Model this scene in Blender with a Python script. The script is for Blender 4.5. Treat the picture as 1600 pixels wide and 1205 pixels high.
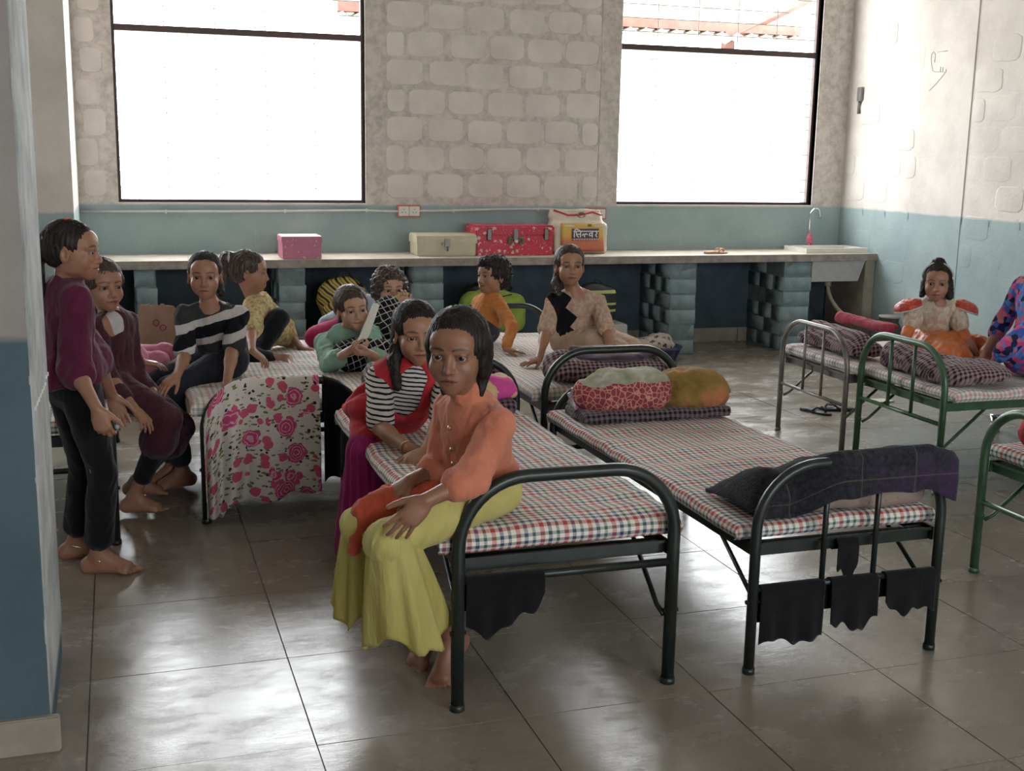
import bpy, bmesh, math, random
import numpy as np
from mathutils import Vector, Matrix, noise as mnoise

random.seed(7); RNG = np.random.default_rng(7)
SC = bpy.context.scene
COL = SC.collection
for o in list(bpy.data.objects):
    bpy.data.objects.remove(o)

# ------------------------------------------------------------------ camera
CAM_H = 1.65
F_PX = 1858.0
YAW, PITCH, ROLL = 18.335, 11.107, 1.058


def cam_basis():
    y, p, r = map(math.radians, (YAW, PITCH, ROLL))
    fwd = np.array([math.sin(y) * math.cos(p), math.cos(y) * math.cos(p), -math.sin(p)])
    right = np.array([math.cos(y), -math.sin(y), 0.0])
    up = np.cross(right, fwd)
    return (math.cos(r) * right + math.sin(r) * up, -math.sin(r) * right + math.cos(r) * up, fwd)


CB = cam_basis()
cam = bpy.data.cameras.new('camera')
cam.sensor_width = 36.0
cam.lens = F_PX / 1600.0 * 36.0
cam.clip_start = 0.05
cam_o = bpy.data.objects.new('camera', cam)
COL.objects.link(cam_o)
cam_o.matrix_world = Matrix(((CB[0][0], CB[1][0], -CB[2][0], 0), (CB[0][1], CB[1][1], -CB[2][1], 0),
                             (CB[0][2], CB[1][2], -CB[2][2], CAM_H), (0, 0, 0, 1)))
SC.camera = cam_o

# ------------------------------------------------------------------ view + world
SC.view_settings.view_transform = 'Standard'
SC.view_settings.look = 'None'
SC.view_settings.gamma = 1.0
SC.view_settings.use_curve_mapping = False
SC.view_settings.exposure = 0.66
SC.cycles.use_denoising = True
SC.cycles.max_bounces = 7
SC.cycles.diffuse_bounces = 4
SC.cycles.sample_clamp_indirect = 12.0
SC.cycles.use_adaptive_sampling = True
SC.cycles.adaptive_threshold = 0.03

SKY = 8.0
world = bpy.data.worlds.new('overcast_sky')
SC.world = world
world.use_nodes = True
wn = world.node_tree
wn.nodes.clear()
bg = wn.nodes.new('ShaderNodeBackground')
bg.inputs[0].default_value = (0.93, 0.97, 1.0, 1)
bg.inputs[1].default_value = SKY
wo = wn.nodes.new('ShaderNodeOutputWorld')
wn.links.new(bg.outputs[0], wo.inputs[0])

# room measures (metres)
WALL_Y = 9.55      # inner face of the window wall
RIGHT_X = 6.31     # inner face of the right wall
LEFT_X = -4.2
REAR_Y = -3.2      # wall behind the viewer
CEIL_Z = 4.1
SILL_Z = 1.225
WIN_TOP = 3.72
PAINT_Z = 1.21     # height of the blue dado
WINDOWS = [(0.01, 1.895), (4.08, 6.0), (-3.3, -1.3)]
REAR_FILL_OPENINGS = [(0.6, 2.4), (3.4, 5.2)]  # unseen openings added behind the viewer as fill light


def portal(name, x, y, z, w, h, rotx, rotz=0.0):
    l = bpy.data.lights.new(name, 'AREA')
    l.shape = 'RECTANGLE'
    l.size, l.size_y = w, h
    l.cycles.is_portal = True
    o = bpy.data.objects.new(name, l)
    COL.objects.link(o)
    o.location = (x, y, z)
    o.rotation_euler = (rotx, 0, rotz)


for a, b in WINDOWS:      # daylight enters through the window openings
    portal('window_and_fill_daylight', (a + b) / 2, WALL_Y + 0.19, (SILL_Z + WIN_TOP) / 2, b - a, WIN_TOP - SILL_Z, math.radians(-90))
for a, b in REAR_FILL_OPENINGS:  # added fill from the rear
    portal('window_and_fill_daylight', (a + b) / 2, REAR_Y - 0.19, 2.2, b - a, 1.9, math.radians(90))


# ------------------------------------------------------------------ pixel helper: the point of the view ray at depth Y / height Z
def ray(px, py):
    return CB[0] * (px - 800.0) / F_PX - CB[1] * (py - 602.5) / F_PX + CB[2]


def at_y(px, py, Y):
    d = ray(px, py)
    return d * (Y / d[1]) + np.array([0, 0, CAM_H])


def at_z(px, py, z):
    d = ray(px, py)
    return d * ((z - CAM_H) / d[2]) + np.array([0, 0, CAM_H])


# ------------------------------------------------------------------ material helpers
class Mat:
    def __init__(s, name):
        s.m = bpy.data.materials.new(name)
        s.m.use_nodes = True
        s.t = s.m.node_tree
        s.t.nodes.clear()
        s.out = s.t.nodes.new('ShaderNodeOutputMaterial')
        s.b = s.t.nodes.new('ShaderNodeBsdfPrincipled')
        s.t.links.new(s.b.outputs[0], s.out.inputs[0])

    def n(s, typ, ins=None, **props):
        nd = s.t.nodes.new(typ)
        for k, v in props.items():
            setattr(nd, k, v)
        for k, v in (ins or {}).items():
            s.put(nd.inputs[k], v)
        return nd

    def put(s, sock, v):
        if isinstance(v, bpy.types.NodeSocket):
            s.t.links.new(v, sock)
        else:
            if isinstance(v, (tuple, list)) and len(v) == 3 and sock.type == 'RGBA':
                v = (*v, 1)
            sock.default_value = v

    def set(s, **kw):
        names = dict(color='Base Color', rough='Roughness', metal='Metallic', normal='Normal', spec='Specular IOR Level',
                     sheen='Sheen Weight', trans='Transmission Weight', alpha='Alpha', sss='Subsurface Weight', coat='Coat Weight')
        for k, v in kw.items():
            s.put(s.b.inputs[names[k]], v)
        return s

    def pos(s):
        return s.n('ShaderNodeNewGeometry').outputs['Position']

    def obj(s):
        return s.n('ShaderNodeTexCoord').outputs['Object']

    def uv(s):
        return s.n('ShaderNodeTexCoord').outputs['UV']

    def noise(s, vec, scale, detail=4, rough=0.6, out='Fac'):
        return s.n('ShaderNodeTexNoise', {'Vector': vec, 'Scale': scale, 'Detail': detail, 'Roughness': rough}).outputs[out]

    def ramp(s, fac, stops, interp='LINEAR'):
        nd = s.n('ShaderNodeValToRGB', {'Fac': fac})
        cr = nd.color_ramp
        cr.interpolation = interp
        while len(cr.elements) > 1:
            cr.elements.remove(cr.elements[-1])
        for i, (p, c) in enumerate(stops):
            e = cr.elements[0] if i == 0 else cr.elements.new(p)
            e.position = p
            e.color = (*c, 1) if len(c) == 3 else c
        return nd.outputs[0]

    def gray(s, fac, stops, interp='LINEAR'):
        return s.ramp(fac, [(p, (v, v, v)) for p, v in stops], interp)

    def mix(s, fac, a, b, blend='MIX'):
        nd = s.n('ShaderNodeMix', data_type='RGBA', blend_type=blend)
        s.put(nd.inputs[0], fac)
        s.put(nd.inputs[6], a)
        s.put(nd.inputs[7], b)
        return nd.outputs[2]

    def math(s, op, a, b=0.0, c=0.0):
        nd = s.n('ShaderNodeMath', operation=op)
        s.put(nd.inputs[0], a)
        s.put(nd.inputs[1], b)
        s.put(nd.inputs[2], c)
        return nd.outputs[0]

    def xyz(s, vec):
        return s.n('ShaderNodeSeparateXYZ', {0: vec}).outputs

    def scale(s, vec, sx, sy, sz):
        return s.n('ShaderNodeVectorMath', {0: vec, 1: (sx, sy, sz)}, operation='MULTIPLY').outputs[0]

    def bump(s, h, strength=0.3, dist=0.01):
        return s.n('ShaderNodeBump', {'Height': h, 'Strength': strength, 'Distance': dist}).outputs[0]


MATS = {}


def plain(name, color, rough=0.6, metal=0.0, var=0.12, scale=18.0, bump=0.0, spec=0.5):
    """A colour with gentle procedural variation."""
    if name in MATS:
        return MATS[name]
    M = Mat(name)
    f = M.noise(M.obj(), scale)
    dark = tuple(c * (1 - var) for c in color)
    light = tuple(min(1, c * (1 + var)) for c in color)
    M.set(color=M.ramp(f, [(0.3, dark), (0.7, light)]), rough=rough, metal=metal, spec=spec)
    if bump:
        M.set(normal=M.bump(M.noise(M.obj(), scale * 5), bump, 0.004))
    MATS[name] = M.m
    return M.m


def fabric(name, color, color2=None, rough=0.9, weave=350.0, var=0.15, fold=0.0, sheen=0.15, spec=0.15):
    if name in MATS:
        return MATS[name]
    M = Mat(name)
    o = M.obj()
    f = M.noise(o, 9.0, 5)
    c2 = color2 or tuple(c * (1 - 2 * var) for c in color)
    M.set(color=M.ramp(f, [(0.3, c2), (0.68, color)]), rough=rough, sheen=sheen, spec=spec)
    h = M.math('ADD', M.math('MULTIPLY', M.noise(o, weave, 1), 0.15), M.math('MULTIPLY', M.noise(M.scale(o, 1, 1, 0.35), 22.0, 3), fold))
    M.set(normal=M.bump(h, 0.5, 0.02))
    MATS[name] = M.m
    return M.m


# ------------------------------------------------------------------ object helpers
def link_mesh(name, me, m, parent=None, loc=None):
    o = bpy.data.objects.new(name, me)
    COL.objects.link(o)
    if m is not None and len(me.materials) == 0:
        me.materials.append(m)
    if parent is not None:
        o.parent = parent
    if loc is not None:
        o.location = loc
    return o


def make_mesh(verts, faces, smooth=False, name='mesh', uvs=None):
    """verts (N,3); faces list of index tuples or (M,4)/(M,3) array."""
    me = bpy.data.meshes.new(name)
    verts = np.asarray(verts, np.float32)
    if isinstance(faces, np.ndarray):
        k = faces.shape[1]
        me.vertices.add(len(verts))
        me.vertices.foreach_set('co', verts.ravel())
        me.loops.add(faces.size)
        me.loops.foreach_set('vertex_index', faces.astype(np.int32).ravel())
        me.polygons.add(len(faces))
        me.polygons.foreach_set('loop_start', np.arange(0, faces.size, k, dtype=np.int32))
        me.update(calc_edges=True)
    else:
        me.from_pydata(verts.tolist(), [], [tuple(f) for f in faces])
        me.update()
    if smooth:
        me.polygons.foreach_set('use_smooth', np.ones(len(me.polygons), bool))
    if uvs is not None:
        l = me.uv_layers.new(name='UVMap')
        idx = np.empty(len(me.loops), np.int32)
        me.loops.foreach_get('vertex_index', idx)
        l.data.foreach_set('uv', np.asarray(uvs, np.float32)[idx].ravel())
    return me


def obj(name, verts, faces, m, parent=None, loc=None, smooth=False, uvs=None):
    return link_mesh(name, make_mesh(verts, faces, smooth, name, uvs), m, parent, loc)


def tag(o, label=None, cat=None, group=None, kind=None):
    if label:
        o['label'] = label
    if cat:
        o['category'] = cat
    if group:
        o['group'] = group
    if kind:
        o['kind'] = kind
    return o


def empty(name, loc=(0, 0, 0), rotz=0.0):
    o = bpy.data.objects.new(name, None)
    o.empty_display_size = 0.1
    COL.objects.link(o)
    o.location = loc
    o.rotation_euler = (0, 0, rotz)
    return o


BOXF = [(0, 3, 2, 1), (4, 5, 6, 7), (0, 1, 5, 4), (1, 2, 6, 5), (2, 3, 7, 6), (3, 0, 4, 7)]


class MB:
    """collects simple solids into one mesh"""

    def __init__(s):
        s.v, s.f = [], []

    def add(s, v, f):
        k = len(s.v)
        s.v += [tuple(map(float, p)) for p in v]
        s.f += [tuple(int(i) + k for i in q) for q in f]
        return s

    def box(s, a, b):
        (x0, y0, z0), (x1, y1, z1) = a, b
        return s.add([(x0, y0, z0), (x1, y0, z0), (x1, y1, z0), (x0, y1, z0), (x0, y0, z1), (x1, y0, z1), (x1, y1, z1), (x0, y1, z1)], BOXF)

    def tube(s, pts, r, n=10):
        v, f = tube_geo(pts, r, n)
        return s.add(v, f)

    def cyl(s, c, r, z0, z1, n=16, r1=None):
        return s.tube([(c[0], c[1], z0), (c[0], c[1], z1)], [r, r1 or r], n)

    def build(s, name, m, parent=None, loc=None, smooth=False, bevel=0.0, seg=2):
        me = make_mesh(s.v, s.f, smooth, name)
        if bevel:
            bm = bmesh.new()
            bm.from_mesh(me)
            bmesh.ops.bevel(bm, geom=list(bm.edges), offset=bevel, segments=seg, affect='EDGES', clamp_overlap=True)
            bm.to_mesh(me)
            bm.free()
            if smooth:
                me.polygons.foreach_set('use_smooth', np.ones(len(me.polygons), bool))
        return link_mesh(name, me, m, parent, loc)


def tube_geo(pts, r, n=10):
    P = np.asarray(pts, float)
    R = np.full(len(P), r, float) if np.isscalar(r) else np.asarray(r, float)
    T = np.gradient(P, axis=0) if len(P) > 2 else np.tile(P[1] - P[0], (2, 1))
    T /= np.linalg.norm(T, axis=1, keepdims=True) + 1e-12
    ref = np.array([0, 0, 1.0]) if abs(T[0][2]) < 0.9 else np.array([1.0, 0, 0])
    u = np.cross(T[0], ref)
    u /= np.linalg.norm(u)
    V = []
    a = np.linspace(0, 2 * math.pi, n, endpoint=False)
    for i in range(len(P)):
        u = u - T[i] * (u @ T[i])
        u /= np.linalg.norm(u) + 1e-12
        w = np.cross(T[i], u)
        V.append(P[i] + R[i] * (np.cos(a)[:, None] * u + np.sin(a)[:, None] * w))
    V = np.concatenate(V)
    Fc = []
    for i in range(len(P) - 1):
        for j in range(n):
            k = (j + 1) % n
            Fc.append((i * n + j, i * n + k, (i + 1) * n + k, (i + 1) * n + j))
    Fc.append(tuple(range(n - 1, -1, -1)))
    Fc.append(tuple((len(P) - 1) * n + j for j in range(n)))
    return V, Fc


def arc(c, r, a0, a1, n=8, plane='xz'):
    out = []
    for i in range(n + 1):
        a = math.radians(a0 + (a1 - a0) * i / n)
        out.append((c[0] + r * math.cos(a), c[1], c[2] + r * math.sin(a)))
    return out


def copy_tree(o, parent=None):
    c = o.copy()
    COL.objects.link(c)
    c.parent = parent
    for ch in list(o.children):
        copy_tree(ch, c)
    return c


def fbm(P, scale, seed=0.0, octaves=3):
    """cheap smooth vector noise on an (N,3) array, values about -1..1"""
    P = np.asarray(P, float) * scale
    out = np.zeros(len(P))
    amp = 1.0
    r = np.random.default_rng(int(seed * 1000) + 11)
    for k in range(octaves):
        for j in range(4):
            d = r.normal(size=3)
            d /= np.linalg.norm(d)
            e = r.normal(size=3)
            e /= np.linalg.norm(e)
            ph, p2 = r.uniform(0, 6.28, 2)
            out += amp * 0.5 * np.sin(P @ d * 3.1 * (1.9 ** k) + ph + 1.3 * np.sin(P @ e * 2.3 * (1.9 ** k) + p2))
        amp *= 0.5
    return out / 1.7


# ------------------------------------------------------------------ implicit surfaces (smooth unions meshed with surface nets)
def rcone(a, b, ra, rb=None, k=0.02, sub=False):
    a, b = np.asarray(a, float), np.asarray(b, float)
    rb = ra if rb is None else rb
    m = max(ra, rb)
    ba = b - a
    bb = float(ba @ ba) + 1e-12

    def fn(X, Y, Z):
        px, py, pz = X - a[0], Y - a[1], Z - a[2]
        t = np.clip((px * ba[0] + py * ba[1] + pz * ba[2]) / bb, 0, 1)
        return np.sqrt((px - t * ba[0]) ** 2 + (py - t * ba[1]) ** 2 + (pz - t * ba[2]) ** 2) - (ra + (rb - ra) * t)
    return (fn, np.minimum(a, b) - m, np.maximum(a, b) + m, k, sub)


def ball(c, r, k=0.02, sub=False):
    return rcone(c, c, r, r, k, sub)


def ell(c, r, R=None, k=0.02, sub=False):
    c, r = np.asarray(c, float), np.asarray(r, float)
    R = np.eye(3) if R is None else np.asarray(R, float)   # columns are the axes
    ext = np.sqrt(((R * r) ** 2).sum(axis=1))

    def fn(X, Y, Z):
        px, py, pz = X - c[0], Y - c[1], Z - c[2]
        q = [px * R[0, i] + py * R[1, i] + pz * R[2, i] for i in range(3)]
        k0 = np.sqrt(sum((q[i] / r[i]) ** 2 for i in range(3)))
        k1 = np.sqrt(sum((q[i] / r[i] ** 2) ** 2 for i in range(3))) + 1e-9
        return k0 * (k0 - 1.0) / k1
    return (fn, c - ext, c + ext, k, sub)


def rbox(c, half, R=None, rad=0.02, k=0.02, sub=False):
    c, half = np.asarray(c, float), np.asarray(half, float)
    R = np.eye(3) if R is None else np.asarray(R, float)
    ext = (np.abs(R) * half).sum(axis=1)
    hh = half - rad

    def fn(X, Y, Z):
        px, py, pz = X - c[0], Y - c[1], Z - c[2]
        q = [np.abs(px * R[0, i] + py * R[1, i] + pz * R[2, i]) - hh[i] for i in range(3)]
        out = np.sqrt(sum(np.maximum(v, 0) ** 2 for v in q))
        return out + np.minimum(np.maximum(q[0], np.maximum(q[1], q[2])), 0) - rad
    return (fn, c - ext, c + ext, k, sub)


def half_space(p, nrm, k=0.01):
    """cuts away everything on the side the normal points to"""
    p, nrm = np.asarray(p, float), np.asarray(nrm, float)
    nrm = nrm / np.linalg.norm(nrm)

    def fn(X, Y, Z):
        return -((X - p[0]) * nrm[0] + (Y - p[1]) * nrm[1] + (Z - p[2]) * nrm[2])
    return (fn, None, None, k, True)


def sdf_mesh(prims, h, smooth_it=1):
    """list of primitives -> (verts, quads); later primitives act on the earlier ones"""
    adds = [p for p in prims if not p[4]]
    lo = np.min([p[1] for p in adds], axis=0) - 3 * h
    hi = np.max([p[2] for p in adds], axis=0) + 3 * h
    n = np.ceil((hi - lo) / h).astype(int) + 1
    ax = [(lo[i] + h * np.arange(n[i])).astype(np.float32) for i in range(3)]
    d = np.full(tuple(n), 0.25, np.float32)
    for fn, a, b, k, sub in prims:
        if a is None:
            s = (slice(0, n[0]), slice(0, n[1]), slice(0, n[2]))
        else:
            e = k + 2.5 * h
            i0 = np.clip(np.floor((a - e - lo) / h).astype(int), 0, n - 1)
            i1 = np.clip(np.ceil((b + e - lo) / h).astype(int) + 1, 1, n)
            if np.any(i1 <= i0):
                continue
            s = tuple(slice(i0[i], i1[i]) for i in range(3))
        X = ax[0][s[0]][:, None, None]
        Y = ax[1][s[1]][None, :, None]
        Z = ax[2][s[2]][None, None, :]
        p = fn(X, Y, Z).astype(np.float32)
        q = d[s]
        if sub:
            hh = np.maximum(k - np.abs(-q - p), 0) / k
            d[s] = -(np.minimum(-q, p) - hh * hh * k * 0.25)
        else:
            hh = np.maximum(k - np.abs(q - p), 0) / k
            d[s] = np.minimum(q, p) - hh * hh * k * 0.25
    return surface_nets(d, lo, h, smooth_it)


def surface_nets(d, lo, h, smooth_it=1):
    n = d.shape
    m = d < 0
    c = np.zeros((n[0] - 1, n[1] - 1, n[2] - 1), np.int8)
    for i in (0, 1):
        for j in (0, 1):
            for k in (0, 1):
                c += m[i:n[0] - 1 + i, j:n[1] - 1 + j, k:n[2] - 1 + k]
    act = np.flatnonzero(((c > 0) & (c < 8)).ravel())
    cs = c.shape
    I, Jx, K = np.unravel_index(act, cs)
    corner = {}
    for i in (0, 1):
        for j in (0, 1):
            for k in (0, 1):
                corner[(i, j, k)] = d[I + i, Jx + j, K + k]
    acc = np.zeros((len(act), 3))
    cnt = np.zeros(len(act))
    for e0, e1 in [((0, 0, 0), (1, 0, 0)), ((0, 1, 0), (1, 1, 0)), ((0, 0, 1), (1, 0, 1)), ((0, 1, 1), (1, 1, 1)),
                   ((0, 0, 0), (0, 1, 0)), ((1, 0, 0), (1, 1, 0)), ((0, 0, 1), (0, 1, 1)), ((1, 0, 1), (1, 1, 1)),
                   ((0, 0, 0), (0, 0, 1)), ((1, 0, 0), (1, 0, 1)), ((0, 1, 0), (0, 1, 1)), ((1, 1, 0), (1, 1, 1))]:
        a, b = corner[e0], corner[e1]
        x = (a < 0) != (b < 0)
        t = np.where(x, a / np.where(x, a - b, 1), 0)
        for q in range(3):
            acc[:, q] += np.where(x, e0[q] + t * (e1[q] - e0[q]), 0)
        cnt += x
    V = acc / cnt[:, None] + np.stack([I, Jx, K], 1)
    V = V * h + lo
    Q = []
    st = (cs[1] * cs[2], cs[2], 1)
    for axis in range(3):
        o1, o2 = [q for q in range(3) if q != axis]
        sl0, sl1 = [slice(None)] * 3, [slice(None)] * 3
        sl0[axis], sl1[axis] = slice(0, n[axis] - 1), slice(1, n[axis])
        a, b = m[tuple(sl0)], m[tuple(sl1)]
        for flip in (False, True):
            e = np.argwhere((a & ~b) if not flip else (~a & b))
            if len(e) == 0:
                continue
            ok = (e[:, o1] > 0) & (e[:, o2] > 0) & (e[:, o1] < cs[o1]) & (e[:, o2] < cs[o2])
            e = e[ok]
            base = e[:, 0] * st[0] + e[:, 1] * st[1] + e[:, 2] * st[2]
            q4 = np.stack([base - st[o1] - st[o2], base - st[o2], base, base - st[o1]], 1)
            f = flip if axis != 1 else not flip
            Q.append(q4[:, ::-1] if f else q4)
    Q = np.searchsorted(act, np.concatenate(Q)).astype(np.int32)
    for _ in range(smooth_it):
        V = laplacian(V, Q)
    return V, Q


def laplacian(V, Q, w=0.5):
    S = np.zeros_like(V)
    C = np.zeros(len(V))
    for a, b in ((0, 1), (1, 2), (2, 3), (3, 0)):
        for q in range(3):
            S[:, q] += np.bincount(Q[:, a], V[Q[:, b], q], len(V)) + np.bincount(Q[:, b], V[Q[:, a], q], len(V))
        C += np.bincount(Q[:, a], minlength=len(V)) + np.bincount(Q[:, b], minlength=len(V))
    return V * (1 - w) + w * S / np.maximum(C, 1)[:, None]


def normals(V, Q):
    fn = np.cross(V[Q[:, 2]] - V[Q[:, 0]], V[Q[:, 3]] - V[Q[:, 1]])
    N = np.zeros_like(V)
    for a in range(4):
        for q in range(3):
            N[:, q] += np.bincount(Q[:, a], fn[:, q], len(V))
    return N / (np.linalg.norm(N, axis=1, keepdims=True) + 1e-12)


def soft(name, prims, h, m, parent=None, base=None, disp=None, smooth_it=1):
    """an implicit solid as a smooth mesh object; disp(V, N) -> signed displacement along the normal"""
    V, Q = sdf_mesh(prims, h, smooth_it)
    if disp is not None:
        N = normals(V, Q)
        V = V + N * np.asarray(disp(V, N))[:, None]
    if base is not None:
        V = V - np.asarray(base, float)
    o = obj(name, V, Q, m, parent, None, True)
    if base is not None and parent is None:
        o.location = base
    return o


def axes(x=None, y=None, z=None):
    """orthonormal columns from a main axis and a second hint (give two of three; first in order y, z, x is kept)"""
    def u(v):
        v = np.asarray(v, float)
        return v / (np.linalg.norm(v) + 1e-12)
    if y is not None and z is not None:
        y = u(y)
        x = u(np.cross(y, z))
        z = np.cross(x, y)
    elif z is not None and x is not None:
        z = u(z)
        y = u(np.cross(z, x))
        x = np.cross(y, z)
    else:
        y = u(y)
        z = u(np.cross(x, y))
        x = np.cross(y, z)
    return np.stack([x, y, z], 1)


def rotz(a):
    a = math.radians(a)
    return np.array([[math.cos(a), -math.sin(a), 0], [math.sin(a), math.cos(a), 0], [0, 0, 1.0]])


# ------------------------------------------------------------------ setting: materials
def wall_mat(name, joint=False, z_edge=PAINT_Z, k=(1, 1, 1), kw=1.0):
    M = Mat(name)
    p = M.pos()
    z = M.xyz(p)[2]
    n1 = M.noise(p, 2.2, 6, 0.65)
    n2 = M.noise(p, 14.0, 5, 0.7)
    streak = M.noise(M.scale(p, 9, 9, 0.8), 1.6, 5, 0.7)
    if joint:
        white = M.ramp(n2, [(0.34, (0.43, 0.392, 0.355)), (0.60, (0.63, 0.58, 0.53))])
    else:
        white = M.ramp(n1, [(0.32, (0.57, 0.525, 0.48)), (0.60, (0.70, 0.65, 0.60))])
    white = M.mix(M.gray(streak, [(0.56, 0), (0.75, 0.4)]), white, (0.60, 0.56, 0.52))
    white = M.mix(M.gray(n2, [(0.70, 0), (0.78, 0.5)]), white, (0.36, 0.34, 0.32))
    blue = M.ramp(n1, [(0.28, (0.265, 0.345, 0.350)), (0.7, (0.365, 0.450, 0.440))])
    blue = M.mix(M.gray(n2, [(0.66, 0), (0.76, 0.45)]), blue, (0.10, 0.14, 0.16))
    blue = M.mix(M.gray(streak, [(0.62, 0), (0.8, 0.4)]), blue, (0.48, 0.54, 0.53))
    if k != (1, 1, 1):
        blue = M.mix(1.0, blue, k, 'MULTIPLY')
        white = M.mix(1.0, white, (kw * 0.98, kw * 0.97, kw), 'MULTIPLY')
    edge = M.math('ADD', z, M.math('MULTIPLY', M.math('SUBTRACT', M.noise(p, 11.0, 3), 0.5), 0.02))
    col = M.mix(M.gray(M.math('MULTIPLY', M.math('SUBTRACT', edge, z_edge - 0.01), 50.0), [(0, 0), (1, 1)]), blue, white)
    M.set(color=col, rough=0.85, spec=0.25)
    h = M.math('ADD', M.math('MULTIPLY', n2, 0.5), M.math('MULTIPLY', M.noise(p, 60.0, 4), 0.35))
    M.set(normal=M.bump(h, 0.35, 0.012))
    return M.m


WALL = wall_mat('whitewash_and_blue_dado')
JOINT = wall_mat('smeared_mortar_joints', True)
WALL_NEAR_SHADED = wall_mat('pillar_shaded_whitewash_and_blue', False, 1.155, (0.27, 0.33, 0.39), 0.52)  # darkened copy of the wall paint, the pillar's shade is in the colour

M = Mat('grey_cement_tile')
p = M.pos()
rnd = M.n('ShaderNodeObjectInfo').outputs['Random']
big = M.noise(p, 1.4, 5, 0.6)
fine = M.noise(M.scale(p, 1.0, 2.4, 1), 9.0, 7, 0.72)
scr = M.noise(M.scale(p, 3.0, 14.0, 1), 5.0, 6, 0.75)
c = M.ramp(big, [(0.3, (0.200, 0.170, 0.135)), (0.7, (0.310, 0.270, 0.220))])
c = M.mix(M.gray(fine, [(0.48, 0), (0.75, 0.45)]), c, (0.135, 0.115, 0.095))
c = M.mix(M.gray(rnd, [(0, 0.0), (1, 0.22)]), c, (0.30, 0.27, 0.235))
M.set(color=c, rough=M.math('ADD', M.gray(fine, [(0.30, 0.09), (0.70, 0.20)]), M.gray(M.noise(M.scale(p, 1, 1.6, 1), 3.2, 5, 0.65), [(0.40, 0.0), (0.62, 0.16)])), spec=0.75)
M.set(normal=M.bump(M.math('ADD', M.math('MULTIPLY', fine, 0.6), M.math('MULTIPLY', scr, 0.2)), 0.10, 0.02))
FLOOR = M.m
M = Mat('floor_joint_dirt')
M.set(color=M.ramp(M.noise(M.pos(), 20.0), [(0.3, (0.05, 0.043, 0.038)), (0.7, (0.10, 0.09, 0.08))]), rough=0.8)
FLOOR_JOINT = M.m

CEILING = plain('ceiling_limewash', (0.62, 0.61, 0.58), 0.9)
STONE = plain('beige_skirting_stone', (0.33, 0.29, 0.24), 0.55, var=0.2, scale=7)
FRAME = plain('dark_brown_window_metal', (0.075, 0.045, 0.042), 0.5, 0.3)
ROD = plain('thin_grey_rod', (0.22, 0.21, 0.20), 0.5, 0.5)


def structure(name, mb, m, parent=None, **kw):
    o = mb.build(name, m, parent, **kw)
    if parent is None:
        o['kind'] = 'structure'
    return o


# floor: base with separate tiles on it
floor = structure('floor', MB().box((LEFT_X - 0.2, REAR_Y - 0.2, -0.2), (RIGHT_X + 0.2, WALL_Y + 0.2, -0.004)), FLOOR_JOINT)
PITCH_T = 0.6135
tile_me = MB().box((0.002, 0.002, -0.02), (PITCH_T - 0.002, PITCH_T - 0.002, 0.0)).v
tile_mesh = make_mesh(tile_me, BOXF, False, 'floor_tile')
tile_mesh.materials.append(FLOOR)
for i in range(-7, 11):
    for j in range(-10, 11):
        x, y = -0.145 + PITCH_T * i, 3.10 + PITCH_T * j
        if x < LEFT_X - 0.01 or x + PITCH_T > RIGHT_X + 0.35 or y < REAR_Y or y + PITCH_T > WALL_Y + 0.35:
            continue
        o = bpy.data.objects.new('tile', tile_mesh)
        COL.objects.link(o)
        o.parent = floor
        o.location = (x, y, random.uniform(-0.0008, 0.0002))
        o.rotation_euler = (random.gauss(0, 0.0008), random.gauss(0, 0.0008), 0)

ceiling = structure('ceiling', MB().box((LEFT_X - 0.2, REAR_Y - 0.2, CEIL_Z), (RIGHT_X + 0.2, WALL_Y + 0.2, CEIL_Z + 0.2)), CEILING)


def wall_with_openings(name, y0, y1, x0, x1, openings, zs, m):
    mb = MB()
    xs = sorted(openings)
    cur = x0
    for (a, b) in xs:
        mb.box((cur, y0, -0.1), (a, y1, CEIL_Z))
        mb.box((a, y0, -0.1), (b, y1, zs[0]))
        mb.box((a, y0, zs[1]), (b, y1, CEIL_Z))
        cur = b
    mb.box((cur, y0, -0.1), (x1, y1, CEIL_Z))
    return structure(name, mb, m)


wall_back = wall_with_openings('wall_back', WALL_Y, WALL_Y + 0.2, LEFT_X - 0.2, RIGHT_X + 0.2, WINDOWS, (SILL_Z, WIN_TOP), JOINT)
wall_rear = wall_with_openings('wall_rear', REAR_Y - 0.2, REAR_Y, LEFT_X - 0.2, RIGHT_X + 0.2, REAR_FILL_OPENINGS, (1.25, 3.15), WALL)
wall_right = structure('wall_right', MB().box((RIGHT_X, REAR_Y, -0.1), (RIGHT_X + 0.2, WALL_Y, CEIL_Z)), WALL)
wall_left = structure('wall_left', MB().box((LEFT_X - 0.2, REAR_Y, -0.1), (LEFT_X, WALL_Y, CEIL_Z)), WALL)

# smooth plaster bands beside the windows and the concrete column in the right wall
for a, b in ((-0.02, 0.01), (1.895, 2.06), (3.90, 4.08), (6.0, 6.31)):
    mb = MB().box((a, WALL_Y - 0.006, SILL_Z - 0.1), (b, WALL_Y + 0.05, CEIL_Z))
    mb.build('plaster_band', JOINT, wall_back)
MB().box((RIGHT_X - 0.008, 7.87, -0.05), (RIGHT_X + 0.05, 8.46, CEIL_Z)).build('concrete_column', WALL, wall_right)
MB().box((LEFT_X, WALL_Y - 0.004, 0.80), (RIGHT_X, WALL_Y + 0.05, SILL_Z - 0.02)).build('plaster_dado', WALL, wall_back)
MB().box((LEFT_X, WALL_Y - 0.003, -0.05), (RIGHT_X, WALL_Y + 0.05, 0.80)).build('shaded_blue_dado', plain('shade_darkened_navy', (0.060, 0.088, 0.108), 0.85, var=0.3, scale=5, bump=0.2), wall_back)  # navy coat under the worktop, darkened further to hold the shade there
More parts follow.
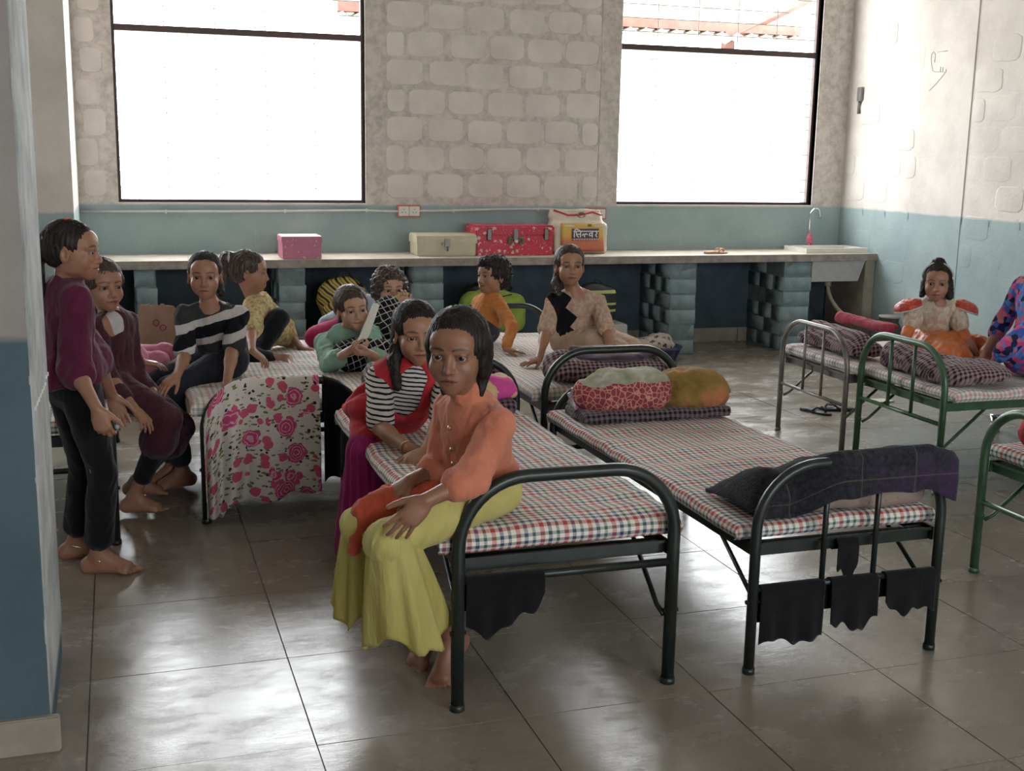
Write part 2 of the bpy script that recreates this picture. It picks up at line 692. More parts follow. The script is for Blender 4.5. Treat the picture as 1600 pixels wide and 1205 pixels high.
MB().box((RIGHT_X - 0.004, REAR_Y, -0.05), (RIGHT_X + 0.05, WALL_Y, PAINT_Z - 0.06)).build('plaster_dado', WALL, wall_right)


# concrete blocks: irregular rounded slabs, one mesh per variant, shared by all blocks
def block_mesh(w, h, t, seed, m):
    r = random.Random(seed)
    n = 20
    ring = []
    for i in range(n):
        a = 2 * math.pi * i / n
        ca, sa = math.cos(a), math.sin(a)
        k = (abs(ca) ** 6 + abs(sa) ** 6) ** (-1 / 6)
        ring.append((ca * k * w / 2 * (1 + r.uniform(-0.035, 0.02)), sa * k * h / 2 * (1 + r.uniform(-0.05, 0.02))))
    v = [(x, 0.012, z) for x, z in ring] + [(x * 0.99, -t * 0.6, z * 0.985) for x, z in ring] + [(x * 0.94, -t, z * 0.91) for x, z in ring] + [(0, -t * 1.15, 0)]
    f = []
    for k in range(2):
        for i in range(n):
            j = (i + 1) % n
            f.append((k * n + i, k * n + j, (k + 1) * n + j, (k + 1) * n + i))
    for i in range(n):
        f.append((2 * n + i, 2 * n + (i + 1) % n, 3 * n))
    me = make_mesh(v, f, True, 'block')
    me.materials.append(m)
    return me


BLOCKS = [block_mesh(0.300, 0.196, 0.0045, s, WALL) for s in range(6)]
HALF_BLOCKS = [block_mesh(0.145, 0.196, 0.0045, s, WALL) for s in range(3)]


def lay_blocks(parent, x0, x1, z0, z1, place, pitch=(0.335, 0.222), relief=(0.12, 0.25, 0.5, 0.8, 1.0)):
    r = random.Random(int(x0 * 100) + 5)
    z, row = z0, 0
    while z < z1:
        x = x0 - (pitch[0] / 2 if row % 2 else 0)
        while x < x1 - 0.04:
            a, b = max(x, x0), min(x + pitch[0], x1)
            if b - a > 0.12:
                me = r.choice(BLOCKS) if b - a > 0.25 else r.choice(HALF_BLOCKS)
                o = bpy.data.objects.new('block', me)
                COL.objects.link(o)
                o.parent = parent
                loc, rz = place((a + b) / 2 + r.uniform(-0.012, 0.012), z + pitch[1] / 2 + r.uniform(-0.008, 0.008))
                o.location = loc
                o.rotation_euler = (0, r.gauss(0, 0.012), rz)
                s = (b - a) / pitch[0] if b - a > 0.25 else (b - a) / (pitch[0] / 2)
                o.scale = (min(s, 1.08), r.choice(relief), r.uniform(0.92, 1.04))
            x += pitch[0]
        z += pitch[1]
        row += 1


lay_blocks(wall_back, 2.06, 3.90, 1.255, 3.4, lambda x, z: ((x, WALL_Y, z), 0))
lay_blocks(wall_back, -0.27, -0.02, 1.255, 3.4, lambda x, z: ((x, WALL_Y, z), 0))
lay_blocks(wall_right, -9.52, -8.47, 1.255, 3.4, lambda x, z: ((RIGHT_X, -x, z), math.radians(-90)), relief=(0.08, 0.15, 0.3, 0.6))
lay_blocks(wall_right, -7.86, -5.9, 1.255, 3.4, lambda x, z: ((RIGHT_X, -x, z), math.radians(-90)), relief=(0.08, 0.15, 0.3, 0.6))
lay_blocks(wall_right, -9.52, -8.47, 0.14, 1.19, lambda x, z: ((RIGHT_X - 0.004, -x, z), math.radians(-90)), relief=(0.04, 0.08, 0.15, 0.3))
lay_blocks(wall_right, -7.86, -5.9, 0.14, 1.19, lambda x, z: ((RIGHT_X - 0.004, -x, z), math.radians(-90)), relief=(0.04, 0.08, 0.15, 0.3))

# near pillar with a chipped, chamfered corner, far pilaster beside the first window
def prism(pts, z0, z1):
    n = len(pts)
    return [(x, y, z0) for x, y in pts] + [(x, y, z1) for x, y in pts], \
        [tuple(range(n - 1, -1, -1)), tuple(range(n, 2 * n))] + [(i, (i + 1) % n, n + (i + 1) % n, n + i) for i in range(n)]


WINDOW_LIT_EDGE = plain('worn_window_lit_white', (0.40, 0.415, 0.41), 0.85, var=0.35, scale=6, bump=0.3)  # worn white, painted pale all the way down for the window light
pillar = structure('pillar', MB().box((-0.75, 3.28, -0.05), (-0.237, 3.95, CEIL_Z)), WALL_NEAR_SHADED)
r = random.Random(3)
vv, ff = [], []
zz = np.linspace(0.10, CEIL_Z, 90)
for i, z in enumerate(zz):     # worn plaster on the inner face, window light in its colour, near edge chipped
    j = r.uniform(0, 0.02)
    vv += [(-0.2335, 3.277 + j * 0.6, z), (-0.2320, 3.30 + j, z), (-0.2320, 3.62, z), (-0.2320, 3.94, z), (-0.2335, 3.955, z)]
for i in range(len(zz) - 1):
    for k in range(4):
        ff.append((5 * i + k, 5 * i + k + 1, 5 * i + k + 6, 5 * i + k + 5))
o = obj('corner_strip', vv, ff, WINDOW_LIT_EDGE, pillar, smooth=True)
sm = o.modifiers.new('thickness', 'SOLIDIFY')
sm.thickness = 0.006
MB().box((-0.76, 3.262, 0), (-0.212, 3.285, 0.105)).build('skirting', STONE, pillar, bevel=0.004)
far_pilaster = structure('pilaster', MB().box((-0.75, 8.3, -0.05), (-0.272, WALL_Y, CEIL_Z)), WALL)

# skirting along the window wall and right wall
bb = structure('baseboard_back', MB().box((LEFT_X, WALL_Y - 0.02, 0), (-0.75, WALL_Y, 0.12)), STONE)
r = random.Random(9)
x = -0.27
while x < RIGHT_X - 0.05:
    w = min(0.62, RIGHT_X - x)
    MB().box((x + 0.002, WALL_Y - 0.02 + r.uniform(-0.001, 0.001), 0), (x + w - 0.002, WALL_Y, 0.125)).build('skirting_stone', STONE, bb, bevel=0.002, seg=1)
    x += w
br = structure('baseboard_right', MB().box((RIGHT_X - 0.018, REAR_Y, 0), (RIGHT_X, 5.9, 0.12)), STONE)
for k in range(6):
    MB().box((RIGHT_X - 0.019, 5.9 + k * 0.605, 0), (RIGHT_X, 5.9 + k * 0.605 + 0.6, 0.122)).build('skirting_stone', STONE, br, bevel=0.002, seg=1)

# ------------------------------------------------------------------ windows
for wi, (a, b) in enumerate(WINDOWS):
    mull = (2.488, 2.525, 2.5)[wi]
    w = empty('window_%d' % (wi + 1), ((a + b) / 2, WALL_Y + 0.05, SILL_Z))
    w['kind'] = 'structure'
    cx, y0 = (a + b) / 2, WALL_Y + 0.05

    def loc(mb, name, m, **kw):
        mb.v = [(x - cx, y - y0, z - SILL_Z) for x, y, z in mb.v]
        return mb.build(name, m, w, **kw)
    t = 0.022
    loc(MB().box((a, y0, SILL_Z), (a + t, y0 + 0.04, WIN_TOP)), 'jamb', FRAME)
    loc(MB().box((b - t, y0, SILL_Z), (b, y0 + 0.04, WIN_TOP)), 'jamb', FRAME)
    loc(MB().box((a + t, y0, SILL_Z), (b - t, y0 + 0.04, SILL_Z + t)), 'bottom_rail', FRAME)
    loc(MB().box((a + t, y0, WIN_TOP - t), (b - t, y0 + 0.04, WIN_TOP)), 'top_rail', FRAME)
    loc(MB().box((a + t, y0 - 0.006, mull - 0.005), (b - t, y0 + 0.05, mull + 0.042)), 'transom', FRAME)
    for k in range(1, 5):
        x = a + (b - a) * k / 5
        loc(MB().tube([(x, y0 + 0.075, SILL_Z + 0.01), (x, y0 + 0.075, WIN_TOP - 0.01)], 0.0035, 6), 'grille_rod', ROD)
    z = SILL_Z + 0.11
    while z < WIN_TOP - 0.05:
        loc(MB().tube([(a, y0 + 0.07, z), (b, y0 + 0.07, z)], 0.0035, 6), 'grille_rod', ROD)
        z += 0.112
    loc(MB().box((a - 0.01, WALL_Y - 0.012, SILL_Z - 0.022), (b + 0.01, y0 + 0.14, SILL_Z)), 'sill', WALL, bevel=0.004)

# ------------------------------------------------------------------ outside: bright yard and an open shed
GROUND = plain('pale_dry_ground', (0.72, 0.68, 0.60), 0.95, var=0.15, scale=0.6)
g = MB().box((-40, WALL_Y + 0.2, -0.35), (46, 60, -0.3)).build('ground_outside', GROUND)
tag(g, kind='structure')
g2 = MB().box((-40, -40, -0.35), (46, REAR_Y - 0.2, -0.3)).build('ground_outside', GROUND)
tag(g2, kind='structure')
RUST = plain('rusty_red_steel', (0.17, 0.075, 0.055), 0.7, var=0.25, scale=9)
SHEET = plain('corrugated_fibre_sheet', (0.24, 0.20, 0.155), 0.85, var=0.2, scale=3)
shed = empty('shed', (6.6, 13.0, -0.3))
tag(shed, 'open shed with corrugated roof and rusty red beams seen through the window beside the sink', 'shed')


def shed_part(mb, name, m, **kw):
    mb.v = [(x - 6.6, y - 13.0, z + 0.3) for x, y, z in mb.v]
    return mb.build(name, m, shed, **kw)


shed_part(MB().box((2.2, 12.46, 3.02), (7.55, 12.54, 3.12)), 'beam', RUST)
shed_part(MB().box((6.58, 12.45, 2.80), (6.70, 12.55, 3.03)), 'post', RUST)
shed_part(MB().box((5.7, 12.38, -0.3), (8.2, 12.62, 2.80)), 'glare_wall', plain('glare_white', (0.88, 0.88, 0.86), 0.9, var=0.03))  # added wall, its white stands in for the glare over the post
shed_part(MB().box((2.6, 12.45, -0.3), (2.72, 12.55, 3.03)), 'post', RUST)
for x0, x1 in ((6.62, 7.9), (2.62, 3.6)):
    shed_part(MB().tube([(x0, 12.5, 2.95), (x1, 12.5, 3.55)], 0.05, 4), 'rafter', RUST)
shed_part(MB().tube([(6.6, 12.5, 3.0), (6.2, 12.5, 3.6)], 0.012, 6), 'strut', ROD)
vv, ff = [], []
n = 120
for i in range(n + 1):
    x = 2.2 + 5.6 * i / n
    zc = 0.03 * math.sin(i * 2 * math.pi / 4)
    vv += [(x - 6.6, 12.2 - 13, 3.20 + zc), (x - 6.6, 17.0 - 13, 4.9 + zc)]
for i in range(n):
    ff.append((2 * i, 2 * i + 2, 2 * i + 3, 2 * i + 1))
o = obj('roof_sheet', vv, ff, SHEET, shed)
o.modifiers.new('thickness', 'SOLIDIFY').thickness = 0.012


# ------------------------------------------------------------------ worktop on block piers
M = Mat('cream_stone_slab')
p = M.obj()
n = M.noise(M.scale(p, 0.7, 4, 3), 5.0, 6, 0.65)
c = M.ramp(n, [(0.3, (0.40, 0.345, 0.27)), (0.7, (0.60, 0.545, 0.45))])
c = M.mix(M.gray(M.noise(p, 3.0, 5), [(0.55, 0), (0.72, 0.5)]), c, (0.30, 0.25, 0.20))
M.set(color=c, rough=0.45)
SLAB = M.m
EDGE = plain('rough_slab_edge', (0.30, 0.265, 0.23), 0.8, var=0.3, scale=12, bump=0.5)
CT_Z, CT_Y = 0.835, 8.92
top = MB().box((-0.272, CT_Y + 0.004, CT_Z - 0.055), (RIGHT_X - 0.004, WALL_Y - 0.006, CT_Z)).build('worktop', SLAB, bevel=0.003)
tag(top, 'long cream stone worktop on block piers under the windows', 'worktop')
r = random.Random(4)
x = -0.27
while x < RIGHT_X - 0.01:
    w = min(1.18, RIGHT_X - 0.004 - x)
    MB().box((x + 0.001, CT_Y, CT_Z - 0.062), (x + w - 0.001, CT_Y + 0.012, CT_Z - 0.003)).build('front_edge', EDGE, top, bevel=0.003)
    x += w
PIER = plain('blue_washed_block', (0.24, 0.32, 0.335), 0.85, var=0.2, scale=9, bump=0.4)
PIER_J = plain('blue_grey_mortar', (0.165, 0.215, 0.225), 0.9, var=0.25, scale=14, bump=0.4)


def rounded_block(w, d, h, seed):
    rr = random.Random(seed)
    mb = MB().box((-w / 2, -d / 2, -h / 2), (w / 2, d / 2, h / 2))
    me = make_mesh(mb.v, mb.f, True, 'block')
    bm = bmesh.new()
    bm.from_mesh(me)
    bmesh.ops.bevel(bm, geom=list(bm.edges), offset=0.007, segments=2, affect='EDGES')
    for v in bm.verts:
        v.co += Vector((rr.gauss(0, 0.002), rr.gauss(0, 0.002), rr.gauss(0, 0.002)))
    bm.to_mesh(me)
    bm.free()
    me.polygons.foreach_set('use_smooth', np.ones(len(me.polygons), bool))
    me.materials.append(PIER)
    return me


names = ['nearest the pillar', 'left of the yellow backpack', 'right of the yellow backpack', 'to the left of the blue cloth bundle', 'under the left end of the sink']
for pi, (a, b) in enumerate([(0.10, 0.245), (1.115, 1.315), (2.14, 2.385), (4.33, 4.575), (5.40, 5.672)]):
    p = empty('block_pier', ((a + b) / 2, 9.23, 0))
    lab = ['slim blue block pier behind the torn board under the worktop', 'blue block pier left of the yellow backpack under the worktop',
           'blue block pier right of the yellow backpack under the worktop', 'blue block pier beside the dark cloth bundle on the floor',
           'blue block pier under the left edge of the white sink'][pi]
    tag(p, lab, 'pier', 'block piers carrying the worktop')
    MB().box((-(b - a) / 2 + 0.005, -0.282, 0), ((b - a) / 2 - 0.005, 0.31, CT_Z - 0.062)).build('mortar_core', PIER_J, p)
    rr = random.Random(pi)
    meshes = [rounded_block(b - a, 0.285, 0.128, pi * 7 + k) for k in range(3)]
    z = 0.0
    row = 0
    while z < CT_Z - 0.12:
        h = 0.1285
        for k, yc in enumerate((-0.14, 0.155) if row % 2 else (-0.21, 0.0, 0.22)):
            o = bpy.data.objects.new('block', rr.choice(meshes))
            COL.objects.link(o)
            o.parent = p
            o.location = (rr.gauss(0, 0.004), yc, z + h / 2)
            if not row % 2:
                o.scale = (1, 0.52 if k == 0 else 0.72, 1)
        z += h
        row += 1
# end panel under the sink
CONC = plain('bare_concrete_panel', (0.30, 0.265, 0.22), 0.85, var=0.25, scale=5, bump=0.3)
ep = MB().box((6.20, CT_Y + 0.012, 0), (6.30, WALL_Y - 0.022, CT_Z - 0.056)).build('end_panel', CONC, bevel=0.006)
tag(ep, 'bare concrete end panel carrying the worktop beside the sink', 'panel')

# sink let into the worktop
CERAMIC = plain('white_ceramic', (0.70, 0.67, 0.60), 0.18, var=0.05)
GREYC = plain('grey_sink_side', (0.42, 0.41, 0.40), 0.5, var=0.08)
s = empty('sink', (6.0, 9.2, CT_Z))
tag(s, 'white ceramic sink with drainboard rim let into the worktop', 'sink')
vv = []
rim = MB()
X0, X1, Y0, Y1 = -0.36, 0.26, -0.2, 0.17
rim.box((X0, Y0, 0.0), (X1, Y0 + 0.035, 0.042)).box((X0, Y1 - 0.035, 0.0), (X1, Y1, 0.042)).box((X0, Y0 + 0.035, 0.0), (X0 + 0.035, Y1 - 0.035, 0.042)).box((X1 - 0.035, Y0 + 0.035, 0.0), (X1, Y1 - 0.035, 0.042))
rim.build('rim', CERAMIC, s)
MB().box((X0 + 0.034, Y0 + 0.034, 0.001), (X1 - 0.034, Y1 - 0.034, 0.016)).build('drainboard', CERAMIC, s)
MB().add([(-0.33, -0.265, -0.062), (0.195, -0.265, -0.062), (0.14, -0.255, -0.24), (-0.33, -0.255, -0.24), (-0.33, 0.1, -0.062), (0.195, 0.1, -0.062), (0.14, 0.1, -0.24), (-0.33, 0.1, -0.24)],
         [(0, 3, 2, 1), (4, 5, 6, 7), (0, 1, 5, 4), (1, 2, 6, 5), (2, 3, 7, 6), (3, 0, 4, 7)]).build('basin', GREYC, s)
HOSE = plain('beige_waste_hose', (0.42, 0.35, 0.26), 0.55)
pts = [(-0.06, -0.1, -0.24), (-0.06, -0.1, -0.30), (-0.04, -0.12, -0.40), (0.02, -0.16, -0.50), (0.10, -0.2, -0.57), (0.17, -0.24, -0.60), (0.215, -0.262, -0.615)]
P = np.array(pts)
t = np.linspace(0, len(P) - 1, 40)
sm = np.stack([np.interp(t, range(len(P)), P[:, i]) for i in range(3)], 1)
for _ in range(6):
    sm[1:-1] = (sm[:-2] + 2 * sm[1:-1] + sm[2:]) / 4
MB().tube(sm, 0.017, 10).build('waste_hose', HOSE, s, smooth=True)
MB().cyl((-0.06, -0.1), 0.03, -0.30, -0.24, 12).build('hose_collar', HOSE, s, smooth=True)

STEEL = plain('chrome_steel', (0.62, 0.62, 0.62), 0.22, 1.0, var=0.06)
PINK = fabric('faded_pink_cloth', (0.62, 0.16, 0.22), fold=0.4)
t = empty('tap', (5.93, 9.44, CT_Z))
tag(t, 'curved steel swan-neck tap behind the sink', 'tap')
MB().tube([(0, 0, 0), (0, 0, 0.05)], [0.022, 0.016], 14).build('base', STEEL, t, smooth=True)
MB().tube([(0, 0, 0.04), (0, 0, 0.30)] + [(0.05 - 0.05 * math.cos(a), -0.02 * math.sin(a), 0.30 + 0.065 * math.sin(a)) for a in np.linspace(0.3, 2.9, 12)] + [(0.105, 0, 0.275)], 0.010, 12).build('spout', STEEL, t, smooth=True)
rag = soft('rag', [ell((5.915, 9.40, 0.935), (0.028, 0.02, 0.045)), rcone((5.91, 9.39, 0.93), (5.935, 9.37, 0.862), 0.016, 0.009), rcone((5.90, 9.39, 0.93), (5.885, 9.375, 0.875), 0.013, 0.008)],
           0.005, PINK, base=(5.915, 9.40, 0.86), disp=lambda V, N: 0.004 * fbm(V, 30, 1))
tag(rag, 'small faded pink rag tied around the tap', 'rag')

# grey waste-pipe stub by the wall
DARK = plain('dirty_dark_plastic', (0.06, 0.055, 0.05), 0.6)
jug = empty('water_pot', (6.16, 8.48, 0.0))
tag(jug, 'dirty dark pot standing on the floor under the waste hose', 'pot')
v, f = tube_geo([(0, 0, 0), (0, 0, 0.08), (0, 0, 0.22), (0, 0, 0.30), (0, 0, 0.34)], [0.09, 0.125, 0.12, 0.075, 0.085], 20)
obj('body', v, f, DARK, jug, smooth=True)
MB().tube([(0.0, 0, 0.335), (0.0, 0, 0.352)], [0.092, 0.088], 20).build('lid', plain('dusty_lid', (0.28, 0.25, 0.22), 0.7), jug, smooth=True)

# ------------------------------------------------------------------ folding steel cots
BLACK_GREEN = plain('dark_green_black_enamel', (0.020, 0.026, 0.022), 0.33, 0.2, var=0.35, scale=8)
GREEN = plain('green_enamel', (0.055, 0.115, 0.062), 0.32, 0.2, var=0.35, scale=7)
BARE = plain('worn_grey_steel', (0.20, 0.185, 0.17), 0.42, 0.6, var=0.35, scale=10)


def cot(label, x, y, rz=0.0, w=0.70, L=1.85, h0=0.71, h1=0.62, m=BLACK_GREEN, tube=0.0185, bar0=0.40, bars0=False, bar1=0.30, bars1=False, zr=0.47, group='folding steel cots'):
    """cot with its first end along local x at the origin, running along local y"""
    root = empty('folding_cot', (x, y, 0), math.radians(rz))
    tag(root, label, 'bed', group)
    for ye, h, bar, bars in ((0.0, h0, bar0, bars0), (L, h1, bar1, bars1)):
        rad = min(0.21, h - 0.40)
        pts = [(0, ye, 0), (0, ye, h - rad)] + arc((rad, ye, h - rad), rad, 180, 90, 10)[1:] + arc((w - rad, ye, h - rad), rad, 90, 0, 10) + [(w, ye, 0)]
        e = MB().tube(pts, tube, 14).build('end_frame', m, root, smooth=True)
        for xx in (0, w):
            MB().tube([(xx, ye, 0.0), (xx, ye, 0.02)], tube + 0.003, 12).build('foot_cap', m, e, smooth=True)
            MB().tube([(xx - 0.024, ye, 0.245), (xx + 0.024, ye, 0.245)], 0.008, 8).build('pivot_bolt', m, e, smooth=True)
        MB().tube([(0, ye, bar), (w, ye, bar)], tube * 0.62, 10).build('cross_bar', m, root, smooth=True)
        if bars:
            for xx in (w * 0.36, w * 0.64):
                MB().tube([(xx, ye, bar), (xx, ye, h)], tube * 0.55, 10).build('upright_bar', m, root, smooth=True)
        yr = ye + (0.035 if ye == 0 else -0.035)
        MB().box((0.02, yr - 0.004, zr - 0.045), (w - 0.02, yr + 0.004, zr)).box((0.02, yr - 0.02, zr - 0.008), (w - 0.02, yr + 0.02, zr)).build('end_rail', m, root)
    for xx, s in ((0.012, 1), (w - 0.012, -1)):
        MB().box((xx - 0.004, 0.02, zr - 0.045), (xx + 0.004, L - 0.02, zr)).box((min(xx, xx + s * 0.03), 0.02, zr - 0.007), (max(xx, xx + s * 0.03), L - 0.02, zr)).build('side_rail', m, root)
        for ye, s2 in ((0.0, 1), (L, -1)):
            MB().tube([(xx + s * 0.005, ye + s2 * 0.015, 0.225), (xx + s * 0.012, ye + s2 * 0.05, 0.245), (xx + s * 0.012, ye + s2 * 0.27, zr - 0.045)], 0.008, 8).build('brace', m, root, smooth=True)
    for k in range(6):
        yy = 0.1 + (L - 0.2) * (k + 0.5) / 6
        MB().box((0.016, yy - 0.12, zr - 0.007), (w - 0.016, yy + 0.12, zr)).build('bed_sheet_plate', m, root)
    return root


# plaid cotton: white ground with red, navy and green bands in both directions
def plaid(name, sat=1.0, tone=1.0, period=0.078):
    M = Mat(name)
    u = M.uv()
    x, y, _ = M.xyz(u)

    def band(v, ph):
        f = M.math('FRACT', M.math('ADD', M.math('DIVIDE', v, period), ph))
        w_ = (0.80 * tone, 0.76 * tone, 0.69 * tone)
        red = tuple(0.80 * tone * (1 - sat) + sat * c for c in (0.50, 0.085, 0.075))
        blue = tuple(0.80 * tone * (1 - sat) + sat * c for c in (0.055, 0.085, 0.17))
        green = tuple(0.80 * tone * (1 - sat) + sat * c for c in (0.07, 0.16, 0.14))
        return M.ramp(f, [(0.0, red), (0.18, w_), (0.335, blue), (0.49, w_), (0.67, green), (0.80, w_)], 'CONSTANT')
    c = M.mix(1.0, band(x, 0.0), band(y, 0.3), 'MULTIPLY')
    c = M.mix(0.80, c, M.mix(0.5, band(x, 0.0), band(y, 0.3)))
    c = M.mix(M.gray(M.noise(M.obj(), 5.0, 5), [(0.5, 0), (0.75, 0.22)]), c, (0.38, 0.33, 0.29))
    M.set(color=c, rough=0.9, sheen=0.1, spec=0.15)
    h = M.math('ADD', M.math('MULTIPLY', M.noise(M.obj(), 300.0, 1), 0.12), M.noise(M.scale(M.obj(), 1, 2.2, 1), 14.0, 4))
    M.set(normal=M.bump(h, 0.45, 0.02))
    return M.m


PLAID = plaid('plaid_cotton')
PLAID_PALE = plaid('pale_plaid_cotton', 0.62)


def mattress(label, x, y, rz, w=0.72, L=1.715, z=0.472, t=0.062, m=PLAID, seed=1, lump=0.007, off=(0, 0)):
    nx, ny = 46, 96
    a = np.linspace(-(w / 2 + t + 0.02), w / 2 + t + 0.02, nx)
    b = np.linspace(-(L / 2 + t + 0.02), L / 2 + t + 0.02, ny)
    A, B = np.meshgrid(a, b, indexing='ij')
    ex, ey = np.maximum(np.abs(A) - w / 2, 0), np.maximum(np.abs(B) - L / 2, 0)
    drop = np.minimum(np.sqrt(ex ** 2 + ey ** 2), t + 0.02)
    ang = np.clip(drop / (t / 2), 0, math.pi)
    # rounded edge: a half circle of radius t/2 joined to the flat top
    outx = np.sign(A) * (np.minimum(np.abs(A), w / 2) + np.where(ex > 0, np.sin(np.clip(ex / (t / 2), 0, math.pi)) * t / 2 * 1.0, 0))
    outy = np.sign(B) * (np.minimum(np.abs(B), L / 2) + np.where(ey > 0, np.sin(np.clip(ey / (t / 2), 0, math.pi)) * t / 2 * 1.0, 0))
    zz = t / 2 + t / 2 * np.cos(np.clip(np.maximum(ex, ey) / (t / 2), 0, math.pi))
    P = np.stack([outx, outy, zz], -1).reshape(-1, 3)
    flat = ((ex == 0) & (ey == 0)).reshape(-1)
    n1 = fbm(P * [1, 1, 0.3], 2.2, seed, 3)
    n2 = fbm(P * [0.5, 2.2, 0.3], 6.0, seed + 1, 2)
    P[:, 2] += np.where(P[:, 2] > t * 0.4, lump * n1 + 0.0045 * n2, 0)
    P[:, 0] += 0.008 * fbm(P * [0, 1, 0], 3.0, seed + 2, 2) * (np.abs(P[:, 0]) > w * 0.45)
    P[:, 1] += 0.008 * fbm(P * [1, 0, 0], 3.0, seed + 3, 2) * (np.abs(P[:, 1]) > L * 0.45)
    idx = np.arange(nx * ny).reshape(nx, ny)
    Q = np.stack([idx[:-1, :-1], idx[1:, :-1], idx[1:, 1:], idx[:-1, 1:]], -1).reshape(-1, 4)
    P[:, 2] = np.maximum(P[:, 2], 0.001)
    uv = np.stack([A.reshape(-1) + off[0], B.reshape(-1) + off[1]], 1)
    R = rotz(rz)
    c = np.array([x, y, z]) + R @ np.array([0.35, 0.925, 0])
    o = obj('mattress', P, Q, m, None, c, True, uv)
    o.rotation_euler = (0, 0, math.radians(rz))
    tag(o, label, 'mattress', 'thin plaid cotton mattresses on the cots')
    return o


cot('dark folding steel cot in front with one low end bar and a black cloth', 0.905, 3.20, 0, w=0.695, h0=0.715, h1=0.60, tube=0.0205, bar0=0.405, bar1=0.36)
mattress('plaid mattress on the front cot where the girl in orange sits', 0.90, 3.20, 0, t=0.075, seed=2, lump=0.008)
cot('dark folding steel cot at right front with grey blanket on its end', 1.885, 3.19, 0.3, w=0.70, h0=0.69, h1=0.60, tube=0.0175, bar0=0.285, bars0=True, bar1=0.3, zr=0.432)
mattress('plaid mattress on the cot with the grey blanket and floral pillow roll', 1.88, 3.20, 0.3, seed=5, z=0.434, t=0.058)
cot('dark steel cot with a floral cloth over its near end', 0.318, 5.255, 0, w=0.70, h0=0.63, h1=0.60, tube=0.018)
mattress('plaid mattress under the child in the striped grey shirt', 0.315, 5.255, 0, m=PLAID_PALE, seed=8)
cot('dark steel cot where the girl in green lies reading', 1.06, 5.24, 0, w=0.70, h0=0.70, h1=0.60, tube=0.018)
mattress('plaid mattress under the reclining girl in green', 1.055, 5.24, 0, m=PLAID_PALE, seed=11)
cot('dark steel cot behind the right front cot with a rolled purple blanket', 1.895, 5.22, 0, w=0.70, h0=0.725, h1=0.70, tube=0.0185)
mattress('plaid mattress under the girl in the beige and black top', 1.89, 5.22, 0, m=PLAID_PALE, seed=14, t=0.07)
cot('dark steel cot at far left behind the standing girl', -0.765, 5.055, 0, w=0.70, h0=0.68, h1=0.62, tube=0.018, bar0=0.33)
mattress('plaid mattress on the far left cot behind the standing girl', -0.765, 5.055, 0, seed=17)
cot('worn grey steel cot by the right wall with two upright end bars', 3.80, 6.255, -91, w=0.70, h0=0.70, h1=0.70, m=BARE, tube=0.0155, bar0=0.30, bars0=True)
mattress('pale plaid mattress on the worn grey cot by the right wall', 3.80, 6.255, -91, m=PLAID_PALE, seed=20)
cot('green enamelled steel cot at right with two upright end bars', 3.835, 5.49, -90, w=0.70, h0=0.735, h1=0.72, m=GREEN, tube=0.0175, bar0=0.36, bars0=True)
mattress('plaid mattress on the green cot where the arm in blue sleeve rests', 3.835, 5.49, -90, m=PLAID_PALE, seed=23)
cot('dark green steel cot cut by the right edge of the picture', 3.262, 3.80, -90, w=0.70, h0=0.70, h1=0.70, m=GREEN, tube=0.0185, bar0=0.3)
mattress('plaid mattress on the cot at the right edge under the red blanket', 3.262, 3.80, -90, seed=26)


# ------------------------------------------------------------------ things on the worktop
def uv_box(name, a, b, m, parent, bevel=0.004):
    return MB().box(a, b).build(name, m, parent, bevel=bevel)


def print_mat(name, ground, inks, scale=22.0, size=0.36, rough=0.5, coord='obj', metal=0.0):
    """painted flower / leaf print: blobs of ink around scattered points with noisy edges"""
    M = Mat(name)
    o = M.obj() if coord == 'obj' else M.uv()
    w = M.n('ShaderNodeVectorMath', {0: o, 1: M.n('ShaderNodeVectorMath', {0: M.noise(o, scale * 2.2, 2, out='Color'), 1: (0.045, 0.045, 0.045)}, operation='MULTIPLY').outputs[0]}, operation='ADD').outputs[0]
    c = M.ramp(M.noise(o, 8.0, 3), [(0.3, tuple(v * 0.85 for v in ground)), (0.7, ground)])
    for k, (ink, sc, sz) in enumerate(inks):
        v = M.n('ShaderNodeTexVoronoi', {'Vector': w, 'Scale': scale * sc, 'Randomness': 1.0}).outputs['Distance']
        c = M.mix(M.math('LESS_THAN', v, sz), c, ink)
    M.set(color=c, rough=rough, metal=metal)
    return M.m


PINK_PRINT = print_mat('pink_printed_card', (0.52, 0.17, 0.26), [((0.62, 0.42, 0.42), 1.4, 0.20)], 22)
RED_PRINT = print_mat('red_floral_tin', (0.56, 0.025, 0.055), [((0.66, 0.45, 0.45), 0.9, 0.27), ((0.56, 0.025, 0.055), 1.9, 0.20), ((0.70, 0.55, 0.53), 2.2, 0.16)], 22, rough=0.35)
CREAM_TIN = plain('cream_enamel_tin', (0.50, 0.45, 0.31), 0.4, var=0.12, scale=6)
LATCH = plain('dull_latch_metal', (0.22, 0.21, 0.20), 0.4, 0.8)
GREENL = plain('green_latch_paint', (0.03, 0.22, 0.09), 0.4)

b = empty('gift_box', (1.297, 9.085, CT_Z))
tag(b, 'small pink printed box on the left of the worktop', 'box')
uv_box('body', (-0.145, -0.13, 0), (0.145, 0.13, 0.128), PINK_PRINT, b)
uv_box('lid', (-0.151, -0.136, 0.122), (0.151, 0.136, 0.168), PINK_PRINT, b)
uv_box('lid_paper', (-0.146, -0.131, 0.1685), (0.146, 0.131, 0.170), plain('pale_pink_paper', (0.72, 0.58, 0.60), 0.5), b, 0.0)

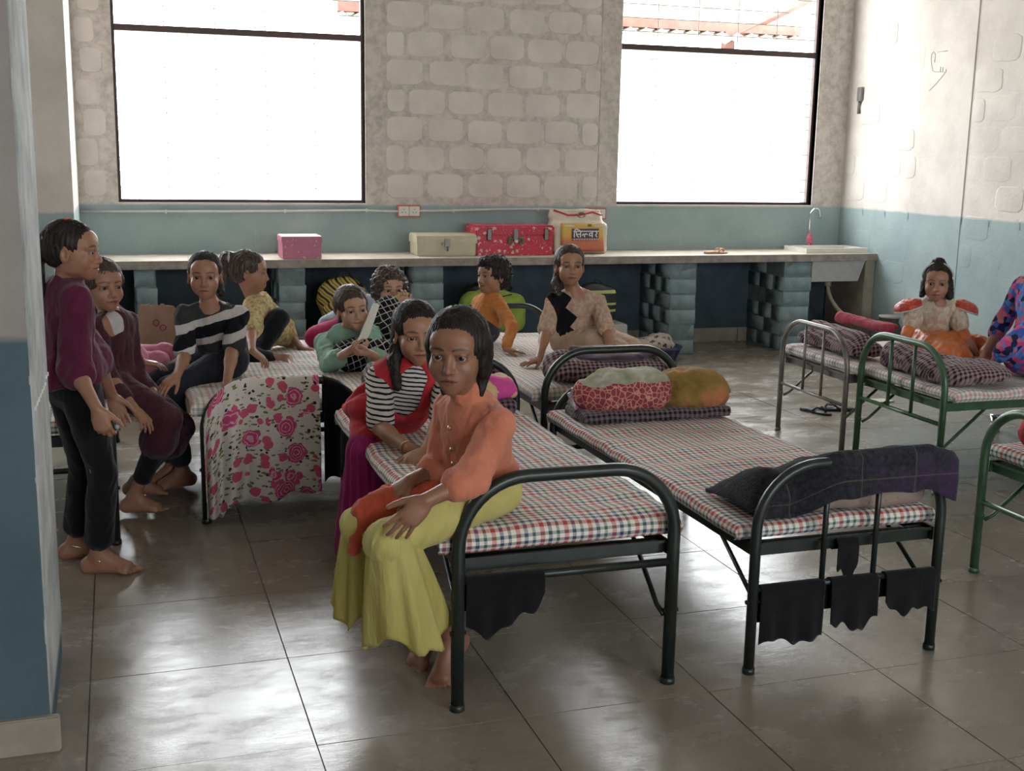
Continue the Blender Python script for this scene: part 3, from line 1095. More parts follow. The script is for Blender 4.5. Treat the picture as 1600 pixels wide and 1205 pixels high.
b = empty('tin_trunk', (2.452, 9.22, CT_Z))
tag(b, 'cream enamel tin trunk on the worktop left of the red one', 'trunk')
uv_box('body', (-0.238, -0.13, 0), (0.238, 0.13, 0.115), CREAM_TIN, b, 0.008)
v, f = [], []
prof = [(-0.137, 0.10), (-0.137, 0.135), (-0.125, 0.158), (-0.09, 0.172), (0.09, 0.172), (0.125, 0.158), (0.137, 0.135), (0.137, 0.10)]
n = len(prof)
v = [(-0.245, y, z) for y, z in prof] + [(0.245, y, z) for y, z in prof]
f = [(i, i + 1, n + i + 1, n + i) for i in range(n - 1)] + [tuple(range(n - 1, -1, -1)), tuple(range(n, 2 * n)), (n - 1, 0, n, 2 * n - 1)]
obj('lid', v, f, CREAM_TIN, b)
la = MB().box((-0.022, -0.148, 0.065), (0.022, -0.13, 0.138)).build('latch', LATCH, b, bevel=0.004)
MB().tube([(0, -0.152, 0.078), (0, -0.158, 0.06), (0, -0.15, 0.045)], 0.008, 8).build('hasp', LATCH, la, smooth=True)
MB().box((-0.045, -0.137, 0.085), (-0.034, -0.13, 0.108)).build('rivet_plate', LATCH, la)

b = empty('tin_trunk', (3.02, 9.25, CT_Z))
tag(b, 'red tin trunk with white flower print on the worktop', 'trunk')
uv_box('body', (-0.325, -0.15, 0), (0.325, 0.15, 0.165), RED_PRINT, b, 0.008)
uv_box('lid', (-0.333, -0.158, 0.16), (0.333, 0.158, 0.238), RED_PRINT, b, 0.012)
for x in (-0.22, 0.26):
    MB().box((x - 0.02, -0.166, 0.12), (x + 0.02, -0.156, 0.215)).build('clasp', LATCH, b, bevel=0.006)
la = MB().box((-0.018, -0.170, 0.13), (0.018, -0.156, 0.212)).build('latch', LATCH, b, bevel=0.004)
for sx in (-1, 1):
    MB().tube([(sx * 0.02, -0.163, 0.135), (sx * 0.055, -0.165, 0.14), (sx * 0.062, -0.163, 0.105), (sx * 0.03, -0.165, 0.098)], 0.010, 8).build('latch_scroll', GREENL, la, smooth=True)
MB().tube([(0, -0.172, 0.128), (0, -0.172, 0.10)], 0.016, 12).build('padlock', plain('pale_padlock', (0.6, 0.58, 0.55), 0.35, 0.6), la, smooth=True)

# printed sack
M = Mat('yellow_to_red_sack_print')
z = M.xyz(M.obj())[2]
M.set(color=M.ramp(M.math('ADD', M.math('MULTIPLY', z, 4.0), M.math('MULTIPLY', M.noise(M.obj(), 9.0, 3), 0.08)), [(0.06, (0.46, 0.12, 0.075)), (0.45, (0.55, 0.17, 0.07)), (0.62, (0.66, 0.36, 0.07)), (0.85, (0.64, 0.42, 0.08)), (1.0, (0.58, 0.36, 0.10))]), rough=0.45)
SACK_PRINT = M.m
SACK = plain('cream_woven_plastic', (0.62, 0.55, 0.43), 0.5, var=0.12, scale=12)
REDP = plain('red_plastic_hem', (0.50, 0.03, 0.05), 0.45)
INK = plain('dark_blue_label', (0.055, 0.05, 0.10), 0.5)
WHITEP = plain('white_print', (0.78, 0.75, 0.70), 0.5, var=0.03)
b = empty('printed_sack', (3.615, 9.26, CT_Z))
tag(b, 'cream woven sack with yellow and red print and a Hindi brand word', 'sack')
pr = [rbox((3.615, 9.26, CT_Z + 0.125), (0.238, 0.085, 0.125), None, 0.03), rbox((3.60, 9.27, CT_Z + 0.26), (0.215, 0.05, 0.05), None, 0.03, 0.06),
      rbox((3.59, 9.275, CT_Z + 0.325), (0.225, 0.018, 0.035), None, 0.015, 0.04)]
o = soft('body', pr, 0.008, SACK, b, (3.615, 9.26, CT_Z), lambda V, N: 0.006 * fbm(V, 9, 41, 3) * (V[:, 1] > 9.19))
# front panel follows the sack's front
px0, px1 = -0.178, 0.205
vv, ff = [], []
for j in range(9):
    for i in range(11):
        x = px0 + (px1 - px0) * i / 10 - 0.02 * (j / 8) * (1 if i > 5 else 0) * (i - 5) / 5
        z = 0.018 + 0.235 * j / 8
        vv.append((x, -0.0945 - 0.003 * math.sin(i * 0.9 + j * 0.4) + (0.0 if z < 0.2 else (z - 0.2) * 0.3), z))
for j in range(8):
    for i in range(10):
        k = j * 11 + i
        ff.append((k, k + 1, k + 12, k + 11))
o = obj('print_panel', vv, ff, SACK_PRINT, b, smooth=True)
o.modifiers.new('thickness', 'SOLIDIFY').thickness = 0.004
MB().tube([(-0.22, -0.02, 0.355), (-0.10, -0.03, 0.315), (0.0, -0.025, 0.318), (0.05, -0.03, 0.325), (0.12, -0.03, 0.34), (0.20, -0.02, 0.315)], 0.008, 8).build('red_hem', REDP, b, smooth=True)
vv, ff = ring_geo = tube_geo([(0.02 + 0.03 * math.cos(a), -0.035, 0.315 + 0.022 * math.sin(a)) for a in np.linspace(0, 6.283, 17)], 0.006, 6)
obj('tie_loop', vv, ff, plain('olive_string', (0.22, 0.2, 0.12), 0.7), b, smooth=True)
YL = -0.1035


def flat_strip(pts, w, y, t=0.002):
    """flat lettering stroke in the xz plane"""
    P = np.array(pts, float)
    T = np.gradient(P, axis=0)
    T /= np.linalg.norm(T, axis=1, keepdims=True) + 1e-9
    Nn = np.stack([-T[:, 1], T[:, 0]], 1)
    A, B = P + Nn * w / 2, P - Nn * w / 2
    k = len(P)
    v = [(x, y, z) for x, z in A] + [(x, y, z) for x, z in B] + [(x, y + t, z) for x, z in A] + [(x, y + t, z) for x, z in B]
    f = []
    for i in range(k - 1):
        f += [(i, i + 1, k + i + 1, k + i), (2 * k + i, 3 * k + i, 3 * k + i + 1, 2 * k + i + 1), (i, 2 * k + i, 2 * k + i + 1, i + 1), (k + i, k + i + 1, 3 * k + i + 1, 3 * k + i)]
    f += [(0, k, 3 * k, 2 * k), (k - 1, 3 * k - 1, 4 * k - 1, 2 * k - 1)]
    return v, f


def smooth_poly(pts, n=14):
    P = np.array(pts, float)
    t = np.linspace(0, len(P) - 1, n)
    Q = np.stack([np.interp(t, range(len(P)), P[:, i]) for i in range(2)], 1)
    for _ in range(2):
        Q[1:-1] = (Q[:-2] + 2 * Q[1:-1] + Q[2:]) / 4
    return Q


MB().box((-0.085, YL + 0.001, 0.128), (0.150, YL + 0.006, 0.208)).build('label', INK, b)
MB().box((-0.078, YL, 0.108), (0.145, YL + 0.006, 0.127)).build('label_band', plain('dull_red_band', (0.40, 0.09, 0.08), 0.5), b)
# the word सिल्वर drawn stroke by stroke (x right, z up; letter box 0.128..0.19)
t, lo = 0.187, 0.137
strokes = [[(-0.075, t), (0.148, t)],                                                   # head line
           [(-0.066, lo), (-0.066, t), (-0.062, 0.203), (-0.045, 0.206), (-0.030, 0.198), (-0.012, t)],   # short i sign with its arc
           [(-0.052, t), (-0.050, 0.172), (-0.040, 0.160), (-0.052, 0.160), (-0.028, 0.138)], [(-0.040, 0.163), (-0.012, 0.163)], [(-0.012, t), (-0.012, lo)],   # sa
           [(0.004, 0.150), (0.010, 0.168), (0.020, 0.166), (0.024, 0.150), (0.030, 0.167), (0.040, 0.168), (0.048, 0.158)], [(0.018, 0.152), (0.028, 0.140)],   # half la
           [(0.092, t), (0.092, lo)], [(0.092, 0.172), (0.070, 0.172), (0.062, 0.160), (0.072, 0.148), (0.092, 0.156)],   # va
           [(0.118, t), (0.134, 0.176), (0.132, 0.162), (0.116, 0.160), (0.136, 0.138)]]   # ra
word = MB()
for st in strokes:
    word.add(*flat_strip(smooth_poly(st) if len(st) > 2 else st, 0.0085, YL - 0.002))
word.build('lettering', WHITEP, b)
small = MB()
for k in range(10):
    x = -0.068 + k * 0.0225
    small.add(*flat_strip([(x - 0.008, 0.123), (x + 0.010, 0.123)], 0.003, YL - 0.001)).add(*flat_strip([(x + 0.004, 0.123), (x + 0.004, 0.112)], 0.003, YL - 0.001))
small.build('small_lettering', WHITEP, b)
MB().box((0.055, YL + 0.004, 0.225), (0.085, YL + 0.012, 0.245)).build('emblem', plain('faded_brown_ink', (0.25, 0.13, 0.06), 0.5), b)

# sandal and scraps on the worktop
TAN = plain('tan_rubber', (0.40, 0.22, 0.12), 0.6)


def slipper(name, label, loc, rz, sole, strap, L=0.22, group=None):
    s_ = empty(name, loc, math.radians(rz))
    tag(s_, label, 'sandal', group)
    V, Q = sdf_mesh([rbox((0, -0.055, 0.009), (0.034, 0.055, 0.009), None, 0.008), ell((0, 0.045, 0.009), (0.042, 0.07, 0.009), None, 0.03), ell((0, -0.085, 0.009), (0.033, 0.035, 0.009), None, 0.03)], 0.004, 1)
    obj('sole', V, Q, sole, s_, smooth=True)
    for sx in (-1, 1):
        MB().tube([(0.0, 0.075, 0.015), (sx * 0.012, 0.06, 0.04), (sx * 0.030, 0.02, 0.042), (sx * 0.037, -0.015, 0.014)], [0.005, 0.006, 0.007, 0.006], 8).build('strap', strap, s_, smooth=True)
    return s_


slipper('sandal', 'single tan sandal lying on the worktop near the sink', (4.82, 9.08, CT_Z), -80, TAN, plain('peach_strap', (0.55, 0.30, 0.20), 0.5))
BLK = plain('black_rubber', (0.018, 0.018, 0.020), 0.55)
slipper('sandal', 'black slipper turned away on the floor by the grey cot', at_z(1276, 645, 0.0), -160, BLK, BLK, group='pair of black slippers')
slipper('sandal', 'black slipper lying sideways beside its pair near the grey cot', at_z(1306, 641, 0.0), 68, BLK, BLK, group='pair of black slippers')

# sockets and conduit on the wall
ORF = plain('orange_brown_switch_frame', (0.52, 0.15, 0.09), 0.45)
WHP = plain('white_switch_plate', (0.66, 0.62, 0.56), 0.4, var=0.04)
for x, z, lab in ((2.248, 1.164, 'orange-framed white double socket above the cream trunk'), (3.882, 1.146, 'orange-framed white socket partly behind the printed sack')):
    q = empty('wall_socket', (x, WALL_Y - 0.006, z))
    tag(q, lab, 'socket', 'wall sockets')
    MB().box((-0.098, -0.022, -0.05), (0.098, 0.0, 0.05)).build('frame', ORF, q, bevel=0.005)
    for sx in (-1, 1):
        pl = MB().box((sx * 0.044 - 0.042, -0.028, -0.038), (sx * 0.044 + 0.042, -0.02, 0.038)).build('plate', WHP, q, bevel=0.003)
        for dx, dz in ((0, 0.016), (-0.013, -0.010), (0.013, -0.010)):
            MB().tube([(sx * 0.044 + dx, -0.0288, dz), (sx * 0.044 + dx, -0.026, dz)], 0.0042, 8).build('socket_hole', BLK, pl)
PIPE = plain('white_pvc', (0.60, 0.60, 0.57), 0.4, var=0.06)
c = empty('conduit', (1.9, WALL_Y - 0.02, 1.17))
tag(c, 'thin white conduit pipe clipped along the wall below the windows', 'pipe')
pts = [(-0.27, 1.155), (0.8, 1.158), (1.85, 1.168), (2.15, 1.162), (2.6, 1.168), (3.0, 1.180), (3.4, 1.184), (3.8, 1.165)]
MB().tube([(x - 1.9, 0, z - 1.17) for x, z in pts], 0.0095, 8).build('pipe', PIPE, c, smooth=True)
for x, z in ((0.35, 1.156), (1.25, 1.162), (2.62, 1.168), (3.36, 1.184), (1.9, 1.168)):
    MB().box((x - 1.9 - 0.007, -0.012, z - 1.17 - 0.015), (x - 1.9 + 0.007, 0.014, z - 1.17 + 0.015)).build('clip', WHP, c, bevel=0.003)
h = empty('wall_bracket', (RIGHT_X - 0.004, 9.345, 2.15))
tag(h, 'small grey metal bracket fixed high on the right wall', 'bracket')
MB().box((-0.02, -0.035, 0.0), (0, 0.035, 0.12)).build('plate', LATCH, h, bevel=0.004)
MB().tube([(-0.012, 0, 0.0), (-0.014, 0.01, -0.05), (-0.01, 0.0, -0.11)], [0.018, 0.010, 0.016], 8).build('stem', LATCH, h, smooth=True)
# pencil scribble on the plastered column
GRAPH = plain('pencil_grey', (0.30, 0.30, 0.31), 0.8)
sc_ = empty('pencil_scribble', (RIGHT_X - 0.009, 8.2, 2.4))
tag(sc_, 'faint pencil hook scribble on the plastered column of the right wall', 'scribble')
for st in ([(0.20, 0.02), (0.20, 0.085), (0.225, 0.105), (0.245, 0.09), (0.25, 0.06), (0.235, 0.0), (0.215, -0.045), (0.18, -0.055), (0.10, -0.06), (0.05, -0.065), (0.05, -0.04)],
           [(0.06, -0.07), (0.16, -0.15), (0.24, -0.20)], [(0.12, -0.055), (0.12, -0.02)], [(0.09, -0.055), (0.09, -0.025)], [(0.17, 0.10), (0.05, 0.10)]):
    MB().tube([(0, y - 0.05, z) for y, z in st], 0.0022, 5).build('pencil_line', GRAPH, sc_, smooth=True)
# row of white paint dabs on the worn pillar corner
wd = empty('paint_dabs', (-0.24, 3.272, 1.06))
tag(wd, 'slanting row of tiny white paint dabs on the worn pillar corner', 'paint marks')
for k in range(9):
    t = k / 8
    c_ = np.array([-0.2305, 3.31 + 0.60 * t, 0.962 - 0.03 * t + (0.012 if t > 0.8 else 0)])
    MB().tube([(c_ - [-0.24, 3.272, 1.06] + np.array([0, 0, -0.004])), (c_ - [-0.24, 3.272, 1.06] + np.array([0.001, 0.012, 0.004]))], [0.0035, 0.0025], 6).build('dab', WHITEP, wd)

# ------------------------------------------------------------------ bags and boxes under the worktop
M = Mat('yellow_black_backpack_print')
o_ = M.obj()
w_ = M.n('ShaderNodeTexWave', {'Vector': M.n('ShaderNodeVectorRotate', {'Vector': o_, 'Rotation': (0.2, 0.9, 0.4)}, rotation_type='EULER_XYZ').outputs[0], 'Scale': 6.5, 'Distortion': 5.0, 'Detail': 1.0}).outputs['Fac']
M.set(color=M.ramp(w_, [(0.0, (0.010, 0.010, 0.012)), (0.22, (0.52, 0.33, 0.055)), (0.80, (0.56, 0.38, 0.07)), (0.93, (0.05, 0.16, 0.10))], 'CONSTANT'), rough=0.5)
BACKPACK = M.m
bp = empty('backpack', (1.60, 8.98, 0.33))
tag(bp, 'yellow backpack with black curves on a box under the worktop', 'backpack')
c0 = np.array([1.60, 8.98, 0.33])
soft('body', [ell(c0 + [0, 0, 0.20], (0.20, 0.13, 0.17)), rbox(c0 + [0.02, 0.02, 0.13], (0.17, 0.12, 0.12), None, 0.06, 0.05)], 0.009, BACKPACK, bp, c0, lambda V, N: 0.006 * fbm(V, 9, 51))
soft('front_pocket', [ell(c0 + [-0.03, -0.12, 0.12], (0.15, 0.05, 0.085), rotz(4))], 0.008, BACKPACK, bp, c0, lambda V, N: 0.005 * fbm(V, 12, 52))
MB().tube([(-0.17, -0.10, 0.10), (-0.13, -0.145, 0.14), (0.0, -0.175, 0.185), (0.12, -0.15, 0.17)], 0.006, 6).build('zip', BLK, bp, smooth=True)
MB().tube([(-0.05, 0.0, 0.36), (-0.02, 0.0, 0.40), (0.05, 0.0, 0.40), (0.08, 0.0, 0.35)], 0.009, 8).build('handle', BLK, bp, smooth=True)
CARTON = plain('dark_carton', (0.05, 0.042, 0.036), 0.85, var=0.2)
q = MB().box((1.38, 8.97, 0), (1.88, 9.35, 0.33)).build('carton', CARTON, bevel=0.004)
tag(q, 'dark carton under the worktop carrying the yellow backpack', 'box')
LIME = fabric('lime_green_nylon', (0.30, 0.40, 0.06), (0.22, 0.31, 0.04), fold=0.5, rough=0.6)
c0 = np.array([2.80, 8.98, 0.22])
bg_ = empty('lime_bag', c0)
tag(bg_, 'lime green holdall on a dark box under the worktop', 'bag')
soft('body', [rbox(c0 + [0, 0, 0.17], (0.26, 0.13, 0.16), None, 0.10, 0.05), ell(c0 + [-0.05, 0, 0.27], (0.2, 0.11, 0.10), None, 0.06)], 0.010, LIME, bg_, c0, lambda V, N: 0.009 * fbm(V, 8, 53))
MB().tube([(-0.2, -0.13, 0.2), (-0.05, -0.14, 0.30), (0.12, -0.12, 0.33)], 0.005, 6).build('zip', BLK, bg_, smooth=True)
soft('top_flap', [ell(c0 + [-0.02, 0.05, 0.36], (0.2, 0.09, 0.05))], 0.010, plain('black_nylon', (0.012, 0.012, 0.014), 0.6), bg_, c0, lambda V, N: 0.006 * fbm(V, 9, 54))
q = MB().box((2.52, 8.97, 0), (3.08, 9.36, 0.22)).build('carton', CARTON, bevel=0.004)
tag(q, 'dark carton under the worktop carrying the lime green holdall', 'box')
M = Mat('black_bag_with_lime_bands')
z = M.xyz(M.obj())[2]
M.set(color=M.ramp(M.math('MULTIPLY', z, 3.0), [(0, (0.010, 0.010, 0.012)), (0.30, (0.40, 0.44, 0.13)), (0.355, (0.010, 0.010, 0.012)), (0.46, (0.40, 0.44, 0.13)), (0.515, (0.010, 0.010, 0.012)), (0.74, (0.38, 0.42, 0.12)), (0.82, (0.010, 0.010, 0.012))], 'CONSTANT'), rough=0.55)
c0 = np.array([3.66, 8.90, 0.30])
bg_ = empty('striped_bag', c0)
tag(bg_, 'black school bag with lime bands behind the girl in beige', 'bag')
soft('body', [rbox(c0 + [0, 0, 0.15], (0.15, 0.10, 0.15), None, 0.07), ell(c0 + [-0.04, 0, 0.24], (0.11, 0.09, 0.09), None, 0.05)], 0.009, M.m, bg_, c0, lambda V, N: 0.003 * fbm(V, 10, 55))
MB().tube([(-0.03, 0, 0.31), (-0.02, 0, 0.345), (0.03, 0, 0.345), (0.04, 0, 0.30)], 0.008, 8).build('handle', BLK, bg_, smooth=True)
q = MB().box((3.48, 8.76, 0), (3.88, 9.10, 0.30)).build('white_crate', plain('dirty_white_plastic', (0.42, 0.42, 0.38), 0.5, var=0.1), bevel=0.008)
tag(q, 'off-white box under the black bag with lime bands', 'box')
c0 = np.array([4.10, 8.72, 0.0])
bs = empty('basin', c0)
tag(bs, 'dark blue basin full of clothes on the floor by a pier', 'basin')
BLUEP = plain('dark_blue_plastic', (0.018, 0.025, 0.075), 0.4)
v, f = tube_geo([(0, 0, 0), (0, 0, 0.02), (0, 0, 0.11), (0, 0, 0.125)], [0.17, 0.18, 0.225, 0.235], 28)
obj('bowl', v, f, BLUEP, bs, smooth=True)
cl = soft('clothes_in_basin', [ell(c0 + [-0.02, -0.02, 0.13], (0.19, 0.16, 0.075), rotz(10)), ell(c0 + [0.06, 0.0, 0.18], (0.08, 0.08, 0.05), None, 0.04)], 0.008,
          print_mat('mixed_print_clothes', (0.40, 0.34, 0.30), [((0.06, 0.05, 0.05), 1.0, 0.34), ((0.5, 0.36, 0.12), 1.7, 0.18)], 18, rough=0.9), base=c0 + [0, 0, 0.10], disp=lambda V, N: 0.012 * fbm(V, 16, 56))
tag(cl, 'crumpled printed clothes heaped in the dark blue basin', 'clothes')

# torn board standing between the left cots
BOARD = plain('torn_brown_board', (0.36, 0.235, 0.165), 0.85, var=0.18, scale=7)
rr = random.Random(12)
top_edge = []
for i in range(41):
    t = i / 40
    z = 0.70 - 0.02 * t
    if 0.0 <= t < 0.06:
        z -= 0.10 * (1 - t / 0.06) ** 2
    if 0.22 < t < 0.44:
        z -= 0.012 + 0.05 * min(1, (t - 0.22) / 0.12)
    if t > 0.80:
        z -= 0.16 * ((t - 0.80) / 0.20) ** 2
    top_edge.append((t * 0.50, z + rr.uniform(-0.007, 0.007)))
vv = []
for y in (-0.004, 0.004):
    vv += [(x, y, z) for x, z in top_edge] + [(x, y, 0.0) for x, z in top_edge]
n = len(top_edge)
ff = []
for i in range(n - 1):
    ff += [(n + i, n + i + 1, i + 1, i), (2 * n + i, 2 * n + i + 1, 3 * n + i + 1, 3 * n + i), (i, i + 1, 2 * n + i + 1, 2 * n + i)]
ff += [(0, 2 * n, 3 * n, n), (n - 1, 2 * n - 1, 4 * n - 1, 3 * n - 1)]
bd = obj('torn_board', vv, ff, BOARD, None, (-0.12, 7.60, 0.0))
tag(bd, 'torn brown board with ragged top standing behind the seated girls', 'board')
RING = plain('magenta_marker', (0.35, 0.04, 0.12), 0.6)
for dx, dz, r0 in ((0.315, 0.575, 0.018), (0.355, 0.545, 0.018)):
    v, f = tube_geo([(dx + r0 * math.cos(a), -0.005, dz + r0 * math.sin(a)) for a in np.linspace(0, 6.283, 17)], 0.004, 6)
    obj('marker_ring', v, f, RING, bd, smooth=True)

# ------------------------------------------------------------------ bedding
def check_cloth(name, dark, light, cell=0.024):
    M = Mat(name)
    o = M.n('ShaderNodeVectorRotate', {'Vector': M.obj(), 'Rotation': (0.15, 0.1, 0.12)}, rotation_type='EULER_XYZ').outputs[0]
    x, y, z = M.xyz(o)

    def b(v):
        return M.math('LESS_THAN', M.math('FRACT', M.math('DIVIDE', v, cell)), 0.5)
    s_ = M.math('MULTIPLY', M.math('ADD', b(x), b(M.math('ADD', z, M.math('MULTIPLY', y, 0.9)))), 0.5)
    M.set(color=M.ramp(s_, [(0.0, dark), (0.4, tuple((a + c) / 2 for a, c in zip(dark, light))), (0.8, light)], 'CONSTANT'), rough=0.92, sheen=0.2, spec=0.1)
    M.set(normal=M.bump(M.noise(o, 30.0, 4), 0.5, 0.02))
    return M.m


PURPLE_CHECK = check_cloth('plum_check_blanket', (0.022, 0.012, 0.018), (0.34, 0.23, 0.24))
DARK_CHECK = check_cloth('dark_check_blanket', (0.012, 0.009, 0.012), (0.16, 0.12, 0.13))
PURPLE = fabric('dark_plum_wool', (0.095, 0.06, 0.085), (0.05, 0.03, 0.045), fold=0.6, sheen=0.4)


def wrinkle(a, sc, seed, b=0.0):
    return lambda V, N: a * fbm(V, sc, seed, 3) - b * np.abs(fbm(V, sc * 1.7, seed + 2, 2))


# rolled blanket on the cot behind the right front one
c0 = np.array([2.22, 5.42, 0.545])
o = soft('rolled_blanket', [rcone((2.03, 5.44, 0.612), (2.28, 5.42, 0.612), 0.076, 0.076, 0.03), rcone((2.2, 5.44, 0.612), (2.54, 5.40, 0.610), 0.076, 0.074, 0.03), rcone((2.0, 5.33, 0.60), (2.52, 5.32, 0.60), 0.055, 0.055, 0.04)],
         0.008, PURPLE_CHECK, base=c0, disp=wrinkle(0.010, 9, 61, 0.006))
tag(o, 'rolled plum check blanket behind the second cot arch', 'blanket')
o = soft('plum_blanket', [rcone((2.12, 5.45, 0.685), (2.54, 5.42, 0.678), 0.028, 0.026, 0.03), ell((2.33, 5.38, 0.665), (0.22, 0.10, 0.035), None, 0.03)], 0.007, PURPLE, base=np.array([2.33, 5.40, 0.645]), disp=wrinkle(0.008, 8, 62, 0.004))
tag(o, 'dark plum wool blanket folded on top of the rolled check blanket', 'blanket')

# floral pillow roll at the far end of the right front cot
M = Mat('red_crackle_print')
v = M.n('ShaderNodeTexVoronoi', {'Vector': M.obj(), 'Scale': 42.0}, feature='DISTANCE_TO_EDGE').outputs['Distance']
crack = M.mix(M.math('LESS_THAN', v, 0.07), (0.24, 0.035, 0.05), (0.50, 0.24, 0.17))
zz = M.xyz(M.obj())[2]
edge = M.math('ADD', zz, M.math('MULTIPLY', M.noise(M.obj(), 6.0, 3), 0.10))
M.set(color=M.mix(M.math('GREATER_THAN', edge, 0.205), crack, M.ramp(M.noise(M.obj(), 9.0, 3), [(0.4, (0.24, 0.25, 0.15)), (0.6, (0.42, 0.40, 0.33))])), rough=0.9)
M.set(normal=M.bump(M.noise(M.obj(), 18.0, 4), 0.5, 0.02))
CRACKLE = M.m
M = Mat('olive_orange_quilt')
M.set(color=M.ramp(M.noise(M.obj(), 4.5, 3), [(0.38, (0.17, 0.105, 0.02)), (0.5, (0.24, 0.14, 0.03)), (0.62, (0.42, 0.15, 0.07))]), rough=0.9)
M.set(normal=M.bump(M.noise(M.obj(), 16.0, 4), 0.6, 0.02))
OLIVE = M.m
c0 = np.array([2.24, 4.80, 0.50])
o = soft('pillow_roll', [ell((2.10, 4.80, 0.595), (0.23, 0.115, 0.095)), rbox((2.15, 4.80, 0.615), (0.17, 0.10, 0.085), None, 0.06, 0.05), rcone((1.95, 4.82, 0.605), (2.22, 4.82, 0.66), 0.06, 0.05, 0.05)],
         0.008, CRACKLE, base=c0, disp=wrinkle(0.009, 9, 63, 0.008))
tag(o, 'red crackle-print pillow with pale green top on the right front cot', 'pillow')
o = soft('quilt', [ell((2.46, 4.80, 0.59), (0.19, 0.12, 0.092)), rbox((2.44, 4.81, 0.60), (0.15, 0.10, 0.085), None, 0.06, 0.05)], 0.008, OLIVE, base=np.array([2.46, 4.80, 0.50]), disp=wrinkle(0.010, 9, 64, 0.009))
tag(o, 'olive and orange rolled quilt at the right of the crackle-print pillow', 'quilt')
o = soft('black_blanket', [rbox((2.24, 4.80, 0.516), (0.36, 0.135, 0.028), None, 0.02)], 0.008, DARK_CHECK, base=np.array([2.24, 4.80, 0.49]), disp=wrinkle(0.006, 10, 65, 0.003))
tag(o, 'folded dark blanket under the crackle-print pillow', 'blanket')
o = soft('plastic_bag', [ell((1.915, 4.83, 0.56), (0.045, 0.05, 0.068))], 0.006, print_mat('clear_bag_with_pink', (0.36, 0.34, 0.37), [((0.55, 0.07, 0.30), 1.0, 0.35)], 14, rough=0.25), base=np.array([1.915, 4.83, 0.495]), disp=wrinkle(0.014, 22, 66, 0.01))
tag(o, 'crumpled clear plastic bag with pink inside on the cot corner', 'bag')

# grey blanket and speckled pillow on the near end of the right front cot
M = Mat('charcoal_plaid_wool')
o_ = M.obj()
x, y, z = M.xyz(o_)
la_ = M.math('LESS_THAN', M.math('FRACT', M.math('DIVIDE', M.math('ADD', x, M.math('MULTIPLY', M.noise(o_, 5.0, 2), 0.05)), 0.21)), 0.022)
lb_ = M.math('LESS_THAN', M.math('FRACT', M.math('DIVIDE', M.math('ADD', M.math('ADD', y, z), 0.06), 0.23)), 0.02)
pur = M.gray(M.noise(o_, 4.0, 2), [(0.52, 0), (0.66, 0.55)])
cc = M.mix(pur, M.ramp(M.noise(o_, 60.0, 3), [(0.3, (0.014, 0.0145, 0.019)), (0.7, (0.036, 0.037, 0.045))]), (0.055, 0.028, 0.075))
M.set(color=M.mix(M.math('MULTIPLY', M.math('MAXIMUM', la_, lb_), 0.22), cc, (0.24, 0.19, 0.10)), rough=0.95, sheen=0.08, spec=0.08)
M.set(normal=M.bump(M.math('ADD', M.noise(o_, 160.0, 2), M.noise(o_, 18.0, 3)), 0.5, 0.01))
CHARCOAL = M.m
SPECK = print_mat('beige_speckled_cotton', (0.30, 0.23, 0.19), [((0.12, 0.08, 0.07), 4.5, 0.16)], 20, rough=0.9)
o = soft('speckled_pillow', [rbox((2.29, 3.38, 0.548), (0.29, 0.13, 0.058), None, 0.05)], 0.008, SPECK, base=np.array([2.29, 3.38, 0.49]), disp=wrinkle(0.008, 8, 67))
tag(o, 'beige speckled pillow under the charcoal blanket on the right front cot', 'pillow')


def heap_sheet(name, label, cat, m, x0, x1, y0, y1, zfun, nx=70, ny=46, t=0.012, base=None, group=None):
    """cloth laid over things: a height sheet with thickness"""
    xs, ys = np.linspace(x0, x1, nx), np.linspace(y0, y1, ny)
    Xg, Yg = np.meshgrid(xs, ys, indexing='ij')
    P = np.asarray(zfun(Xg, Yg)).reshape(-1, 3)
    idx = np.arange(nx * ny).reshape(nx, ny)
    Q = np.stack([idx[:-1, :-1], idx[1:, :-1], idx[1:, 1:], idx[:-1, 1:]], -1).reshape(-1, 4)
    base = np.array(base if base is not None else P.mean(0) * [1, 1, 0] + [0, 0, P[:, 2].min()])
    o = obj(name, P - base, Q, m, None, base, True)
    md = o.modifiers.new('thickness', 'SOLIDIFY')
    md.thickness = t
    md.offset = 1
    tag(o, label, cat, group)
    return o


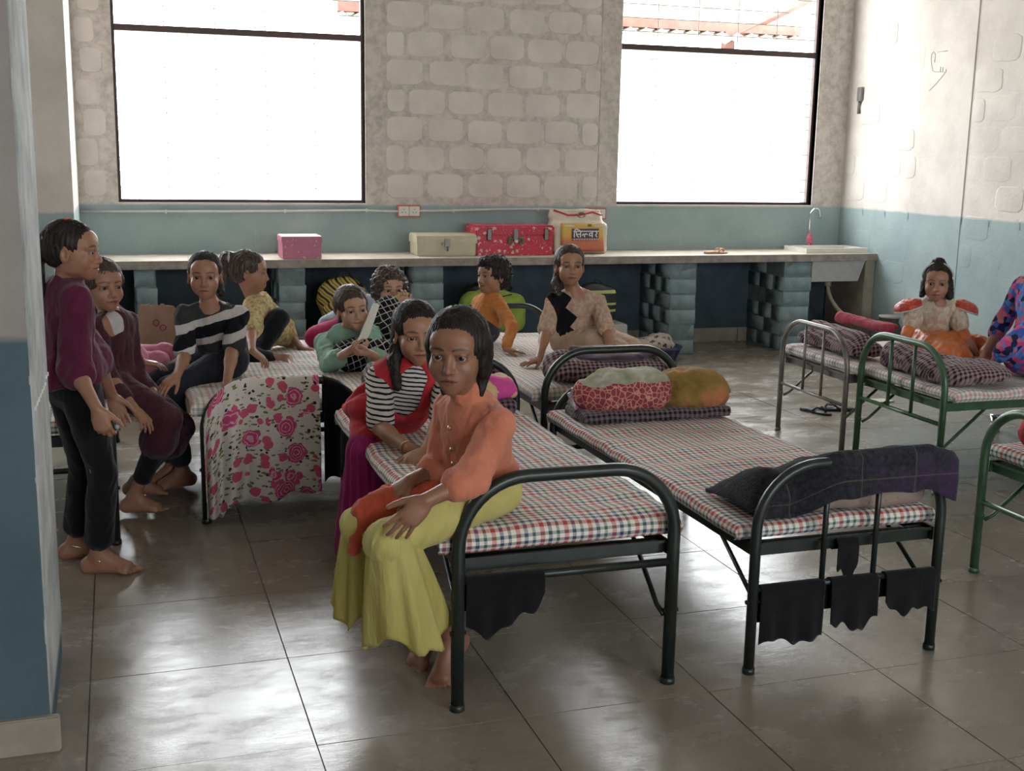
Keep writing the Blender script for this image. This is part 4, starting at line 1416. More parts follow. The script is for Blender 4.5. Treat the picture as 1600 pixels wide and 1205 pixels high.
def charcoal_z(Xg, Yg):
    v = (Yg - 3.13) / (3.60 - 3.13)
    k = np.clip((Xg - 2.02) / 0.16, 0, 1)           # left side slips down behind the arch
    k = k * k * (3 - 2 * k)
    kr = np.clip((2.61 - Xg) / 0.10, 0, 1)
    vs = [0.0, 0.10, 0.20, 0.27, 0.34, 0.48, 0.70, 0.88, 1.0]
    zc = [0.585, 0.640, 0.700, 0.716, 0.706, 0.680, 0.630, 0.560, 0.512]
    yc = [3.162, 3.160, 3.166, 3.188, 3.222, 3.30, 3.43, 3.54, 3.60]
    zl = [0.500, 0.535, 0.575, 0.605, 0.620, 0.622, 0.595, 0.545, 0.503]
    yl = [3.245, 3.25, 3.26, 3.275, 3.29, 3.33, 3.43, 3.53, 3.58]
    P = np.stack([Xg, Yg, 0 * Xg], -1).reshape(-1, 3)
    n = (fbm(P, 5.0, 71, 3) * 0.016 + fbm(P * [1.5, 0.8, 1], 9, 72, 2) * 0.008).reshape(Xg.shape)
    hem = (0.020 * fbm(P, 7, 73, 2)).reshape(Xg.shape) * (v < 0.12)
    z = np.interp(v, vs, zl) * (1 - k) + np.interp(v, vs, zc) * k + n * np.clip((v - 0.2) * 3, 0.15, 1) + hem
    z = z - 0.035 * (1 - kr)
    kl = np.clip((Xg - 1.90) / 0.09, 0, 1)
    z = 0.498 + (z - 0.498) * (0.1 + 0.9 * kl * (2 - kl))
    y = np.interp(v, vs, yl) * (1 - k) + np.interp(v, vs, yc) * k
    return np.stack([Xg, y, np.maximum(z, 0.498)], -1)


heap_sheet('charcoal_blanket', 'charcoal plaid wool blanket heaped on the end of the right front cot', 'blanket', CHARCOAL, 1.905, 2.605, 3.13, 3.60, charcoal_z, nx=80, ny=60, t=0.014)

# check roll on the cot of the girl in green, bundle at the far end of the front cot
o = soft('rolled_blanket', [rcone((1.12, 5.40, 0.605), (1.66, 5.40, 0.605), 0.075, 0.07, 0.03), rcone((1.14, 5.34, 0.58), (1.5, 5.34, 0.58), 0.05, 0.045, 0.03)], 0.008, PURPLE_CHECK, base=np.array([1.38, 5.40, 0.54]), disp=wrinkle(0.011, 10, 74, 0.008))
tag(o, 'rolled plum check blanket behind the girl with striped sleeves', 'blanket')
TIEDYE = print_mat('pink_yellow_soft_print', (0.55, 0.40, 0.20), [((0.55, 0.06, 0.28), 0.45, 0.40), ((0.52, 0.38, 0.50), 0.6, 0.22)], 14, rough=0.9)
o = soft('bright_quilt', [rbox((1.40, 4.82, 0.650), (0.20, 0.11, 0.040), None, 0.035), rcone((1.24, 4.80, 0.66), (1.53, 4.80, 0.655), 0.045, 0.04, 0.03)], 0.008, TIEDYE, base=np.array([1.40, 4.82, 0.61]), disp=wrinkle(0.011, 9, 75, 0.008))
tag(o, 'pink and yellow printed quilt on the far end of the front cot', 'quilt')
o = soft('dark_check_blanket', [rbox((1.40, 4.82, 0.578), (0.19, 0.115, 0.036), None, 0.03)], 0.008, DARK_CHECK, base=np.array([1.40, 4.82, 0.54]), disp=wrinkle(0.006, 9, 76))
tag(o, 'folded dark check blanket under the pink and yellow quilt', 'blanket')
o = soft('dark_pillow', [ell((1.52, 5.36, 0.66), (0.15, 0.10, 0.075))], 0.008, fabric('brown_black_cloth', (0.035, 0.022, 0.018), (0.018, 0.012, 0.010), fold=0.5), base=np.array([1.52, 5.36, 0.59]), disp=wrinkle(0.006, 9, 77))
tag(o, 'dark brown rounded pillow behind the pair of cot arches', 'pillow')
o = soft('pink_ball', [ell((1.215, 3.83, 0.600), (0.05, 0.05, 0.058))], 0.005, plain('magenta_rubber', (0.42, 0.012, 0.09), 0.4), base=np.array([1.215, 3.83, 0.545]))
tag(o, 'magenta ball on the mattress behind the girl in orange', 'ball')

# rolled mats behind the girl in green
MAT1 = fabric('magenta_mat', (0.46, 0.03, 0.13), (0.36, 0.02, 0.10), fold=0.3)
MAT2 = fabric('grey_blue_mat', (0.42, 0.48, 0.58), (0.34, 0.40, 0.50), fold=0.3)
a0, a1 = at_y(492, 527, 6.78), at_y(560, 498, 7.0)
o = soft('rolled_mat', [rcone(a0, a1, 0.062, 0.062), rcone(a0, a0 + (a0 - a1) * 0.02, 0.045, 0.045, 0.005)], 0.007, MAT1, base=(a0 + a1) / 2 - [0, 0, 0.06], disp=wrinkle(0.003, 10, 78))
tag(o, 'rolled magenta mat behind the girl in green', 'mat')
a0, a1 = at_y(512, 507, 6.92), at_y(575, 474, 7.1)
o = soft('rolled_mat', [rcone(a0, a1, 0.058, 0.058)], 0.007, MAT2, base=(a0 + a1) / 2 - [0, 0, 0.06], disp=wrinkle(0.003, 10, 79))
tag(o, 'rolled grey-blue mat on top of the magenta one', 'mat')

# booklets held by the two girls
def booklet(name, label, pts, m, t=0.004):
    P = np.array(pts, float)
    nrm = np.cross(P[1] - P[0], P[3] - P[0])
    nrm /= np.linalg.norm(nrm)
    b0 = P.mean(0)
    root = empty(name, b0)
    tag(root, label, 'booklet')
    mid0, mid1 = (P[0] + P[1]) / 2 + nrm * 0.018, (P[3] + P[2]) / 2 + nrm * 0.018
    for q4, nm in (((P[0], mid0, mid1, P[3]), 'page_block'), ((mid0, P[1], P[2], mid1), 'page_block')):
        v = [p - b0 for p in q4] + [p - b0 + nrm * t for p in q4]
        obj(nm, v, BOXF, m, root)
    return root


booklet('booklet', 'open white booklet held by the girl in green', [at_y(555, 541, 5.88), at_y(576, 526, 5.98), at_y(592, 476, 6.04), at_y(583, 473, 5.94)], plain('printed_paper', (0.70, 0.68, 0.60), 0.7, var=0.06, scale=60))
booklet('booklet', 'yellow-green booklet in front of the curly-haired girl', [at_y(606, 476, 6.44), at_y(632, 472, 6.40), at_y(640, 458, 6.42), at_y(612, 466, 6.46)], plain('yellow_green_book_cover', (0.50, 0.47, 0.08), 0.5, var=0.2, scale=20))

# bedding on the right-hand cots
o = soft('rolled_blanket', [rbox((3.98, 5.93, 0.588), (0.11, 0.30, 0.042), None, 0.038), rcone((3.96, 6.16, 0.645), (3.98, 5.70, 0.635), 0.050, 0.050, 0.04)], 0.008, PURPLE_CHECK, base=np.array([3.98, 5.93, 0.54]), disp=wrinkle(0.009, 9, 81, 0.006))
tag(o, 'folded plum check blanket on the worn grey cot', 'blanket')
o = soft('red_blanket', [rbox((4.10, 5.86, 0.715), (0.06, 0.22, 0.024), rotz(6), 0.022), rcone((4.06, 6.06, 0.735), (4.12, 5.66, 0.71), 0.028, 0.018, 0.03)], 0.007, fabric('rose_red_wool', (0.40, 0.065, 0.10), (0.30, 0.04, 0.065), fold=0.6), base=np.array([4.10, 5.86, 0.71]), disp=wrinkle(0.007, 10, 82, 0.005))
tag(o, 'rose red folded blanket on top of the check blanket by the wall', 'blanket')
o = soft('check_blanket', [rbox((4.00, 5.12, 0.590), (0.11, 0.31, 0.045), None, 0.04), ell((4.10, 4.96, 0.595), (0.22, 0.20, 0.055), None, 0.06), rcone((3.95, 5.40, 0.635), (3.97, 5.05, 0.62), 0.05, 0.05, 0.04)], 0.008, PURPLE_CHECK, base=np.array([4.05, 5.1, 0.54]), disp=wrinkle(0.011, 8, 83, 0.008))
tag(o, 'plum check blanket piled on the end of the green cot', 'blanket')
M = print_mat('red_orange_floral_blanket', (0.48, 0.035, 0.045), [((0.55, 0.40, 0.25), 0.35, 0.30), ((0.06, 0.02, 0.02), 0.5, 0.14)], 12, rough=0.85)
o = soft('red_floral_blanket', [rbox((3.46, 3.46, 0.625), (0.14, 0.27, 0.085), None, 0.07), ell((3.42, 3.62, 0.62), (0.10, 0.10, 0.08), None, 0.05)], 0.009, M, base=np.array([3.46, 3.46, 0.54]), disp=wrinkle(0.012, 8, 84, 0.008))
tag(o, 'red floral blanket bundle on the cot at the right edge', 'blanket')
cu = empty('steel_cup', at_z(1554, 673, 0.0))
tag(cu, 'steel tumbler standing on the floor under the green cot', 'cup')
v, f = tube_geo([(0, 0, 0), (0, 0, 0.10)], [0.028, 0.036], 20)
obj('wall', v, f, STEEL, cu, smooth=True)
MB().tube([(0, 0, 0.098), (0, 0, 0.104)], [0.038, 0.0375], 20).build('rim', STEEL, cu, smooth=True)
pc = at_z(1372, 627, 0.0)
q = MB().add([(-0.08, -0.05, 0.001), (0.09, -0.06, 0.001), (0.08, 0.06, 0.001), (-0.09, 0.05, 0.001), (-0.08, -0.05, 0.004), (0.09, -0.06, 0.012), (0.08, 0.06, 0.004), (-0.09, 0.05, 0.010)], BOXF).build('paper_sheet', plain('dusty_paper', (0.5, 0.5, 0.42), 0.8), None, pc)
tag(q, 'crumpled pale paper sheet on the floor behind the green cot', 'paper')

# ------------------------------------------------------------------ cloths hung on the cot ends
def hang(name, label, cat, m, top, drop, back=0.06, yn=-1.0, nx=44, nz=40, wav=0.012, seed=1, ragged=0.015, t=0.003, folds_=6, uvscale=1.0, group=None, off=0.022):
    """cloth over a rail: top = list of rail points, drop(t) = length of the front fall"""
    P0 = np.array(top, float)
    tt = np.linspace(0, 1, nx)
    s_ = np.linspace(0, len(P0) - 1, nx)
    rail = np.stack([np.interp(s_, range(len(P0)), P0[:, i]) for i in range(3)], 1)
    seg = np.concatenate([[0], np.cumsum(np.linalg.norm(np.diff(rail, axis=0), axis=1))])
    V, uv = [], []
    for j in range(nz):
        w = j / (nz - 1)
        for i in range(nx):
            d = drop(tt[i])
            L = back + 0.05 + d
            s = w * L
            if s < back:
                y, z = -yn * off, -(back - s)
            elif s < back + 0.05:
                a = (s - back) / 0.05 * math.pi
                y, z = -yn * off * math.cos(a), off * 0.9 * math.sin(a)
            else:
                z = -(s - back - 0.05)
                k = min(1, -z / 0.25)
                y = yn * off + yn * 0.004 + wav * k * (0.35 + math.sin(tt[i] * folds_ * 6.28 + seed + 0.6 * math.sin(6 * z))) * yn
            rg = ragged * max(0.0, (w - 0.8) / 0.2) * (0.6 * math.sin(tt[i] * 9 + seed * 3) + 0.4 * math.sin(tt[i] * 21 + seed))
            V.append(rail[i] + np.array([0, y, z + rg]))
            uv.append((seg[i] * uvscale, s * uvscale))
    idx = np.arange(nx * nz).reshape(nz, nx)
    Q = np.stack([idx[:-1, :-1], idx[:-1, 1:], idx[1:, 1:], idx[1:, :-1]], -1).reshape(-1, 4)
    V = np.array(V)
    base = np.array([V[:, 0].mean(), V[:, 1].mean(), V[:, 2].min()])
    o = obj(name, V - base, Q, m, None, base, True, uv)
    md = o.modifiers.new('thickness', 'SOLIDIFY')
    md.thickness = t
    tag(o, label, cat, group)
    return o


M = Mat('cream_cotton_with_pink_roses')
u = M.uv()
wob = M.n('ShaderNodeVectorMath', {0: u, 1: M.n('ShaderNodeVectorMath', {0: M.noise(u, 30.0, 2, out='Color'), 1: (0.02, 0.02, 0.0)}, operation='MULTIPLY').outputs[0]}, operation='ADD').outputs[0]


def dots(scale, size, off=0.0, warp=True):
    return M.math('LESS_THAN', M.n('ShaderNodeTexVoronoi', {'Vector': M.n('ShaderNodeVectorMath', {0: wob if warp else u, 1: (off, off * 0.7, 0)}, operation='ADD').outputs[0], 'Scale': scale}).outputs['Distance'], size)


c = M.ramp(M.noise(u, 6.0, 3), [(0.3, (0.56, 0.52, 0.47)), (0.7, (0.66, 0.63, 0.58))])
leaf = M.n('ShaderNodeTexVoronoi', {'Vector': M.scale(wob, 1.0, 2.3, 1), 'Scale': 26.0}).outputs['Distance']
c = M.mix(M.math('LESS_THAN', leaf, 0.30), c, (0.16, 0.18, 0.075))
c = M.mix(dots(30.0, 0.20, 3.1), c, (0.035, 0.03, 0.035))
c = M.mix(dots(16.0, 0.34, 1.7), c, (0.55, 0.10, 0.18))
rose_d = M.n('ShaderNodeTexVoronoi', {'Vector': wob, 'Scale': 8.0, 'Randomness': 0.9}).outputs['Distance']
petal = M.math('SINE', M.math('ADD', M.math('MULTIPLY', rose_d, 70.0), M.math('MULTIPLY', M.noise(u, 26.0, 3), 9.0)))
rose_c = M.ramp(petal, [(0.2, (0.50, 0.07, 0.17)), (0.5, (0.60, 0.16, 0.27)), (0.9, (0.66, 0.36, 0.43))])
c = M.mix(M.math('LESS_THAN', M.math('ADD', rose_d, M.math('MULTIPLY', M.noise(u, 22.0, 2), 0.36)), 0.56), c, rose_c)
M.set(color=c, rough=0.9, sheen=0.1, spec=0.12)
M.set(normal=M.bump(M.noise(u, 12.0, 4), 0.4, 0.02))
ROSES = M.m

rad, w_, h_ = 0.21, 0.70, 0.63
arch_pts = [(0.318 + 0.0, 5.255, 0.36)] + [(0.318 + x, 5.255, z) for x, _, z in arc((rad, 0, h_ - rad), rad, 175, 90, 10)] + [(0.318 + x, 5.255, h_) for x in (0.30, 0.36, 0.42, 0.48, 0.505)]
arch_top = [p for p in arch_pts]


def rose_drop(t):
    z = np.interp(t * (len(arch_top) - 1), range(len(arch_top)), [p[2] for p in arch_top])
    bottom = 0.025 if t < 0.38 else (0.025 + (t - 0.38) / 0.06 * 0.065 if t < 0.44 else 0.09 + 0.05 * (t - 0.44) + 0.010 * math.sin(t * 40))
    return max(0.12, z - bottom)


hang('floral_cloth', 'cream cloth with pink roses hung over the end of a cot', 'cloth', ROSES, arch_top, rose_drop, back=0.10, wav=0.026, seed=2, folds_=4, ragged=0.008, nx=64, nz=60)
BLACKH = fabric('black_cotton_cloth', (0.008, 0.008, 0.010), (0.005, 0.005, 0.006), fold=0.5)
arch2 = [(0.318 + 0.525, 5.255, h_)] + [(0.318 + x, 5.255, z) for x, _, z in arc((w_ - rad, 0, h_ - rad), rad, 75, 14, 8)]
hang('black_cloth', 'black garment hung on the cot end beside the floral cloth', 'cloth', BLACKH, arch2, lambda t: 0.46 - 0.28 * 0 - 0.10 * t, back=0.2, wav=0.012, seed=4, folds_=3)
hang('black_cloth', 'black cloth hung under the end of the front cot', 'cloth', BLACKH, [(0.925, 3.20, 0.405), (1.17, 3.20, 0.405)], lambda t: 0.135 + 0.03 * math.sin(t * 5) - 0.06 * max(0, (t - 0.75) * 4) ** 2, back=0.10, wav=0.012, seed=5, ragged=0.02, folds_=3, off=0.016)
hang('black_cloth', 'widest black cloth on the low bar of the right front cot', 'cloth', BLACKH, [(1.905, 3.19, 0.285), (2.14, 3.19, 0.285)], lambda t: 0.175 + 0.015 * t, back=0.12, wav=0.008, seed=6, ragged=0.015, folds_=3, off=0.014)
hang('black_cloth', 'middle black cloth on the low bar of the right front cot', 'cloth', BLACKH, [(2.165, 3.19, 0.285), (2.345, 3.19, 0.285)], lambda t: 0.135 + 0.03 * math.sin(t * 3.1), back=0.10, wav=0.008, seed=8, ragged=0.02, folds_=2, off=0.014)
hang('black_cloth', 'short black cloth on the low bar of the right front cot, nearest its right leg', 'cloth', BLACKH, [(2.375, 3.19, 0.285), (2.57, 3.19, 0.285)], lambda t: 0.10 + 0.03 * math.sin(t * 2.6), back=0.08, wav=0.008, seed=9, ragged=0.02, folds_=2, off=0.014)
hang('black_sock', 'small black cloth tip hanging from the end rail of the right front cot', 'cloth', BLACKH, [(2.19, 3.21, 0.412), (2.27, 3.21, 0.412)], lambda t: 0.07 + 0.05 * math.sin(t * 3.1), back=0.03, wav=0.006, seed=10, ragged=0.02, folds_=1, off=0.016)
hang('dark_cloth', 'dark brown cloth hung on the far arch beside the pink and yellow quilt', 'cloth', fabric('dark_brown_cloth', (0.035, 0.02, 0.02), fold=0.5), [(1.50, 5.24, 0.665), (1.62, 5.24, 0.60), (1.72, 5.24, 0.52)], lambda t: 0.26, back=0.05, wav=0.012, seed=11, folds_=2)


# ------------------------------------------------------------------ people: body builder
def U(v):
    v = np.asarray(v, float)
    return v / (np.linalg.norm(v) + 1e-12)


def on_ray(px, py, parent, L, near=True):
    """the point of the view ray at distance L from the parent joint (nearer or farther solution)"""
    d = U(ray(px, py))
    o = np.array([0, 0, CAM_H])
    m = o - parent
    b = m @ d
    disc = b * b - (m @ m - L * L)
    t = -b + (0 if disc < 0 else (-1 if near else 1) * math.sqrt(disc))
    return o + d * t


def lerp(a, b, t):
    return np.asarray(a) * (1 - t) + np.asarray(b) * t


def hand_prims(w, f, n, side, s, curl=25, spread=0.12, thumb=0.6):
    f = U(f)
    n = U(np.asarray(n, float) - f * (np.asarray(n, float) @ f))
    t = np.cross(f, n) if side == 'R' else np.cross(n, f)
    w = np.asarray(w, float)
    R = np.stack([t, f, n], 1)
    P = [ell(w + f * 0.036 * s, (0.029 * s, 0.044 * s, 0.0135 * s), R, 0.012)]
    c1, s1 = math.cos, math.sin
    for k, (off, ln, r) in enumerate(((0.0215, 0.056, 0.0068), (0.0075, 0.062, 0.0071), (-0.0065, 0.057, 0.0068), (-0.0195, 0.045, 0.0060))):
        kn = w + f * (0.068 - 0.004 * abs(k - 1)) * s + t * off * s
        P.append(rcone(w + t * off * 0.5 * s + f * 0.012 * s, kn, 0.0105 * s, 0.0088 * s, 0.008))
        d0 = U(f + t * spread * (1.3 - k) * 0.7)
        a = math.radians(curl * (0.75 + 0.1 * k))
        p = kn
        ang = 0.0
        for seg, (fr, rr) in enumerate(((0.46, 1.0), (0.30, 0.92), (0.24, 0.80))):
            ang += a
            dd = d0 * c1(ang) + n * s1(ang)
            q = p + dd * ln * fr * s
            P.append(rcone(p, q, r * rr * s * 1.05, r * rr * s * 0.92, 0.003))
            p = q
    tb = w + f * 0.016 * s + t * 0.020 * s + n * 0.003 * s
    d = U(t * thumb + f * 0.75 + n * 0.25)
    k1 = tb + d * 0.030 * s
    k2 = k1 + U(d + f * 0.45 + n * 0.15) * 0.026 * s
    k3 = k2 + U(d + f * 0.8 + n * 0.25) * 0.018 * s
    P += [rcone(tb, k1, 0.0115 * s, 0.0088 * s, 0.010), rcone(k1, k2, 0.0085 * s, 0.0074 * s, 0.003), rcone(k2, k3, 0.0076 * s, 0.0060 * s, 0.003)]
    return P


def foot_prims(a, d, s, up=(0, 0, 1), side='R'):
    up = U(up)
    d = U(np.asarray(d, float) - up * (np.asarray(d, float) @ up))
    lat = np.cross(d, up) * (1 if side == 'R' else -1)      # outwards (little toe side)
    sole = np.asarray(a, float) - up * 0.066 * s
    heel = sole - d * 0.034 * s + up * 0.027 * s
    ball = sole + d * 0.105 * s + up * 0.020 * s
    P = [rcone(a, heel, 0.028 * s, 0.027 * s, 0.02), rcone(heel, ball - lat * 0.008 * s, 0.026 * s, 0.019 * s, 0.02), rcone(heel, ball + lat * 0.016 * s, 0.024 * s, 0.017 * s, 0.02),
         rcone(np.asarray(a) + d * 0.012 * s, ball - lat * 0.006 * s, 0.030 * s, 0.019 * s, 0.025)]
    for k in range(5):
        o = (-0.026 + 0.0145 * k) * s
        b = ball + lat * o - up * 0.004 * s - d * 0.004 * s * k
        ln = (0.046, 0.042, 0.037, 0.031, 0.026)[k] * s
        r = (0.0112, 0.0085, 0.008, 0.0075, 0.0072)[k] * s
        P.append(rcone(b, b + d * ln - up * (0.008 * s), r * 1.05, r * 0.85, 0.004))
    return P


def head_prims(c, R, s, nose=1.0, smile=0.0, jaw=0.86):
    """head, local x = person's right, y = forward, z = up; s = 1 is 0.20 m from chin to crown"""
    def L(p):
        return np.asarray(c) + R @ (np.asarray(p, float) * s)

    def E(p, r, k=0.02, sub=False, rot=None):
        return ell(L(p), np.asarray(r, float) * s, R if rot is None else R @ rot, k * s, sub)

    def C(p, q, ra, rb, k=0.01, sub=False):
        return rcone(L(p), L(q), ra * s, rb * s, k * s, sub)
    P = [E((0, -0.016, 0.028), (0.0715, 0.089, 0.0735)),
         E((0, 0.022, -0.026), (0.0560, 0.060, 0.064), 0.03),
         E((0, 0.040, -0.060), (0.034 * jaw, 0.038, 0.036), 0.03),
         E((0, 0.062, -0.0855), (0.017 * jaw, 0.016, 0.0145), 0.026),
         E((0.041 * jaw, 0.012, -0.050), (0.012, 0.026, 0.024), 0.03), E((-0.041 * jaw, 0.012, -0.050), (0.012, 0.026, 0.024), 0.03),
         E((0, 0.055, 0.036), (0.05, 0.026, 0.03), 0.03)]
    for sx in (1, -1):
        P += [E((0.036 * sx, 0.055, -0.034 + 0.004 * smile), (0.020, 0.018, 0.020), 0.024),
              E((0.030 * sx, 0.098, -0.002), (0.019, 0.016, 0.0115), 0.016, True),
              C((0.016 * sx, 0.0765, 0.0155), (0.047 * sx, 0.066, 0.0145), 0.0065, 0.005, 0.012)]
    P += [C((0, 0.079, 0.004), (0, 0.0925 * (0.6 + 0.4 * nose), -0.030), 0.0062, 0.0088, 0.011), E((0, 0.0935, -0.034), (0.0098, 0.0105, 0.0085), 0.006)]
    for sx in (1, -1):
        P += [E((0.0112 * sx, 0.0835, -0.0365), (0.0072, 0.0085, 0.0066), 0.006),
              E((0.0058 * sx, 0.0915, -0.0425), (0.0032, 0.004, 0.003), 0.003, True)]
    # eyelids and openings
    for sx in (1, -1):
        e = np.array([0.0305 * sx, 0.0675, -0.002])
        P += [E(e, (0.0158, 0.0150, 0.0148), 0.006),
              E(e + [0, 0.0126, -0.0014], (0.0152, 0.011, 0.0054), 0.0025, True)]
    # mouth
    z = -0.0605
    w = 0.0215 + 0.005 * smile
    up = 0.004 * smile
    P += [E((0, 0.070, z), (0.026, 0.0155, 0.018), 0.02)]
    for sx in (1, -1):
        P += [C((0, 0.0850, z + 0.0042), (w * sx, 0.0745, z + up + 0.0005), 0.0046, 0.0022, 0.005),
              C((0, 0.0838, z - 0.0058), (w * 0.85 * sx, 0.0740, z + up - 0.002), 0.0054, 0.0024, 0.005)]
    for sx in (1, -1):
        P += [C((0, 0.0905, z - 0.0006), (w * 1.05 * sx, 0.0785, z + up), 0.0020, 0.0016, 0.003, True)]
    for sx in (1, -1):
        rt = rotz(-22 * sx)
        P += [E((0.0715 * sx, -0.008, -0.012), (0.0085, 0.019, 0.029), 0.008, False, rt),
              E((0.0785 * sx, -0.002, -0.008), (0.006, 0.011, 0.017), 0.006, True, rt)]
    return P


def hair_cap(c, R, s, style):
    def L(p):
        return np.asarray(c) + R @ (np.asarray(p, float) * s)

    def E(p, r, k=0.02, sub=False):
        return ell(L(p), np.asarray(r, float) * s, R, k * s, sub)

    def C(p, q, ra, rb, k=0.02, sub=False):
        return rcone(L(p), L(q), ra * s, rb * s, k * s, sub)
    vol = style.get('vol', 1.0)
    P = [E((0, -0.0175, 0.031), (0.0765 * vol, 0.0945 * vol, 0.0800 * vol)), E((0, -0.045, -0.012), (0.066 * vol, 0.062, 0.055), 0.03)]
    for sx in (1, -1):
        if style.get('sides', True):
            P.append(E((0.062 * sx, -0.008, 0.012), (0.018, 0.040, 0.030), 0.02))
    P += [E((0, 0.112, style.get('line', -0.034)), (0.0655, 0.084, 0.0995), 0.008, True)]
    for sx in (1, -1):
        P.append(E((0.088 * sx, 0.012, -0.035), (0.03, 0.034, 0.040), 0.012, True))
    return P, L, E, C


EYE_ME = None


def eye_mesh():
    global EYE_ME
    if EYE_ME is None:
        bm = bmesh.new()
        bmesh.ops.create_uvsphere(bm, u_segments=24, v_segments=16, radius=1.0)
        bmesh.ops.rotate(bm, verts=bm.verts, cent=(0, 0, 0), matrix=Matrix.Rotation(math.radians(-90), 3, 'X'))
        EYE_ME = bpy.data.meshes.new('eye')
        bm.to_mesh(EYE_ME)
        bm.free()
        EYE_ME.polygons.foreach_set('use_smooth', np.ones(len(EYE_ME.polygons), bool))
        M = Mat('brown_eye')
        y = M.xyz(M.obj())[1]
        M.set(color=M.ramp(y, [(0.0, (0.33, 0.29, 0.27)), (0.80, (0.33, 0.29, 0.27)), (0.835, (0.022, 0.011, 0.007)), (0.955, (0.045, 0.02, 0.012)), (0.962, (0.003, 0.002, 0.002))]), rough=0.12)
        EYE_ME.materials.append(M.m)
    return EYE_ME


def skin_mat(name, color):
    if name in MATS:
        return MATS[name]
    M = Mat(name)
    a = M.n('ShaderNodeAttribute', attribute_name='tint').outputs['Color']
    n = M.noise(M.obj(), 30.0, 5)
    c = M.ramp(n, [(0.3, tuple(v * 0.9 for v in color)), (0.7, tuple(v * 1.07 for v in color))])
    M.set(color=M.mix(1.0, c, a, 'MULTIPLY'), rough=0.46, spec=0.42)
    M.set(normal=M.bump(M.noise(M.obj(), 420.0, 2), 0.08, 0.003))
    MATS[name] = M.m
    return M.m


M = Mat('black_brown_hair')
o_ = M.obj()
st = M.noise(M.scale(o_, 120, 120, 9), 1.0, 3)
M.set(color=M.ramp(st, [(0.3, (0.006, 0.005, 0.0045)), (0.75, (0.026, 0.018, 0.013))]), rough=0.5, spec=0.3)
M.set(normal=M.bump(st, 0.55, 0.006))
HAIR = M.m
M = Mat('sunlit_brown_hair')
o_ = M.obj()
st = M.noise(M.scale(o_, 120, 120, 9), 1.0, 3)
M.set(color=M.ramp(st, [(0.3, (0.02, 0.013, 0.010)), (0.75, (0.075, 0.048, 0.032))]), rough=0.42, spec=0.45)
M.set(normal=M.bump(st, 0.55, 0.006))
HAIR_BROWN = M.m
M = Mat('backlit_loose_hair')
M.set(color=M.ramp(M.noise(M.obj(), 40.0, 2), [(0.3, (0.05, 0.032, 0.02)), (0.7, (0.14, 0.09, 0.055))]), rough=0.35, spec=0.5)
tr = M.n('ShaderNodeBsdfTranslucent', {'Color': (0.30, 0.19, 0.11, 1)})
mx = M.n('ShaderNodeMixShader', {0: 0.4, 1: M.b.outputs[0], 2: tr.outputs[0]})
M.t.links.new(mx.outputs[0], M.out.inputs[0])
FLY = M.m


def torso_prims(J, s, g=0.0, k=0.04, low=True):
    """chest, belly and hips; g inflates"""
    sp = U(J['chest'] - J['pel'])
    Rc = axes(z=sp, x=J['sL'] - J['sR'])
    Rp = axes(z=sp, x=J['hL'] - J['hR'])
    P = [ell(lerp(J['chest'], J['pel'], 0.22), (0.118 * s + g, 0.072 * s + g, 0.115 * s + g), Rc, k),
         ell(lerp(J['chest'], J['pel'], 0.62), (0.096 * s + g, 0.068 * s + g, 0.12 * s + g), Rc, k)]
    for q in ('sL', 'sR'):
        P.append(rcone(J['chest'] + sp * 0.012 * s, J[q] - sp * 0.006 * s, 0.042 * s + g, 0.036 * s + g, k))
    if low:
        P.append(ell(J['pel'] + sp * 0.02 * s, (0.112 * s + g, 0.088 * s + g, 0.085 * s + g), Rp, k))
    return P


def arm_prims(J, q, s, t0=0.0, t1=2.0, g=0.0, flare=0.0, k=0.015):
    """t 0 shoulder, 1 elbow, 2 wrist"""
    S, E, W = J['s' + q], J['e' + q], J['w' + q]
    P = []
    if t0 < 1:
        a, b = t0, min(t1, 1)
        P.append(rcone(lerp(S, E, a), lerp(S, E, b), (0.034 - 0.006 * a) * s + g, (0.034 - 0.006 * b) * s + g + flare * b / max(t1, 1e-6), k))
    if t1 > 1:
        a, b = max(t0, 1) - 1, t1 - 1
        P.append(rcone(lerp(E, W, a), lerp(E, W, b), (0.0285 - 0.0095 * a) * s + g + flare * max(t0, 1) / t1, (0.0285 - 0.0095 * b) * s + g + flare, k))
        if g == 0 and a < 0.2:
            P.append(ell(lerp(E, W, 0.25), (0.029 * s, 0.029 * s, 0.05 * s), axes(z=W - E, x=np.array([0.3, 0.9, 0.2])), k))
    return P


def leg_prims(J, q, s, t0=0.0, t1=2.0, g=0.0, flare=0.0, k=0.02):
    Hh, K, A = J['h' + q], J['k' + q], J['a' + q]
    P = []
    if t0 < 1:
        a, b = t0, min(t1, 1)
        P.append(rcone(lerp(Hh, K, a), lerp(Hh, K, b), (0.064 - 0.02 * a) * s + g, (0.064 - 0.02 * b) * s + g, k))
    if t1 > 1:
        a, b = max(t0, 1) - 1, t1 - 1
        P.append(rcone(lerp(K, A, a), lerp(K, A, b), (0.044 - 0.018 * a) * s + g, (0.044 - 0.018 * b) * s + g + flare, k))
        if a < 0.2:
            back = U(np.cross(U(A - K), np.cross(U(A - K), U(K - Hh)))) * -1
            P.append(ell(lerp(K, A, 0.3) - back * 0.0 * s, (0.040 * s + g, 0.040 * s + g, 0.085 * s + g), axes(z=A - K, x=np.array([0.3, 0.9, 0.2])), k))
    return P


def folds(a1=0.004, a2=0.003, sc=16.0, seed=0, stretch=(1, 1, 0.5)):
    def fn(V, N):
        n1 = fbm(V * np.array(stretch), sc, seed, 2)
        n2 = fbm(V * np.array(stretch), sc * 2.1, seed + 3, 2)
        return a1 * n1 - a2 * np.abs(n2) + 0.5 * a2
    return fn


